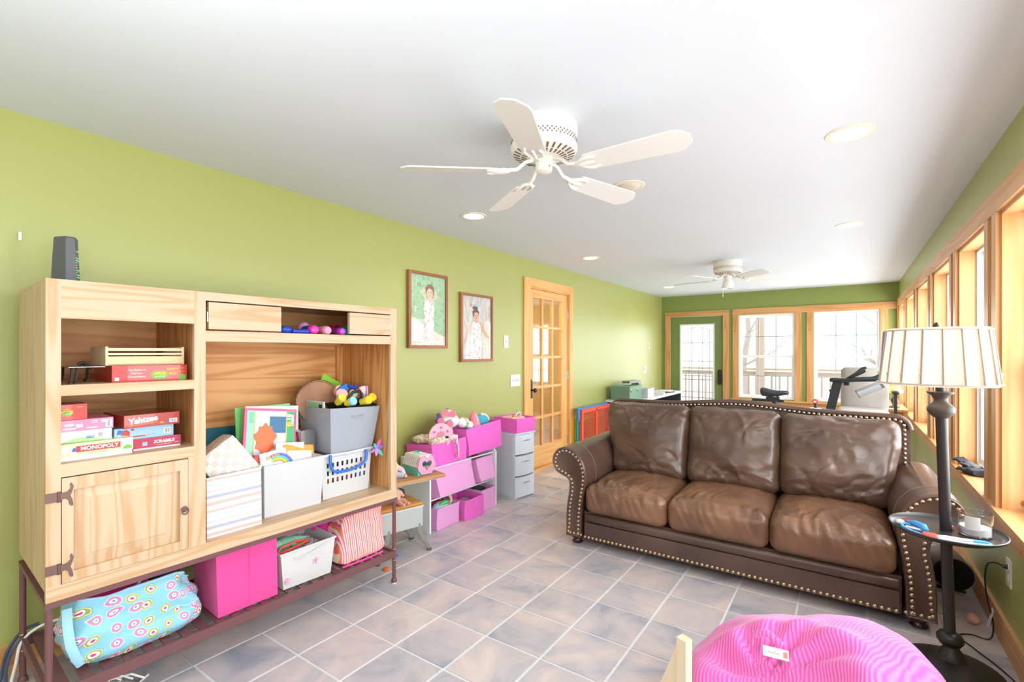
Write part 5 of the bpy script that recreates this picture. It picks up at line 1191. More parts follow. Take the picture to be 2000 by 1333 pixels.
solid('toy_disc', 'small orange toy disc on the floor behind the stand leg', 'toy', B().lathe([(.0, 0), (.02, .0), (.022, .006), (.016, .012), (0, .013)], 14, (-2.33, 1.93, 0)), plain('toy_orange', S(245, 110, 40), .4), (-2.33, 1.93, 0))
solid('toy_bead', 'tiny violet bead on the floor below the school desk', 'toy', B().sphere((-2.42, 2.10, .008), .008, 8, 6), plain('toy_violet', S(110, 90, 240), .4), (-2.42, 2.10, 0))

# ------------------------------------------------------------------ toy organiser with pink bins
PH = fabric('bin_hot_pink', S(236, 106, 200), .85, 700, .05, .16, .02); PL = fabric('bin_light_pink', S(234, 166, 218), .85, 700, .05, .12, .02)
rk = thing('toy_organizer', 'white toy organiser frame holding rows of pink fabric bins', 'shelf', (-2.68, 2.92, 0))
for y in (2.495, 3.295):
    b = B(); M = Tr(0, y, 0) @ basis((1, 0, 0), (0, 0, 1), (0, 1, 0))
    b.prism([(-2.84, 0), (-2.525, 0), (-2.525, .475), (-2.55, .50), (-2.84, .535)], M, 0, .016); part(rk, 'side_panel', b, plain('white_laminate', S(236, 240, 242), .5), bevel=.002)
part(rk, 'back_panel', B().box(-2.845, -2.838, 2.511, 3.295, .02, .53), plain('white_laminate', S(236, 240, 242)))
for x, z in ((-2.555, .466), (-2.80, .44), (-2.57, .222), (-2.72, .17)): part(rk, 'dowel', B().cyl((x, 2.511, z), (x, 3.295, z), .006, seg=10), plain('white_laminate', S(236, 240, 242)))
def fbin(label, y0, y1, M, d, hh, m, sag=(0, 0, 0, 0), name='fabric_bin'):
    """bin: local x to the front, y along wall, z up; origin at front bottom edge centre"""
    b = B(M); w = (y1-y0)/2
    bot = [(-d, -w+.006, 0), (0, -w+.006, 0), (0, w-.006, 0), (-d, w-.006, 0)]; topc = [(-d, -w, hh+sag[0]), (0.004, -w, hh+sag[1]), (.004, w, hh+sag[2]), (-d, w, hh+sag[3])]
    b.openbox(bot, topc, .005); bmesh.ops.subdivide_edges(b.bm, edges=b.bm.edges[:], cuts=3, use_grid_fill=True)
    for v in b.bm.verts:
        n = NZ.noise(v.co*9)*.010; v.co += V((n, n*.6, 0))
    loc = M @ V((-d/2, 0, 0))
    return solid(name, label, 'bin', b, m, tuple(loc), smooth=45)
fbin('hot pink bin on the upper left of the toy organiser, under the patterned strap', 2.530, 2.922, Tr(-2.53, 2.726, .482) @ Ry(-.10), .27, .172, PH)
fbin('hot pink bin on the upper right of the toy organiser, full of plush toys', 2.930, 3.40, Tr(-2.525, 3.168, .505) @ Ry(-.10) @ Rx(.03), .275, .215, PH, (.01, 0, .015, .03))
fbin('light pink bin tilted in the middle row of the organiser, wide left one', 2.575, 3.005, Tr(-2.50, 2.788, .256) @ Ry(-.30), .24, .215, PL)
fbin('light pink bin tilted in the middle row of the organiser, right one', 3.065, 3.285, Tr(-2.50, 3.175, .262) @ Ry(-.35), .24, .19, PL)
fbin('light pink bin on the floor at the left foot of the organiser', 2.562, 2.815, Tr(-2.52, 2.689, .002), .28, .160, PL)
fbin('hot pink bin on the floor between the two light pink ones', 2.837, 3.074, Tr(-2.482, 2.956, .002), .30, .160, PH)
fbin('light pink bin on the floor at the right foot of the organiser', 3.082, 3.285, Tr(-2.515, 3.183, .002), .28, .178, PL)
# contents of the floor bins
solid('toy_bowl', 'red plastic bowl edge in the left floor bin', 'toy', B().lathe([(.02, .0), (.075, .06), (.08, .06), (.07, .05), (.02, -.004)], 20, M=Tr(-2.66, 2.70, .115) @ Rx(.5)), plain('toy_red', S(205, 40, 60), .35), (-2.66, 2.70, .09))
solid('clear_toy_bag', 'clear blue plastic dome in the left floor bin', 'toy', B().sphere((-2.59, 2.675, .135), (.06, .075, .05), 16, 10), plain('clear_blue', S(190, 212, 228), .15), (-2.59, 2.675, .085))
solid('toy_leaf', 'bright green toy piece in the left floor bin', 'toy', B().tube([(-2.565, 2.64, .165), (-2.555, 2.68, .180), (-2.56, 2.73, .176)], [.013, .018, .010], 8), plain('toy_green', S(60, 205, 90), .4), (-2.56, 2.68, .165))
solid('toy_ring', 'cream and pink ring standing at the right of the left floor bin', 'toy', B().tube([(-2.62+.02*math.cos(a), 2.77+.045*math.cos(a)*.8, .165+.05*math.sin(a)) for a in [2*PI*k/20 for k in range(20)]], .012, 8, closed=True), plain('toy_cream', S(238, 224, 180), .5), (-2.62, 2.77, .105))
solid('tin_lid', 'shiny grey lid inside the hot pink floor bin', 'toy', B().lathe([(0, 0), (.045, 0), (.048, .006), (.042, .014), (0, .018)], 20, M=Tr(-2.56, 2.93, .125) @ Ry(.25)), plain('lid_silver', S(200, 196, 205), .2, .6), (-2.56, 2.93, .12))
solid('dark_mat', 'black fabric scrap in the right floor bin', 'cloth', B().softbox((-2.65, 3.17, .150), (.14, .12, .05), .02, (6, 6, 4), lambda p, u: p*(1+.2*NZ.noise(p*30))), fabric('black_cloth', S(46, 44, 50)), (-2.65, 3.17, .12))
solid('toy_figure', 'dark red toy in the right middle bin', 'toy', B().sphere((-2.63, 3.12, .475), (.03, .035, .03), 10, 8).sphere((-2.60, 3.135, .470), (.018, .014, .014), 8, 6), plain('toy_maroon', S(150, 40, 50), .4), (-2.63, 3.12, .45))
solid('toy_card', 'pale blue card in the right middle bin', 'card', B(Tr(-2.65, 3.19, .44) @ Ry(.3)).box(-.002, .002, -.03, .03, 0, .07), plain('card_blue', S(190, 210, 235), .6), (-2.65, 3.19, .44))
solid('paper_roll', 'crumpled white sheet rising from the wide middle bin', 'paper', B().softbox((-2.60, 2.90, .475), (.05, .10, .03), .012, (5, 8, 4), lambda p, u: p+V((0, 0, .01*NZ.noise(p*40)))), PAPER, (-2.60, 2.90, .455))
# contents of the top bins
PKT = plain('toy_pale_pink', S(248, 176, 196), .45); HK = plain('toy_heart_pink', S(214, 70, 120), .45)
wh = thing('toy_spool', 'pink toy carriage wheels with heart cut outs standing in the upper left bin', 'toy', (-2.62, 2.70, .62))
def heart2(s): return [(s*16*math.sin(t)**3/16, s*(13*math.cos(t)-5*math.cos(2*t)-2*math.cos(3*t)-math.cos(4*t))/16) for t in [2*PI*k/20 for k in range(20)]]
for k, (M, r) in enumerate(((Tr(-2.565, 2.650, .700) @ Rz(-.35) @ FX, .098), (Tr(-2.665, 2.77, .688) @ Rz(-.35) @ FX, .098))):
    w_ = part(wh, 'wheel', B().lathe([(r, -.006), (r*1.01, 0), (r, .006), (r*.9, .007), (0, .007)], 36, M=M), PKT, smooth=50)
    for q in range(6):
        a = 2*PI*q/6+.5; Mh = M @ Tr(.064*math.cos(a), .064*math.sin(a), .0072) @ Rz(a-PI/2)
        part(w_, 'heart_cutout', B().prism(heart2(.011), Mh, 0, .0012), HK, smooth=0)
    part(w_, 'hub', B().prism([(.034*(1+.16*math.cos(8*t))*math.cos(t), .034*(1+.16*math.cos(8*t))*math.sin(t)) for t in [2*PI*k/48 for k in range(48)]], M, .006, .011), plain('toy_coral_pink', S(244, 120, 140), .4), smooth=0)
    part(w_, 'hub_heart', B().prism(heart2(.016), M @ Tr(0, 0, .0112), 0, .003), plain('toy_silver', S(200, 200, 215), .2, .6), smooth=0)
part(wh, 'cradle', B(Tr(-2.60, 2.735, .655) @ Rz(-.35)).box(-.05, .03, -.06, .10, -.04, .03), plain('toy_white_pink', S(246, 226, 232), .5), bevel=.01, bseg=2)
b = B(); 
for k in range(3): b.prism(heart2(.010), Tr(-2.60, 2.735, .655) @ Rz(-.35) @ Tr(.0305, -.03+.045*k, -.02) @ FX, 0, .001)
part(wh, 'printed_hearts', b, HK, smooth=0)
CAMO = ramp_mat('pastel_camo', [(0, S(150, 185, 170)), (.42, S(232, 222, 200)), (.55, S(240, 180, 160)), (.63, S(110, 130, 130)), (.7, S(220, 225, 200))], lambda N, L: (lambda n, t: (setattr(n.inputs['Scale'], 'default_value', 34), L(t.outputs['Object'], n.inputs['Vector']), n.outputs['Fac'])[2])(N('ShaderNodeTexNoise'), N('ShaderNodeTexCoord')), .9)
st2 = thing('fabric_carrier', 'pastel patterned cloth carrier with straps draped over the upper left bin', 'carrier', (-2.62, 2.56, .655))
part(st2, 'folded_body', B().softbox((-2.64, 2.60, .672), (.24, .15, .045), .02, (12, 10, 5), lambda p, u: p+V((0, .01*NZ.noise(p*20), .016*NZ.noise(p*18)))), CAMO, smooth=70)
part(st2, 'roll', B().tube([(-2.53, 2.52, .678), (-2.545, 2.60, .682), (-2.54, 2.68, .67), (-2.55, 2.74, .672)], [.020, .026, .018, .014], 10, flat=.7), CAMO, smooth=70)
part(st2, 'strap', B().tube([(-2.56, 2.70, .676), (-2.525, 2.735, .672), (-2.512, 2.755, .64), (-2.512, 2.765, .57), (-2.510, 2.778, .527), (-2.508, 2.795, .522), (-2.510, 2.80, .56), (-2.513, 2.797, .64), (-2.53, 2.785, .668), (-2.57, 2.74, .672)], .010, 8, flat=.3), CAMO, smooth=70)
part(st2, 'buckle', B(Tr(-2.532, 2.68, .688) @ Rz(-.3) @ Ry(.5)).box(-.008, .008, -.018, .018, -.004, .006), BLACK, bevel=.003)
un = thing('plush_unicorn', 'white plush unicorn with pink hooves lying on the upper bins', 'plush toy', (-2.68, 2.86, .70))
PW = fabric('white_plush', S(244, 242, 242), .95, 500, .35, .2); HP = fabric('hoof_pink', S(246, 140, 165), .9, 500, .25)
part(un, 'body', B().sphere((-2.70, 2.89, .775), (.075, .095, .06), 18, 12).sphere((-2.69, 2.865, .825), (.055, .07, .045), 16, 10).sphere((-2.63, 2.99, .755), (.05, .055, .045), 16, 10).sphere((-2.60, 3.03, .735), (.036, .034, .03), 14, 8).tube([(-2.66, 2.83, .85), (-2.62, 2.77, .862)], [.026, .022], 10).tube([(-2.65, 2.87, .84), (-2.60, 2.83, .846)], [.026, .022], 10).tube([(-2.67, 2.82, .79), (-2.63, 2.73, .80)], [.026, .022], 10).tube([(-2.65, 2.87, .78), (-2.60, 2.80, .775)], [.028, .023], 10), PW, smooth=80)
for c, d in (((-2.615, 2.760, .864), (-.04, -.06, .01)), ((-2.595, 2.822, .847), (-.05, -.04, .005)), ((-2.625, 2.722, .801), (-.04, -.09, .01)), ((-2.592, 2.790, .774), (-.05, -.07, -.005))):
    a = V(c); dd = -V(d).normalized(); hf = part(un, 'hoof', B().tube([a-dd*(-.0), a-dd*-.001+dd*-.034*-1*0, a+V((.014, -.02, .001))], [.024, .027, .026], 12), HP, smooth=50)
part(un, 'bridle', B().tube([(-2.575+.0, 2.985, .72), (-2.578, 2.985, .755), (-2.595, 2.985, .79), (-2.63, 2.985, .805)], .008, 8, flat=.4), plain('gold_cord', S(214, 170, 80), .5))
part(un, 'bridle_jewel', B().sphere((-2.575, 2.985, .758), .011, 10, 8), plain('jewel', S(200, 210, 225), .15, .5))
part(un, 'mane', B().tube([(-2.72, 2.80, .80), (-2.70, 2.76, .79), (-2.68, 2.745, .77)], [.03, .026, .016], 8).tube([(-2.73, 2.80, .83), (-2.71, 2.78, .82)], [.02, .012], 8), plain('mane_violet', S(130, 100, 190), .8))
part(un, 'horn', B().cyl((-2.70, 2.85, .865), (-2.69, 2.87, .885), .012, .004), plain('mane_violet', S(130, 100, 190)))
hr = thing('party_cone', 'coral pink plush cone standing in the upper right bin', 'toy', (-2.62, 3.13, .66))
part(hr, 'cone', B().lathe([(.058, 0), (.052, .06), (.036, .12), (.016, .165), (.004, .178)], 20, M=Tr(-2.62, 3.125, .665) @ Rx(.08)), plain('cone_coral', S(246, 130, 150), .55), smooth=60)
part(hr, 'gleam_stripe', B().tube([(-2.572, 3.115, .73), (-2.583, 3.113, .78), (-2.60, 3.112, .82)], [.004, .006, .003], 6), PAPER)
part(hr, 'bow', B().sphere((-2.565, 3.185, .715), (.015, .022, .013), 10, 8).sphere((-2.56, 3.15, .705), (.015, .018, .012), 10, 8), plain('bow_rose', S(240, 90, 130), .6))
tb_ = thing('turquoise_bag', 'turquoise plush pad with a white edge in the upper right bin', 'toy', (-2.66, 3.25, .68))
part(tb_, 'pad', B(Tr(-2.66, 3.25, .715) @ Rz(-.3) @ Ry(.2)).lathe([(.0, -.02), (.075, -.02), (.085, 0), (.075, .02), (0, .025)], 24, M=Ry(PI/2)), plain('turquoise', S(70, 175, 200), .7), smooth=60)
part(tb_, 'white_edge', B().tube([Tr(-2.66, 3.25, .715) @ Rz(-.3) @ Ry(.2) @ V((.004, .085*math.cos(a), .085*math.sin(a))) for a in [PI*.1+PI*.45*k/10 for k in range(11)]], .012, 8), PAPER)
solid('toy_trim', 'turquoise cloth edge under the plush unicorn head', 'cloth', B().softbox((-2.58, 3.06, .700), (.08, .12, .03), .012, (6, 8, 4)), fabric('turquoise_cloth', S(90, 185, 200)), (-2.58, 3.06, .685))
# grey drawer tower with a pink bin on top
GP = plain('grey_drawer_plastic', S(212, 219, 228), .45); GP2 = plain('grey_drawer_front', S(220, 227, 236), .4)
CUR = Tr(-2.466, 3.522, 0) @ Rz(math.radians(-7)) @ Tr(2.466, -3.522, 0)
dt = thing('drawer_tower', 'grey plastic three drawer tower next to the french door', 'drawers', (-2.58, 3.66, 0))
X1, Y0, Y1 = -2.466, 3.522, 3.795
b = B(); b.box(X1-.30, X1-.03, Y0, Y0+.012, .01, .585).box(X1-.30, X1-.03, Y1-.012, Y1, .01, .585).box(X1-.30, X1-.29, Y0, Y1, .01, .585).box(X1-.30, X1, Y0-.004, Y1+.004, .585, .600).box(X1-.30, X1-.02, Y0, Y1, 0, .014)
for x in (X1-.06, X1-.30): b.box(x, x+.03, Y0-.006, Y0+.012, .0, .59); b.box(x, x+.03, Y1-.012, Y1+.006, .0, .59)
for z in (.198, .392): b.box(X1-.30, X1-.02, Y0-.005, Y0+.012, z-.012, z+.012); b.box(X1-.30, X1-.02, Y1-.012, Y1+.005, z-.012, z+.012)
part(dt, 'tower_frame', b, GP, bevel=.003)
for k in range(3):
    z0, z1 = .016+.194*k, .200+.194*k-.006
    pl = [(X1-.04, Y0+.004)]+[(X1-.012+.022*math.sin(PI*q/8), Y0+.004+(Y1-Y0-.008)*q/8) for q in range(9)]+[(X1-.04, Y1-.004)]
    b = B(); b.prism(pl, Matrix(), z0, z1); b.box(X1-.28, X1-.04, Y0+.02, Y1-.02, z0+.004, z1-.03); d_ = part(dt, 'drawer', b, GP2, bevel=.003)
    part(d_, 'handle', B().tube([(X1+.0095-.0006*(q-3)**2, (Y0+Y1)/2+.018*(q-3), z1-.055) for q in range(7)], .0045, 6), plain('handle_slate', S(120, 128, 134), .4))
    part(d_, 'handle_recess', B().prism([(-.07, -.008), (.07, -.008), (.06, .012), (-.06, .012)], atx(X1+.0102, (Y0+Y1)/2, z1-.058), -.01, 0), GP)
CUR = Matrix()
fbin('hot pink bin on top of the grey drawer tower', 3.545, 3.815, Tr(-2.452, 3.67, .602) @ Rz(-.10), .29, .130, PH)
solid('toy_box_lid', 'white and pink toy frame sticking out of the bin on the drawer tower', 'toy', B(Tr(-2.57, 3.73, .70) @ Rz(-.2) @ Rx(-.55)).box(-.02, .0, -.06, .0, 0, .012).box(-.02, .0, -.06, -.05, 0, .06).box(-.02, .0, -.012, 0, 0, .06).box(-.02, .0, -.06, .0, .052, .062), PAPER, (-2.57, 3.73, .69), bevel=.002)
solid('toy_rattle', 'orange capped toy in the bin on the drawer tower', 'toy', B().cyl((-2.58, 3.63, .70), (-2.575, 3.65, .752), .018, .015, 12), plain('toy_tangerine', S(248, 120, 80), .45), (-2.58, 3.63, .70))
solid('pink_cloth', 'pale pink cloth in the bin on the drawer tower', 'cloth', B().softbox((-2.60, 3.665, .700), (.18, .20, .07), .025, (8, 8, 4), lambda p, u: p+V((0, 0, .014*NZ.noise(p*26)))), fabric('pale_pink_cloth', S(248, 190, 190)), (-2.60, 3.665, .66))

# ------------------------------------------------------------------ framed portraits
FR = wood('frame_walnut', S(168, 112, 78), S(140, 88, 58), 'z', 1.2, .45, 16, .3); FRY = wood('frame_walnut_y', S(168, 112, 78), S(140, 88, 58), 'y', 1.2, .45, 16, .3)
def noise_mat(name, stops, scale, dist=1.0, detail=6, stretch=None):
    def f(N, L):
        tc = N('ShaderNodeTexCoord'); mp = N('ShaderNodeMapping'); 
        if stretch: mp.inputs['Scale'].default_value = stretch
        L(tc.outputs['Object'], mp.inputs['Vector']); n = N('ShaderNodeTexNoise'); n.inputs['Scale'].default_value = scale; n.inputs['Detail'].default_value = detail; n.inputs['Distortion'].default_value = dist; L(mp.outputs['Vector'], n.inputs['Vector']); return n.outputs['Fac']
    return ramp_mat(name, stops, f, .6, 'LINEAR', .2)
FOL = noise_mat('photo_foliage', [(.3, S(120, 160, 130)), (.5, S(170, 200, 165)), (.62, S(150, 190, 150)), (.75, S(225, 232, 215))], 26, 1.2)
GRD = noise_mat('photo_ground', [(.3, S(205, 190, 170)), (.5, S(225, 214, 202)), (.7, S(240, 236, 228))], 30)
TRK = noise_mat('photo_grey_tree', [(.3, S(176, 172, 168)), (.55, S(206, 202, 198)), (.7, S(225, 222, 216))], 20, 1.5, 6, (1, 2, .4))
DRS = noise_mat('photo_dress', [(.42, S(250, 244, 240)), (.55, S(250, 236, 232)), (.60, S(240, 150, 150)), (.66, S(245, 190, 160)), (.72, S(190, 150, 150))], 38, .4, 2)
PSK = plain('photo_skin', S(232, 190, 165), .6); PSK2 = plain('photo_skin_tan', S(206, 166, 142), .6); HAIR = noise_mat('photo_hair', [(.35, S(120, 96, 82)), (.65, S(160, 130, 112))], 60); HAIR2 = noise_mat('photo_hair_dark', [(.35, S(96, 80, 74)), (.65, S(128, 108, 98))], 60); LIP = plain('photo_lip', S(196, 130, 120), .6); EYE = plain('photo_eye', S(90, 66, 56), .6); BOWB = plain('photo_bow', S(120, 185, 225), .6)
def portrait(label, y0, y1, z0, z1, girl):
    x0, x1, t = XL+.004, -2.838, .024
    g = thing('framed_photo', label, 'picture', (XL+.002, (y0+y1)/2, z0))
    for a, c in ((y0, y0+t), (y1-t, y1)): part(g, 'frame_side', B().box(x0, x1, a, c, z0, z1), FR, bevel=.002)
    for a, c in ((z0, z0+t), (z1-t, z1)): part(g, 'frame_rail', B().box(x0, x1, y0+t, y1-t, a, c), FRY, bevel=.002)
    W, Hh = y1-y0-2*t, z1-z0-2*t; cy, bz0 = (y0+y1)/2, z0+t
    b = B(); lay = [0]
    def poly(pts, mi, lift=True):     # pts in unit frame (0..1, 0..1) -> flat printed patch
        lay[0] += 1; x = x1-.014+.0003*lay[0]; b.mi = mi
        v = b.vs([(x, cy+(u-.5)*W, bz0+w*Hh) for u, w in pts]); b.f(v)
    el = lambda cx, cz, rx, rz, n=18, wob=0: [(cx+rx*math.cos(2*PI*k/n)*(1+wob*math.sin(5*2*PI*k/n)), cz+rz*math.sin(2*PI*k/n)*(1+wob*math.sin(7*2*PI*k/n))) for k in range(n)]
    poly([(0, 0), (1, 0), (1, 1), (0, 1)], 0)
    if girl == 1:
        poly([(0, 0), (1, 0), (1, .12), (.7, .2), (.45, .25), (.2, .36), (0, .42)], 1)
        poly(el(.55, .80, .13, .085, 22, .06), 4)
        poly([(.40, .645), (.34, .70), (.27, .775), (.30, .785), (.36, .76), (.47, .66)], 3); poly([(.26, .745), (.31, .80), (.40, .80), (.40, .775), (.32, .755)], 3)
        poly([(.62, .64), (.71, .66), (.78, .70), (.72, .785), (.66, .78), (.68, .71), (.60, .67)], 3)
        poly([(.49, .63), (.60, .63), (.60, .70), (.49, .70)], 3); poly(el(.54, .755, .088, .066), 3)
        poly([(.40, .66), (.46, .64), (.56, .63), (.64, .65), (.67, .52), (.64, .42), (.66, .30), (.63, .12), (.62, 0), (.42, 0), (.40, .14), (.36, .30), (.38, .42), (.36, .52)], 2)
        poly([(.45, .675), (.49, .64), (.58, .635), (.62, .66), (.56, .615), (.48, .62)], 2)
        for ex in (.505, .578): poly(el(ex, .763, .015, .006, 8), 6)
        poly(el(.542, .722, .024, .006, 10), 5)
    else:
        poly([(.72, .0), (1, 0), (1, .62), (.80, .62), (.70, .40)], 1)
        poly(el(.46, .735, .115, .075, 22, .05), 4); poly(el(.44, .82, .10, .03, 14), 4)
        poly(el(.30, .86, .03, .035, 10), 5); poly([(.34, .845), (.42, .86), (.50, .86), (.58, .845), (.58, .875), (.50, .868), (.42, .868), (.34, .875)], 7)
        poly([(.34, .60), (.24, .56), (.14, .42), (.05, .26), (.09, .25), (.22, .40), (.34, .52)], 3); poly([(.62, .60), (.72, .57), (.80, .44), (.95, .35), (.93, .32), (.76, .38), (.62, .52)], 3)
        poly([(.42, .58), (.54, .58), (.54, .64), (.42, .64)], 3); poly(el(.475, .69, .085, .065), 3)
        poly([(.36, .60), (.48, .575), (.60, .60), (.63, .46), (.66, .30), (.64, 0), (.28, 0), (.27, .28), (.30, .46)], 2)
        for ex in (.44, .512): poly(el(ex, .697, .015, .006, 8), 6)
        poly(el(.476, .655, .024, .006, 10), 5)
    b.mi = 0
    me = b.mesh('photo_print', RM[g].inverted(), smooth=0)
    # make every printed layer face the room
    bm = bmesh.new(); bm.from_mesh(me)
    for f in bm.faces:
        if f.normal.x < 0: f.normal_flip()
    bm.to_mesh(me); bm.free()
    mats_to(me, [FOL if girl == 1 else TRK, GRD, DRS, PSK if girl == 1 else PSK2, HAIR if girl == 1 else HAIR2, LIP, EYE, BOWB])
    o = bpy.data.objects.new('photo_print', me); COL.objects.link(o); o.parent = g
    part(g, 'backing', B().box(x0, x1-.016, y0+t, y1-t, z0+t, z1-t), PAPER)
    part(g, 'glazing', B().box(x1-.007, x1-.006, y0+t, y1-t, z0+t, z1-t), glass_mat('picture_glass', refl=.22), smooth=0)
portrait('left framed photo of a child in a floral dress among green leaves', 2.580, 3.026, 1.377, 2.002, 1)
portrait('right framed photo of a child with a blue bow before a grey tree', 3.200, 3.667, 1.255, 1.886, 2)

# ------------------------------------------------------------------ switches, outlets
def plate(label, M, w, hh, toggles, name='light_switch', cat='switch'):
    p = M @ V((0, 0, 0)); g = thing(name, label, cat, tuple(p))
    part(g, 'cover_plate', B(M).box(-w/2, w/2, -hh/2, hh/2, .0005, .006), WHITE, bevel=.002)
    for u in toggles: part(g, 'toggle', B(M).box(u-.009, u+.009, -.016, .016, .006, .008).box(u-.004, u+.004, -.008, .012, .008, .016), WHITE, bevel=.001)
    return g
plate('single white switch plate to the upper left of the french door', atx(XL, 3.918, 1.45), .075, .125, (0,))
plate('wide white three toggle switch plate beside the french door handle', atx(XL, 4.085, 1.045), .175, .125, (-.046, 0, .046))
plate('slim white remote holder near the far left corner', atx(XL, 8.165, 1.45), .045, .125, (0,))
plate('white switch plate under the remote holder near the far left corner', atx(XL, 7.96, 1.04), .12, .125, (-.023, .023))
solid('wall_hook', 'small white wall anchor left of the router', 'hook', B(atx(XL, .424, 1.838)).box(-.005, .005, -.018, .018, 0, .012), WHITE, (XL, .424, 1.82), bevel=.002)
WM = lambda y, z: Tr(XR, y, z) @ basis((0, -1, 0), (0, 0, 1), (-1, 0, 0))
og = thing('wall_outlet', 'white outlet plate under the sill beside the floor lamp', 'outlet', (XR, 3.02, .36))
M = WM(3.02, .357)
part(og, 'cover_plate', B(M).box(-.037, .037, -.06, .06, .0005, .006), plain('outlet_almond', S(232, 226, 214), .4), bevel=.002)
for dz in (.026, -.026): part(og, 'socket', B(M).lathe([(.016, .006), (.016, .008)], 14, M=Tr(0, dz, 0)), plain('outlet_almond', S(232, 226, 214)))
cable('lamp_cord', 'black lamp cord plugged into the outlet and curling over the floor', [(.565, 3.02, .383), (.54, 3.025, .39), (.515, 3.03, .375), (.51, 3.05, .30), (.52, 3.06, .20), (.535, 3.07, .13), (.545, 3.09, .06), (.53, 3.09, .006), (.47, 3.10, .004), (.42, 3.05, .004), (.46, 2.96, .004), (.52, 2.84, .004), (.555, 2.72, .004), (.53, 2.60, .004), (.47, 2.60, .004), (.455, 2.70, .004), (.43, 2.715, .02)], .0032, BLACK)
solid('cord_plug', 'black plug in the outlet beside the floor lamp', 'plug', B(M).cyl((0, .026, .008), (0, .026, .024), .011, .007), BLACK, (.57, 3.02, .375))
solid('cord_tag', 'white warning tag wrapped round the black lamp cord', 'tag', B(Tr(.530, 3.066, .115) @ Rx(.25) @ Ry(.15)).box(-.0008, .0008, -.014, .014, -.05, .05), PAPER, (.53, 3.066, .065))
solid('toy_egg', 'pale pink wooden toy egg on the floor beside the baseboard', 'toy', B().lathe([(.001, 0), (.014, .003), (.023, .014), (.0255, .026), (.021, .042), (.011, .053), (.001, .057)], 18, M=Tr(.50, 3.235, .001) @ Tr(0, 0, .0245) @ Rz(.6) @ Rx(PI/2) @ Tr(0, 0, -.028)), plain('egg_pink', S(228, 176, 156), .5), (.50, 3.235, 0), smooth=70)

# ------------------------------------------------------------------ floor lamp with tray
LB = plain('lamp_black', S(40, 37, 36), .38, spec=.5, bump=.05)
LM = Tr(.35, 2.70, 0) @ basis((1, 0, 0), (0, 1, 0), (-.036, -.055, 1))    # slightly leaning pole
fl_ = thing('floor_lamp', 'black floor lamp with tray table and pleated cream shade by the window', 'lamp', (.35, 2.70, 0))
part(fl_, 'base', B().lathe([(.165, 0), (.172, .006), (.170, .016), (.155, .024), (.11, .040), (.07, .052), (.05, .058), (.045, .075), (.028, .100), (.024, .112)], 40, M=Tr(.35, 2.70, 0)), LB, smooth=50)
part(fl_, 'lower_knob', B().lathe([(.022, .11), (.034, .118), (.045, .135), (.045, .150), (.034, .165), (.022, .172)], 24, M=LM), LB, smooth=60)
part(fl_, 'pole', B().lathe([(.0195, .17), (.0195, 1.075)], 18, M=LM), LB, smooth=60)
part(fl_, 'upper_knob', B().lathe([(.018, 1.072), (.030, 1.080), (.044, 1.098), (.047, 1.112), (.040, 1.126), (.024, 1.140), (.022, 1.152), (.030, 1.168), (.044, 1.178), (.044, 1.183), (.016, 1.184)], 24, M=LM), plain('lamp_bronze', S(74, 66, 60), .4), smooth=60)
part(fl_, 'upper_pole', B().lathe([(.0155, 1.18), (.0155, 1.30)], 16, M=LM), LB)
TM = Tr(.325, 2.648, .600)
part(fl_, 'tray', B().lathe([(.020, -.004), (.16, -.004), (.182, .008), (.187, .018), (.184, .020), (.178, .012), (.158, .002), (.020, .002)], 48, M=TM), plain('tray_black', S(56, 54, 55), .32, .2), smooth=50)
SHC = LM @ Tr(0, 0, 1.215); sx_, sy_, _ = SHC @ V((0, 0, 0))
SHM = Tr(.291, 2.60, 1.213)
NP = 18
def shade(u, v):
    a = 2*PI*u; k = abs(((u*NP) % 1)-.5)*2
    r = (.187-.025*v)*(1+.004*(1-k))
    return SHM @ V((r*math.cos(a), r*math.sin(a), .232*v))
def shade_mat(name, c, tl):
    m, nt, p, N, L = nodes(name); out = nt.nodes['Material Output']
    tr = N('ShaderNodeBsdfTranslucent'); tr.inputs[0].default_value = c; mx = N('ShaderNodeMixShader'); mx.inputs[0].default_value = tl
    p.inputs['Base Color'].default_value = c; p.inputs['Roughness'].default_value = .9; p.inputs['Specular IOR Level'].default_value = .1
    L(p.outputs[0], mx.inputs[1]); L(tr.outputs[0], mx.inputs[2]); L(mx.outputs[0], out.inputs['Surface']); return m
SHD = shade_mat('shade_linen', S(232, 222, 210), .3); SHR = shade_mat('rib_pleat_shadow', S(206, 190, 176), .12)  # ribs darker than the linen: pleat shadows put into their colour
b = B(); b.grid(shade, NP*6, 4, wrapu=True); sh_ = part(fl_, 'lamp_shade', b, SHD, smooth=80)
for k in range(NP):
    a = 2*PI*(k+.5)/NP; p0 = SHM @ V((.1885*math.cos(a), .1885*math.sin(a), .01)); p1 = SHM @ V((.1635*math.cos(a), .1635*math.sin(a), .222))
    part(sh_, 'pleat', B().tube([p0, p1], .011, 8, flat=.28), SHR, smooth=60)
    part(sh_, 'button', B().sphere(p0.lerp(p1, .17)+V((math.cos(a), math.sin(a), 0))*.003, .006, 8, 6), SHD)
for z, r in ((.0, .1885), (.232, .1635)):
    part(sh_, 'trim_band', B().tube([SHM @ V((r*math.cos(2*PI*k/60), r*math.sin(2*PI*k/60), z+(.008 if z == 0 else -.008))) for k in range(60)], .009, 8, closed=True, flat=.35), SHD, smooth=80)
b = B(); b.cyl(SHM @ V((0, 0, .05)), SHM @ V((0, 0, .235)), .004, seg=8)
for k in range(3):
    a = 2*PI*k/3; b.cyl(SHM @ V((0, 0, .21)), SHM @ V((.160*math.cos(a), .160*math.sin(a), .222)), .002, seg=6)
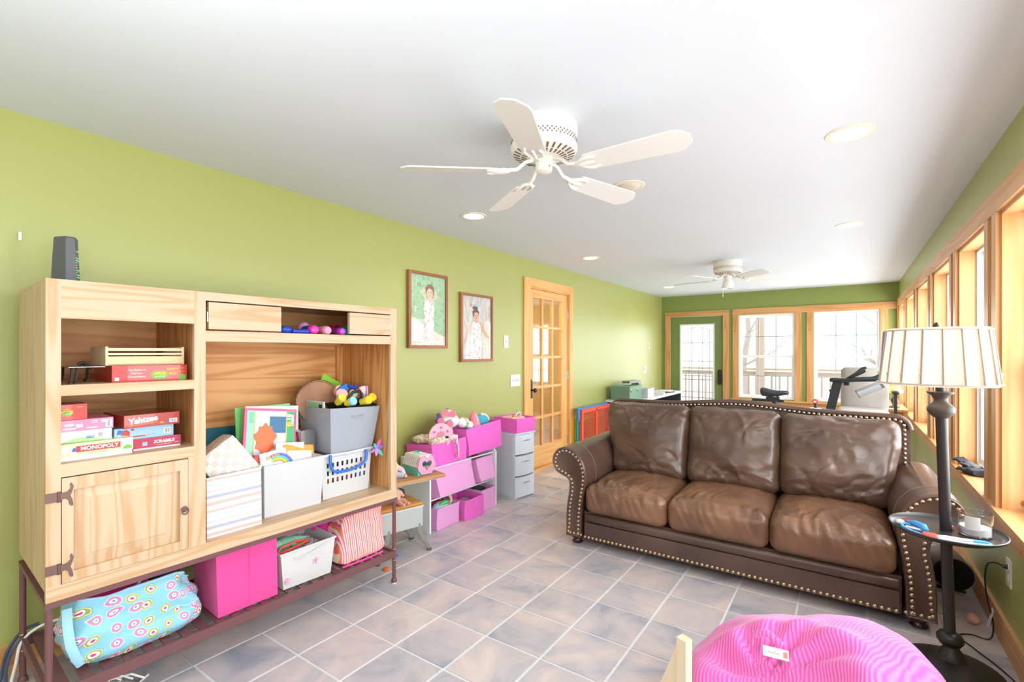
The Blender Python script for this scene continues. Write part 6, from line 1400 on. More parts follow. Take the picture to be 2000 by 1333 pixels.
part(fl_, 'harp', b, LB); part(fl_, 'finial', B().lathe([(.006, .225), (.012, .235), (.011, .246), (.004, .256), (0, .258)], 14, M=SHM), LB, smooth=60)
part(fl_, 'bulb', B().sphere(SHM @ V((0, 0, .12)), (.028, .028, .038), 14, 10), plain('bulb_glow', S(255, 244, 225), .4, emit=S(255, 238, 210), estr=6))
light('lamp_bulb', 'POINT', tuple(SHM @ V((0, 0, .12))), 3, (1, .93, .84), .05)
# on the tray
cn = thing('candle_jar', 'glass candle jar with white wax standing on the lamp tray', 'candle', (.415, 2.66, .602))
cg = glass_mat('jar_glass', (.93, .94, .95, 1), 1.8)
part(cn, 'jar', B().lathe([(0, 0), (.049, 0), (.053, .004), (.053, .092), (.049, .092), (.049, .006), (0, .006)], 28, (.418, 2.668, .6025)), cg, smooth=50)
part(cn, 'wax', B().lathe([(0, .007), (.0485, .007), (.0485, .034), (.02, .031), (0, .031)], 28, (.418, 2.668, .6025)), plain('wax', S(244, 240, 232), .5), smooth=50)
lr = lambda r, k: (.418+r*math.cos(-2.35+.9*k/8), 2.668+r*math.sin(-2.35+.9*k/8))
part(cn, 'label', B().rings([[lr(.0532, k)+(z,) for k in range(9)]+[lr(.0540, k)+(z,) for k in range(8, -1, -1)] for z in (.632, .686)]), PAPER)
stt = thing('toy_stethoscope', 'toy stethoscope in blue, white and red lying on the lamp tray', 'toy', (.27, 2.55, .604))
SKY = plain('toy_sky', S(100, 180, 235), .4); TW = plain('toy_white', S(242, 242, 245), .4); TR_ = plain('toy_red2', S(236, 84, 70), .4)
zt = .6105
part(stt, 'ear_tube', B().tube([(.265, 2.515, zt), (.31, 2.535, zt), (.36, 2.535, zt), (.395, 2.54, zt)], .0075, 8), TW, smooth=60)
part(stt, 'ear_tube', B().tube([(.27, 2.500, zt), (.31, 2.497, zt), (.36, 2.492, zt), (.40, 2.505, zt)], .0075, 8), TW, smooth=60)
part(stt, 'ear_piece', B().tube([(.39, 2.54, zt), (.425, 2.545, zt), (.44, 2.532, zt)], .0085, 8), SKY, smooth=60); part(stt, 'ear_piece', B().tube([(.395, 2.503, zt), (.43, 2.512, zt), (.438, 2.524, zt)], .0085, 8), SKY, smooth=60)
part(stt, 'joint', B().softbox((.262, 2.510, .613), (.05, .045, .020), .009, (5, 5, 3)), TR_, smooth=60)
part(stt, 'hose', B().tube([(.24, 2.515, zt), (.21, 2.54, zt), (.185, 2.58, zt), (.18, 2.62, zt), (.195, 2.64, zt), (.215, 2.63, zt)], .006, 8), SKY, smooth=60)
part(stt, 'chest_piece', B().lathe([(.0, 0), (.016, 0), (.018, .006), (.014, .014), (0, .016)], 16, M=Tr(.18, 2.655, .604)), TW, smooth=60)
ot = thing('toy_otoscope', 'blue handled toy ear scope lying on the lamp tray', 'toy', (.24, 2.60, .604))
part(ot, 'handle', B().tube([(.255, 2.56, .614), (.25, 2.59, .620), (.225, 2.625, .622), (.205, 2.645, .618)], [.010, .016, .012, .007], 10), plain('toy_azure', S(70, 155, 230), .35), smooth=60)
part(ot, 'tip', B().cyl((.205, 2.645, .618), (.19, 2.665, .615), .008, .005), plain('toy_pinkred', S(230, 70, 110), .4))
sy = thing('toy_syringe', 'small white and red toy syringe at the back of the lamp tray', 'toy', (.22, 2.585, .604))
part(sy, 'barrel', B().cyl((.195, 2.600, .6095), (.245, 2.578, .6095), .0055), TW); part(sy, 'plunger', B().cyl((.245, 2.578, .6095), (.253, 2.575, .6095), .0068), TR_)
solid('toy_button', 'tiny pink cap behind the lamp pole on the tray', 'toy', B().lathe([(.009, 0), (.008, .012), (0, .013)], 12, (.350, 2.70, .6025)), plain('toy_rose', S(240, 100, 150), .4), (.35, 2.70, .6025))
# fan heater disc behind the sofa arm, and gloves on the sill
sp = thing('round_speaker', 'black round mesh faced speaker drum on the floor between sofa and wall', 'speaker', (.475, 3.62, 0))
CM = Tr(.475, 3.60, .135) @ Rz(.12) @ basis((1, 0, 0), (0, 0, 1), (0, -1, 0))
part(sp, 'drum', B().lathe([(.085, -.22), (.094, -.2), (.094, -.01), (.085, 0)], 28, M=CM @ Tr(0, -.037, 0)), plain('drum_grey', S(150, 144, 134), .6), smooth=50)
part(sp, 'mesh_face', B().lathe([(.088, -.004), (.088, .004), (.07, .012), (0, .014)], 28, M=CM @ Tr(0, -.037, 0)), plain('mesh_black', S(24, 26, 32), .85, bump=.6, bscale=300), smooth=50)
part(sp, 'stand_bar', B().box(.40, .53, 3.615, 3.635, .0, .012), BLACK)
CUR = Matrix()
gv = thing('work_gloves', 'pair of black gloves lying on the window sill past the first pier', 'gloves', (.60, 3.95, WZ0))
GL = plain('glove_black', S(44, 46, 52), .6, bump=.3, bscale=90)
def glove(g, M):
    b = B(M); b.softbox((0, 0, .02), (.09, .08, .04), .018, (6, 6, 4), lambda p, u: p*(1+.2*NZ.noise(p*30)))
    for k in range(4): b.tube([(.03, -.03+.02*k, .02), (.065, -.034+.023*k, .024), (.085-.004*abs(k-1.5), -.035+.024*k, .012)], [.011, .010, .007], 7)
    b.tube([(-.01, .03, .02), (.01, .055, .03), (.035, .062, .022)], [.012, .011, .007], 7); b.tube([(-.04, 0, .02), (-.075, 0, .022)], [.034, .04], 10, flat=.45)
    part(g, 'glove', b, GL, smooth=60)
glove(gv, Tr(.605, 3.93, WZ0) @ Rz(1.9)); glove(gv, Tr(.598, 3.99, WZ0+.022) @ Rz(2.6) @ Ry(-.5))

# ------------------------------------------------------------------ pink bean bag and pale wooden chair corner
def cord_mat():
    m, nt, p, N, L = nodes('pink_corduroy')
    tc = N('ShaderNodeTexCoord'); 
    n = N('ShaderNodeTexNoise'); n.inputs['Scale'].default_value = 5; L(tc.outputs['Object'], n.inputs['Vector'])
    va = N('ShaderNodeVectorMath'); va.operation = 'MULTIPLY_ADD'; va.inputs[1].default_value = (.05, .05, .05); L(n.outputs['Color'], va.inputs[0]); L(tc.outputs['Object'], va.inputs[2])
    w = N('ShaderNodeTexWave'); w.bands_direction = 'X'; w.inputs['Scale'].default_value = 30; w.inputs['Distortion'].default_value = .2
    mp = N('ShaderNodeMapping'); mp.inputs['Rotation'].default_value = (0, .5, .35); L(va.outputs[0], mp.inputs['Vector']); L(mp.outputs['Vector'], w.inputs['Vector'])
    b = N('ShaderNodeBump'); b.inputs['Strength'].default_value = .45; b.inputs['Distance'].default_value = .003; L(w.outputs['Fac'], b.inputs['Height']); L(b.outputs['Normal'], p.inputs['Normal'])
    mx = N('ShaderNodeMix'); mx.data_type = 'RGBA'; mx.inputs['A'].default_value = S(230, 92, 176); mx.inputs['B'].default_value = S(242, 132, 200); L(w.outputs['Fac'], mx.inputs['Factor']); L(mx.outputs['Result'], p.inputs['Base Color'])
    p.inputs['Roughness'].default_value = .85; p.inputs['Sheen Weight'].default_value = .4; p.inputs['Specular IOR Level'].default_value = .15
    return m
CORD = cord_mat()
BBX, BBY = -.125, 1.79
bgb = thing('bean_bag', 'pink corduroy bean bag chair in the foreground with a white tag', 'bean bag', (BBX, BBY, 0))
def bean(u, v):
    a = 2*PI*u; th = PI*v; ca, sa = math.cos(a), math.sin(a)
    s = math.sin(th)**.85; z = .5-.5*math.cos(th)
    R = .385+.02*math.sin(2*a+.5)+.015*math.sin(3*a)
    r = R*s*(1-.12*z)
    x, y, zz = BBX+r*ca, BBY+r*sa, .455*z**.9
    zz += .16*max(0, z-.25)*(x-BBX)/.4
    # slumped hollow with folds on the side facing the room
    dx, dy = x-(BBX-.07), y-(BBY-.10)
    d = math.sqrt((dx/.21)**2+((dy+.05)/.15)**2)
    if z > .5: 
        zz -= .11*math.exp(-d**2*1.3)
        zz += .030*math.exp(-((d-1.15)/.28)**2)
        zz += .018*math.sin(9*math.atan2(dy, dx)+3*d)*math.exp(-((d-.8)/.45)**2)
    n = NZ.noise(V((x*4, y*4, zz*4)))*.03+NZ.noise(V((x*11, y*11, zz*9+4)))*.010
    k = min(1, zz*12)
    return (x+n*ca*k, y+n*sa*k, max(.002, zz+n*.5*k))
b = B(); b.grid(bean, 96, 56, wrapu=True); part(bgb, 'bag', b, CORD, smooth=180)
tgx, tgy = -.155, 1.70
TGM = Tr(-.185, 1.66, .420) @ Rz(.15) @ Rx(1.05)
tg = part(bgb, 'tag', B(TGM).box(-.035, .035, -.014, .014, 0, .0012), PAPER)
txt(tg, 'lettering', 'LoveSac', .012, TGM @ Tr(-.008, 0, .0013), plain('tag_grey', S(130, 130, 130)), ext=.0002)
part(tg, 'printed_mark', B(TGM).box(.020, .032, -.008, .008, .0012, .0016), plain('tag_coral', S(240, 130, 110)))
part(bgb, 'pull_loop', B().tube([(-.26, 1.68, .41), (-.245, 1.695, .445), (-.21, 1.695, .455), (-.17, 1.675, .44)], .012, 8, flat=.35), CORD, smooth=80)
PALEC = wood('pale_chair_wood', S(226, 206, 178), S(216, 186, 148), 'z', 1.5, .5, 12, .15)
ch = thing('wooden_headboard', 'pale wooden board corner with a sloping top edge beside the bean bag', 'furniture', (-.55, 1.10, 0))
CM2 = Tr(-.335, 1.215, 0) @ Rz(math.radians(158))
part(ch, 'end_board', B(CM2).prism([(0, 0), (.30, 0), (.30, .30), (.13, .34), (.012, .622), (0, .63)], XZ @ Matrix(), -.009, .009) if True else None, PALEC, bevel=.002)
part(ch, 'end_frame', B(CM2).box(-.012, .016, -.012, .012, 0, .632), PALEC, bevel=.003)
part(ch, 'side_rail', B(CM2).box(.0, .018, .012, .40, .30, .34).box(.0, .018, .012, .40, .05, .09), PALEC, bevel=.003)
part(ch, 'far_post', B(CM2).box(-.006, .020, .40, .424, 0, .36), PALEC, bevel=.003)

# ------------------------------------------------------------------ far end: play yard gates, counter, toolbox
def gate(label, M, col, w=.78, hh=.60):
    g = thing('play_gate', label, 'play gate', tuple(M @ V((0, 0, 0)))); mm = plain('gate_'+col[0], S(*col[1]), .4)
    b = B(M); t = .014
    for q in ((-w/2, -w/2+.045, 0, hh), (w/2-.045, w/2, 0, hh), (-.02, .02, .03, hh-.03)): b.box(q[0], q[1], -t, t, q[2], q[3])
    for q in ((0, .045), (hh-.045, hh)): b.box(-w/2+.045, w/2-.045, -t, t, q[0], q[1])
    part(g, 'panel_frame', b, mm, bevel=.004)
    b = B(M)
    for s in (-1, 1):
        x0, x1 = (-w/2+.045, -.02) if s < 0 else (.02, w/2-.045); nx = 8; st_ = (x1-x0)/nx
        m = int((x1-x0+hh-.09)/st_)
        for k in range(1, m+1):      # diagonal lattice both ways
            c = x0+k*st_
            for sg in (1, -1):
                pts = []
                z0_, z1_ = .045, hh-.045
                if sg > 0: a0 = max(0, c-x1); a1 = min(c-x0, z1_-z0_); p, q = (c-a0, z0_+a0), (c-a1, z0_+a1)
                else: cc = x0+x1-c; a0 = max(0, x0-cc); a1 = min(x1-cc, z1_-z0_); p, q = (cc+a0, z0_+a0), (cc+a1, z0_+a1)
                if a1 > a0+.002: b.cyl((p[0], -.004*sg, p[1]), (q[0], -.004*sg, q[1]), .0046, seg=4)
    part(g, 'lattice', b, mm, kind='stuff'); return g
GX = basis((0, 1, 0), (-1, 0, 0), (0, 0, 1))
gate('red lattice play gate panel leaning in front beside the french door', Tr(-2.742, 5.77, .004) @ Rx(0) @ GX @ Rx(.0), ('red', (240, 84, 66)), .86, .615)
bg_ = thing('play_gate', 'blue play gate panel edge showing above the red one', 'play gate', (-2.778, 5.745, .004)); GBL = plain('gate_blue', S(60, 140, 215), .4)
part(bg_, 'panel_frame', B().box(-2.792, -2.764, 5.30, 6.19, .60, .636).box(-2.792, -2.764, 6.15, 6.19, .004, .60).box(-2.792, -2.764, 5.34, 6.15, .004, .03), GBL, bevel=.004)
part(bg_, 'corner_post', B().cyl((-2.765, 5.312, .50), (-2.765, 5.312, .625), .020).cyl((-2.778, 5.315, .004), (-2.778, 5.315, .50), .012), GBL, smooth=50)
gate('green lattice play gate panel between the blue and yellow ones', Tr(-2.800+.0, 5.74, .004) @ Tr(-.012, 0, 0) @ GX, ('green', (90, 195, 80)), .84, .50)
gate('yellow lattice play gate panel nearest the wall', Tr(-2.845, 5.71, .004) @ GX, ('yellow', (246, 170, 50)), .84, .51)
DW = plain('desk_white', S(226, 228, 230), .5)
ct = thing('long_desk', 'pale long desk against the left wall behind the sofa', 'desk', (-2.6, 7.3, 0))
part(ct, 'desk_top', B().box(-2.86, -2.40, 6.32, 8.55, .625, .655), DW, bevel=.003)
part(ct, 'side_panel', B().box(-2.84, -2.42, 6.34, 6.36, 0, .625).box(-2.84, -2.42, 8.50, 8.52, 0, .625), plain('desk_dark', S(60, 62, 70), .6)); part(ct, 'shelf', B().box(-2.84, -2.42, 6.36, 8.50, .30, .32), plain('desk_dark', S(60, 62, 70)))
part(ct, 'back_rail', B().box(-2.855, -2.84, 6.36, 8.50, .32, .625), plain('desk_dark', S(60, 62, 70)))
TG = plain('toolbox_green', S(112, 150, 128), .45, .2)
tbx = thing('metal_toolbox', 'sage green metal box with two brass latches on the long desk', 'box', (-2.60, 6.55, .656))
part(tbx, 'body', B().box(-2.78, -2.50, 6.26+.08, 6.82, .656, .80), TG, bevel=.02, bseg=3); part(tbx, 'lid', B().box(-2.785, -2.495, 6.335, 6.825, .80, .855), TG, bevel=.014, bseg=2)
for y in (6.40, 6.64): part(tbx, 'latch', B().lathe([(0, 0), (.013, 0), (.015, .004), (.01, .008), (0, .008)], 12, M=atx(-2.4985, y, .80) @ Matrix.Diagonal((.8, 1.7, 1, 1))), BRASS)
part(tbx, 'handle', B().tube([(-2.64, 6.46, .856), (-2.63, 6.50, .872), (-2.63, 6.62, .868), (-2.64, 6.68, .857)], .007, 8), TG)
prn = thing('sewing_machine', 'grey green curved arm machine behind the sage green box', 'machine', (-2.65, 7.0, .656))
b = B(); b.prism([(6.90, .656), (7.16, .656), (7.16, .70), (7.12, .72), (7.12, .86), (7.09, .90), (7.03, .915), (6.66, .915), (6.64, .90), (6.66, .88), (6.98, .875), (7.03, .85), (7.03, .72), (6.90, .70)], basis((0, 1, 0), (0, 0, 1), (1, 0, 0)), -2.74, -2.62); part(prn, 'arm', b, plain('machine_sage', S(124, 134, 118), .4), bevel=.008, bseg=2)
part(prn, 'base', B().box(-2.76, -2.58, 6.88, 7.20, .656, .672), plain('machine_sage', S(124, 134, 118)), bevel=.004)
bx = thing('paper_carton', 'pale grey carton to the right of the sage green box', 'box', (-2.50, 7.0, .656))
part(bx, 'carton', B().box(-2.56, -2.44, 6.90, 7.18, .656, .79), plain('carton_grey', S(205, 205, 206), .7), bevel=.003); part(bx, 'flap', B().box(-2.57, -2.43, 6.92, 7.19, .79, .797), plain('carton_grey', S(205, 205, 206)))
solid('paper_stack', 'stack of white papers on the right part of the long desk', 'papers', B(Tr(-2.58, 7.62, .656) @ Rz(.2)).box(-.15, .15, -.11, .11, 0, .04), PAPER, (-2.58, 7.62, .656))
for k, (y, c, z) in enumerate(((8.05, (40, 44, 48), .656), (8.12, (236, 236, 236), .672), (8.26, (160, 190, 210), .656))):
    solid('magazine', ['black magazine under the white one near the garden door', 'white magazine crossing the black one near the garden door', 'pale blue magazine at the far end of the long desk'][k], 'magazine', B(Tr(-2.56, y, z) @ Rz(.4*k-.3)).box(-.10, .10, -.13, .13, 0, .015), plain('mag_%d' % k, S(*c), .5), (-2.56, y, z))

# ------------------------------------------------------------------ exercise bike, office chair, side table lamp
BK_ = plain('bike_black', S(44, 48, 52), .42); BG = plain('bike_grey', S(96, 102, 104), .45)
CUR = Tr(-.40, 5.5, 0) @ Rz(math.radians(-3)) @ Tr(.40, -5.5, 0)
bike = thing('exercise_bike', 'black exercise bike with screen standing behind the sofa', 'exercise bike', (-.3, 5.5, 0))
ys = 5.5
sd = B()
def saddle(u, v):
    t = u; a = 2*PI*v; w = .085*(1-t)**.6*(1 if t < .999 else 0)+.022*(1-(2*t-1)**8 if t > .5 else 1); hgt_ = .05*(1-t)+.028
    if t < .12: k = math.sqrt(max(0, 1-(1-t/.12)**2)); w *= k; hgt_ *= k
    if t > .92: k = math.sqrt(max(0, 1-((t-.92)/.08)**2)); w *= max(k, .05); hgt_ *= max(k, .05)
    return (-.755+.262*t, ys+w*math.cos(a), .945-.012*t+(.012*math.cos(2*PI*t))*.5+hgt_*(.45*math.sin(a) if math.sin(a) > 0 else .85*math.sin(a)))
sd.grid(saddle, 24, 18); part(bike, 'saddle', sd, BK_, smooth=80)
part(bike, 'saddle_clamp', B().box(-.70, -.58, ys-.02, ys+.02, .862, .885).cyl((-.66, ys, .88), (-.655, ys, .91), .015).cyl((-.60, ys, .88), (-.595, ys, .91), .013), BK_, bevel=.003)
part(bike, 'seat_slider', B().box(-.83, -.54, ys-.022, ys+.022, .835, .862), BK_, bevel=.004); part(bike, 'seat_post', B().tube([(-.62, ys, .84), (-.50, ys, .42)], .030, 10), BK_)
part(bike, 'handle_post', B().hexa([(-.235, ys-.022, .55), (-.16, ys-.022, .55), (-.16, ys+.022, .55), (-.235, ys+.022, .55), (-.130, ys-.022, 1.055), (-.055, ys-.022, 1.055), (-.055, ys+.022, 1.055), (-.130, ys+.022, 1.055)]), BK_, bevel=.008, bseg=2)
part(bike, 'post_sleeve', B().hexa([(-.262, ys-.034, .45), (-.150, ys-.034, .45), (-.150, ys+.034, .45), (-.262, ys+.034, .45), (-.215, ys-.034, .80), (-.115, ys-.034, .80), (-.115, ys+.034, .80), (-.215, ys+.034, .80)]), BG, bevel=.010, bseg=2)
part(bike, 'frame_tube', B().tube([(-.55, ys, .40), (-.2, ys, .45), (.25, ys, .38)], .04, 10), BK_)
hb_ = B()
for s in (-1, 1):
    hb_.tube([(-.12, ys+.02*s, 1.078), (-.02, ys+.10*s, 1.085), (.10, ys+.17*s, 1.092), (.16, ys+.19*s, 1.13), (.10, ys+.19*s, 1.19) if False else (.10, ys+.185*s, 1.185)][:3]+[(.22, ys+.19*s, 1.10)], .015, 8)
    hb_.tube([(-.02, ys+.07*s, 1.085), (.04, ys+.09*s, 1.13), (.10, ys+.10*s, 1.175+.012*s), (.125, ys+.10*s, 1.188+.012*s)], [.017, .018, .018, .012], 8)
part(bike, 'handlebar', hb_, BK_, smooth=60)
part(bike, 'handlebar_cap', B().softbox((-.07, ys, 1.078), (.17, .10, .045), .02, (6, 4, 4)), BK_, smooth=60)
part(bike, 'resistance_knob', B().lathe([(.010, -.03), (.022, -.026), (.026, -.012), (.02, 0), (.012, .008)], 14, M=Tr(-.02, ys, 1.058)), BK_)
part(bike, 'screen_arm', B().tube([(-.04, ys, 1.07), (.10, ys, 1.085), (.20, ys, 1.115), (.27, ys, 1.17), (.275, ys, 1.28)], .014, 8), BK_, smooth=60)
b = B(Tr(.255, ys, 1.36) @ Ry(.06)); b.box(-.012, .012, -.24, .24, -.16, .165); scr = part(bike, 'screen', b, plain('screen_back', S(70, 78, 110), .3), bevel=.004); part(scr, 'screen_bezel', B(Tr(.255, ys, 1.36) @ Ry(.06)).box(-.022, -.012, -.235, .235, -.155, .16), plain('screen_silver', S(214, 220, 228), .3))
b = B(); b.tube([(.07, ys-.09, .96), (.23, ys-.09, 1.05)], .038, 14); part(bike, 'weight', b, plain('weight_silver', S(190, 194, 200), .3, .4), smooth=60); part(bike, 'weight_cap', B().tube([(.065, ys-.09, .957), (.072, ys-.09, .961)], .040, 14).tube([(.228, ys-.09, 1.049), (.25, ys-.09, 1.061)], .036, 14), BG)
part(bike, 'flywheel', B().lathe([(.23, -.02), (.24, -.012), (.24, .012), (.23, .02)], 32, M=Tr(.18, ys, .32) @ Rx(PI/2)), BG, smooth=50)
for x in (-.62, .35): part(bike, 'floor_bar', B().cyl((x, ys-.27, .035), (x, ys+.27, .035), .035, seg=12), BK_)
part(bike, 'front_fork', B().cyl((.18, ys+.05, .32), (.35, ys+.05, .05), .025).cyl((-.50, ys, .42), (-.62, ys, .05), .03), BK_)
kn = part(bike, 'brake_knob', B().sphere((-.272, ys, .862), (.026, .026, .024), 12, 8), plain('knob_red', S(226, 50, 46), .35)); part(kn, 'knob_stem', B().cyl((-.268, ys, .80), (-.27, ys, .845), .014), BK_); part(kn, 'knob_mark', B().box(-.285, -.262, ys-.0268, ys-.0245, .852, .87), PAPER)
part(bike, 'towel_pad', B().softbox((-.27, ys, .785), (.11, .06, .03), .012, (6, 4, 3)), plain('pad_white', S(235, 235, 235), .6)) 
CUR = Matrix()
oc = thing('office_chair', 'grey fabric office chair with black arms in front of the corner window', 'chair', (.12, 6.4, 0))
CG = fabric('chair_grey', S(176, 170, 164), .8, 400, .08, .12)
yc_ = 6.5
part(oc, 'backrest', B(Tr(.135, yc_+.18, .92) @ Rz(-.10) @ Rx(-.10)).softbox((0, 0, 0), (.44, .09, .50), .045, (14, 4, 14), lambda p, u: p+V((0, .05*u[0]*u[0]-.03, 0))), CG, smooth=70)
part(oc, 'seat', B().softbox((.12, yc_-.08, .675), (.46, .48, .10), .045, (12, 12, 4)), CG, smooth=70)
for s in (-1, 1):
    xx = .12+.275*s
    a_ = part(oc, 'armrest', B().box(xx-.014, xx+.014, yc_-.12, yc_-.08, .62, .90), BLACK, bevel=.006, bseg=2); part(a_, 'arm_pad', B().softbox((xx, yc_-.06, .915), (.06, .24, .03), .012, (4, 8, 3)), BLACK, smooth=60)
    part(a_, 'arm_bracket', B().box(min(xx, .12+.15*s), max(xx, .12+.15*s), yc_-.12, yc_-.08, .60, .625), BLACK)
part(oc, 'gas_column', B().cyl((.12, yc_-.05, .10), (.12, yc_-.05, .63), .028), BLACK); part(oc, 'back_bracket', B().tube([(.12, yc_+.05, .63), (.12, yc_+.24, .66), (.125, yc_+.23, .85)], .022, 8), BLACK)
for k in range(5):
    a = 2*PI*k/5+.3; e = V((.12+.27*math.cos(a), yc_-.05+.27*math.sin(a), .075)); lg = part(oc, 'star_leg', B().tube([(.12, yc_-.05, .12), e], [.028, .018], 8), BLACK); part(lg, 'caster', B().lathe([(.026, -.02), (.028, 0), (.026, .02)], 12, M=Tr(e.x, e.y, .028) @ Rx(PI/2)), BLACK)
stb = thing('side_table', 'small varnished wooden side table in the far right corner', 'table', (.38, 7.6, 0))
part(stb, 'table_top', B().box(.20, .54, 6.9, 8.2, .665, .69), TRIMY, bevel=.004)
for x in (.225, .515):
    for y in (6.93, 8.17): part(stb, 'leg', B().box(x-.02, x+.02, y-.02, y+.02, 0, .665), TRIMZ, bevel=.003)
part(stb, 'apron', B().box(.225, .515, 6.94, 6.955, .60, .665), TRIMX)
tl = thing('table_lamp', 'small table lamp with a cream shade on the corner side table', 'lamp', (.43, 7.15, .69))
part(tl, 'base', B().lathe([(.055, 0), (.058, .008), (.05, .016), (.02, .024), (.016, .04), (.032, .07), (.036, .09), (.026, .115), (.012, .135), (.009, .16), (.009, .19)], 20, (.43, 7.15, .6905)), plain('lamp_pewter', S(84, 80, 82), .4, .3), smooth=60)
part(tl, 'lamp_shade', B().lathe([(.085, .175), (.052, .255), (.0515, .255), (.0845, .175)], 24, (.43, 7.15, .6905), cap0=False, cap1=False), shade_mat('small_shade', S(250, 224, 170), .5), smooth=60)
part(tl, 'bulb', B().sphere((.43, 7.15, .905), .016, 10, 8), plain('bulb_glow', S(255, 244, 225)))
light('table_lamp_bulb', 'POINT', (.43, 7.15, .91), 1.2, (1, .82, .55), .03)

# ------------------------------------------------------------------ ceiling fans and recessed lights
FW = plain('fan_white', S(236, 233, 224), .45); FB = plain('fan_blade_white', S(232, 230, 225), .5); FD = plain('fan_slot_shadow', S(120, 100, 84), .8)
def fan(label, cx, cy, off, kit):
    f = thing('ceiling_fan', label, 'ceiling fan', (cx, cy, ZC))
    part(f, 'motor_housing', B().lathe([(.146, 0), (.150, -.008), (.150, -.055), (.146, -.060), (.146, -.094), (.150, -.098), (.150, -.112), (.140, -.128), (.085, -.146), (.05, -.150), (.05, -.156)], 48, M=Tr(cx, cy, ZC)), FW, smooth=40)
    b = B()
    for k in range(48):          # pierced band
        a = 2*PI*k/48
        for r_, z in ((.1468, -.068), (.1468, -.077), (.1468, -.086)):
            aa = a+(PI/48 if z == -.077 else 0); p = V((cx+r_*math.cos(aa), cy+r_*math.sin(aa), ZC+z)); q = V((math.cos(aa), math.sin(aa), 0))
            b.cyl(p-q*.002, p+q*.0006, .0038, seg=5)
    part(f, 'pierced_band', b, FD, kind='stuff')
    b = B()
    for k in range(28):          # radial slots in the bowl
        a = 2*PI*k/28; M = Tr(cx, cy, ZC) @ Rz(a)
        for (r0, z0, r1, z1) in ((.137, -.1300, .109, -.1395), (.102, -.1418, .078, -.1470)):
            n = V((z1-z0, 0, -(r1-r0))).normalized()*.0008; n = -n if n.z > 0 else n
            p = [V((r0, -.0045, z0)), V((r0, .0045, z0)), V((r1, .0040, z1)), V((r1, -.0040, z1))]
            b.hexa([M @ (q+n) for q in p]+[M @ (q-n*3) for q in p])
    part(f, 'vent_slots', b, FD, kind='stuff', smooth=0)
    part(f, 'hub', B().lathe([(.05, -.150), (.05, -.160), (.040, -.165), (.038, -.196), (.035, -.206), (.012, -.212), (0, -.213)], 28, M=Tr(cx, cy, ZC)), FW, smooth=45)
    bm_ = None
    for k in range(5):
        a = off+2*PI*k/5; M = Tr(cx, cy, ZC-.205) @ Rz(a); pit = Rx(-.21)
        if bm_ is None:
            b = B(M @ pit); pl = [(.205, -.048), (.215, -.054), (.575, -.068), (.600, -.060), (.634, -.024), (.634, .024), (.600, .060), (.575, .068), (.215, .054), (.205, .048)]
            b.prism(pl, Matrix(), -.003, .003); bm_ = part(f, 'blade', b, FB, bevel=.0012)
            b = B(M); b.tube([(.045, 0, .052), (.085, 0, .040), (.12, 0, .008), (.165, 0, .002)], [.010, .009, .009, .010], 8)
            for s in (-1, 1): b.tube([(.160, 0, .000), (.180, .020*s, -.002-.004*s*-1*0), (.205, .034*s, -.004-.2*.034*s), (.235, .040*s, -.006-.2*.04*s), (.255, .030*s, -.006-.2*.03*s)], [.009, .009, .008, .008, .005], 8)
            b.tube([(.16, 0, 0), (.20, 0, -.006), (.24, 0, -.006)], [.010, .009, .006], 8)
            arm0 = part(f, 'blade_arm', b, FW, smooth=60); M0 = Rz(-off)
        else:
            R = Tr(0, 0, -.205)@Rz(2*PI*k/5)@Tr(0, 0, .205)
            inst(bm_, f, R); inst(arm0, f, R)
    if kit:
        part(f, 'light_shade', B().lathe([(.030, -.208), (.046, -.225), (.060, -.27), (.064, -.305), (.060, -.306), (.042, -.225)], 24, M=Tr(cx, cy, ZC)), plain('opal_glass', S(242, 240, 236), .3), smooth=60)
        part(f, 'pull_chain', B().cyl((cx-.045, cy-.02, ZC-.20), (cx-.045, cy-.02, ZC-.37), .0022, seg=6).sphere((cx-.045, cy-.02, ZC-.385), (.005, .005, .016), 8, 6), FW)
    else:
        part(f, 'screw', B().sphere((cx+.036, cy-.012, ZC-.19), .005, 8, 6), BRASS)
fan('white five blade ceiling fan in the foreground', -1.12, 1.82, math.radians(3), False)
fan('white five blade ceiling fan with a glass shade at the far end', -1.118, 5.76, math.radians(28), True)
LG = plain('downlight_glow', S(255, 250, 240), .5, emit=S(255, 246, 228), estr=5); LT = plain('downlight_trim', S(240, 228, 206), .5); LOFF = plain('downlight_baffle', S(222, 214, 196), .6)
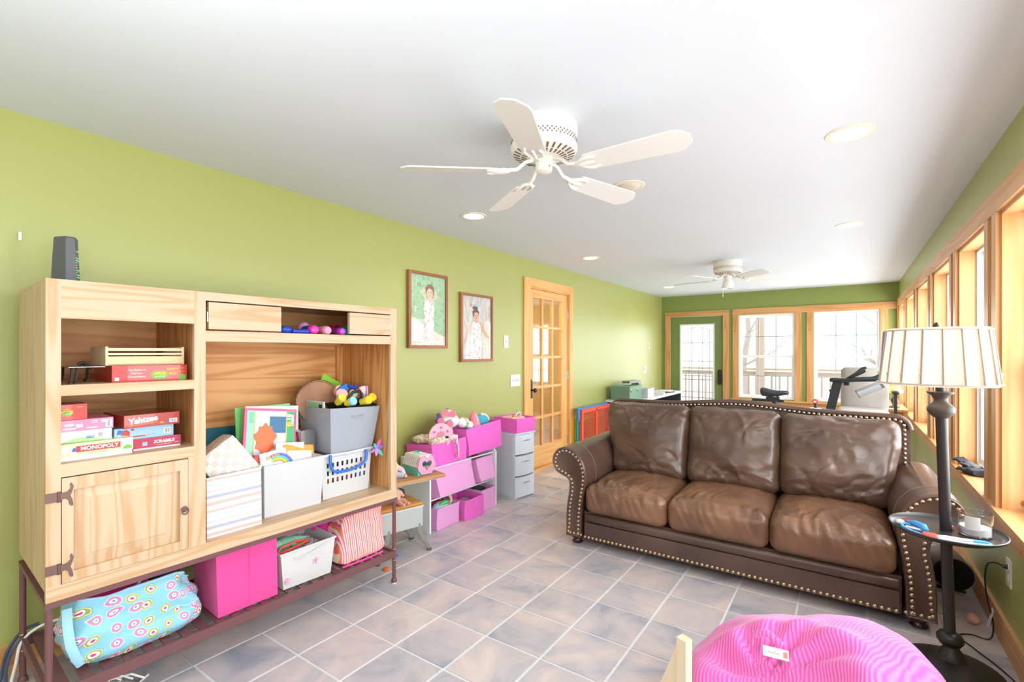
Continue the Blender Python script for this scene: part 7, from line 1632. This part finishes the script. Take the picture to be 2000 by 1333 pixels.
labs = {(-2.29, 2.72): 'recessed ceiling light left of the near fan, by the green wall', (0.0, 2.70): 'largest recessed ceiling light, nearest to the right windows', (-2.286, 4.67): 'recessed ceiling light above the french door', (0.0, 4.65): 'second recessed ceiling light along the right windows', (0.0, 7.44): 'furthest recessed ceiling light along the right windows', (-2.316, 7.5): 'recessed ceiling light in the far left corner'}
def downlight(x, y, label, on=True):
    g = thing('recessed_light', label, 'ceiling light', (x, y, ZC))
    part(g, 'trim_ring', B().lathe([(.072, -.001), (.075, -.006), (.095, -.004), (.097, 0)], 32, M=Tr(x, y, ZC), cap0=False, cap1=False), LT, smooth=50)
    if on:
        part(g, 'lens', B().lathe([(0, -.003), (.073, -.003), (.073, -.001), (0, -.001)], 32, M=Tr(x, y, ZC)), LG, smooth=0)
        light('downlight', 'SPOT', (x, y, ZC-.02), 8, (1, .96, .9), .07, direction=(0, 0, -1), spot=2.4)
    else: part(g, 'dome', B().lathe([(.074, -.004), (.06, -.012), (.03, -.017), (0, -.018)], 32, M=Tr(x, y, ZC)), LOFF, smooth=60)
for (x, y), l in labs.items(): downlight(x, y, l)
downlight(-1.10, 2.775, 'unlit cream ceiling disc behind a blade of the near fan', False)

# ------------------------------------------------------------------ groups of repeats
GROUPS = {'board_game': 'board games on the cubby shelves', 'toy_bottle': 'capped toys in the open compartment', 'dough_pot': 'dough pots in the craft caddy', 'toy_block': 'blocks in the laundry basket',
          'recessed_light': 'recessed ceiling lights', 'ceiling_fan': 'white ceiling fans', 'light_switch': 'white wall plates on the left wall', 'play_gate': 'play gate panels beside the french door',
          'framed_photo': 'framed portraits on the green wall', 'bare_tree': 'bare trees beyond the deck', 'power_cable': 'dark cables beside the hutch leg', 'white_cable': 'white cables under the hutch', 'magazine': 'magazines on the long desk'}
for o in SC.objects:
    if o.parent is None and 'group' not in o:
        n = o.name.split('.')[0]
        if n in GROUPS: o['group'] = GROUPS[n]
        elif n == 'fabric_bin' and 'pink' in o['label']: o['group'] = 'pink fabric bins by the green wall'
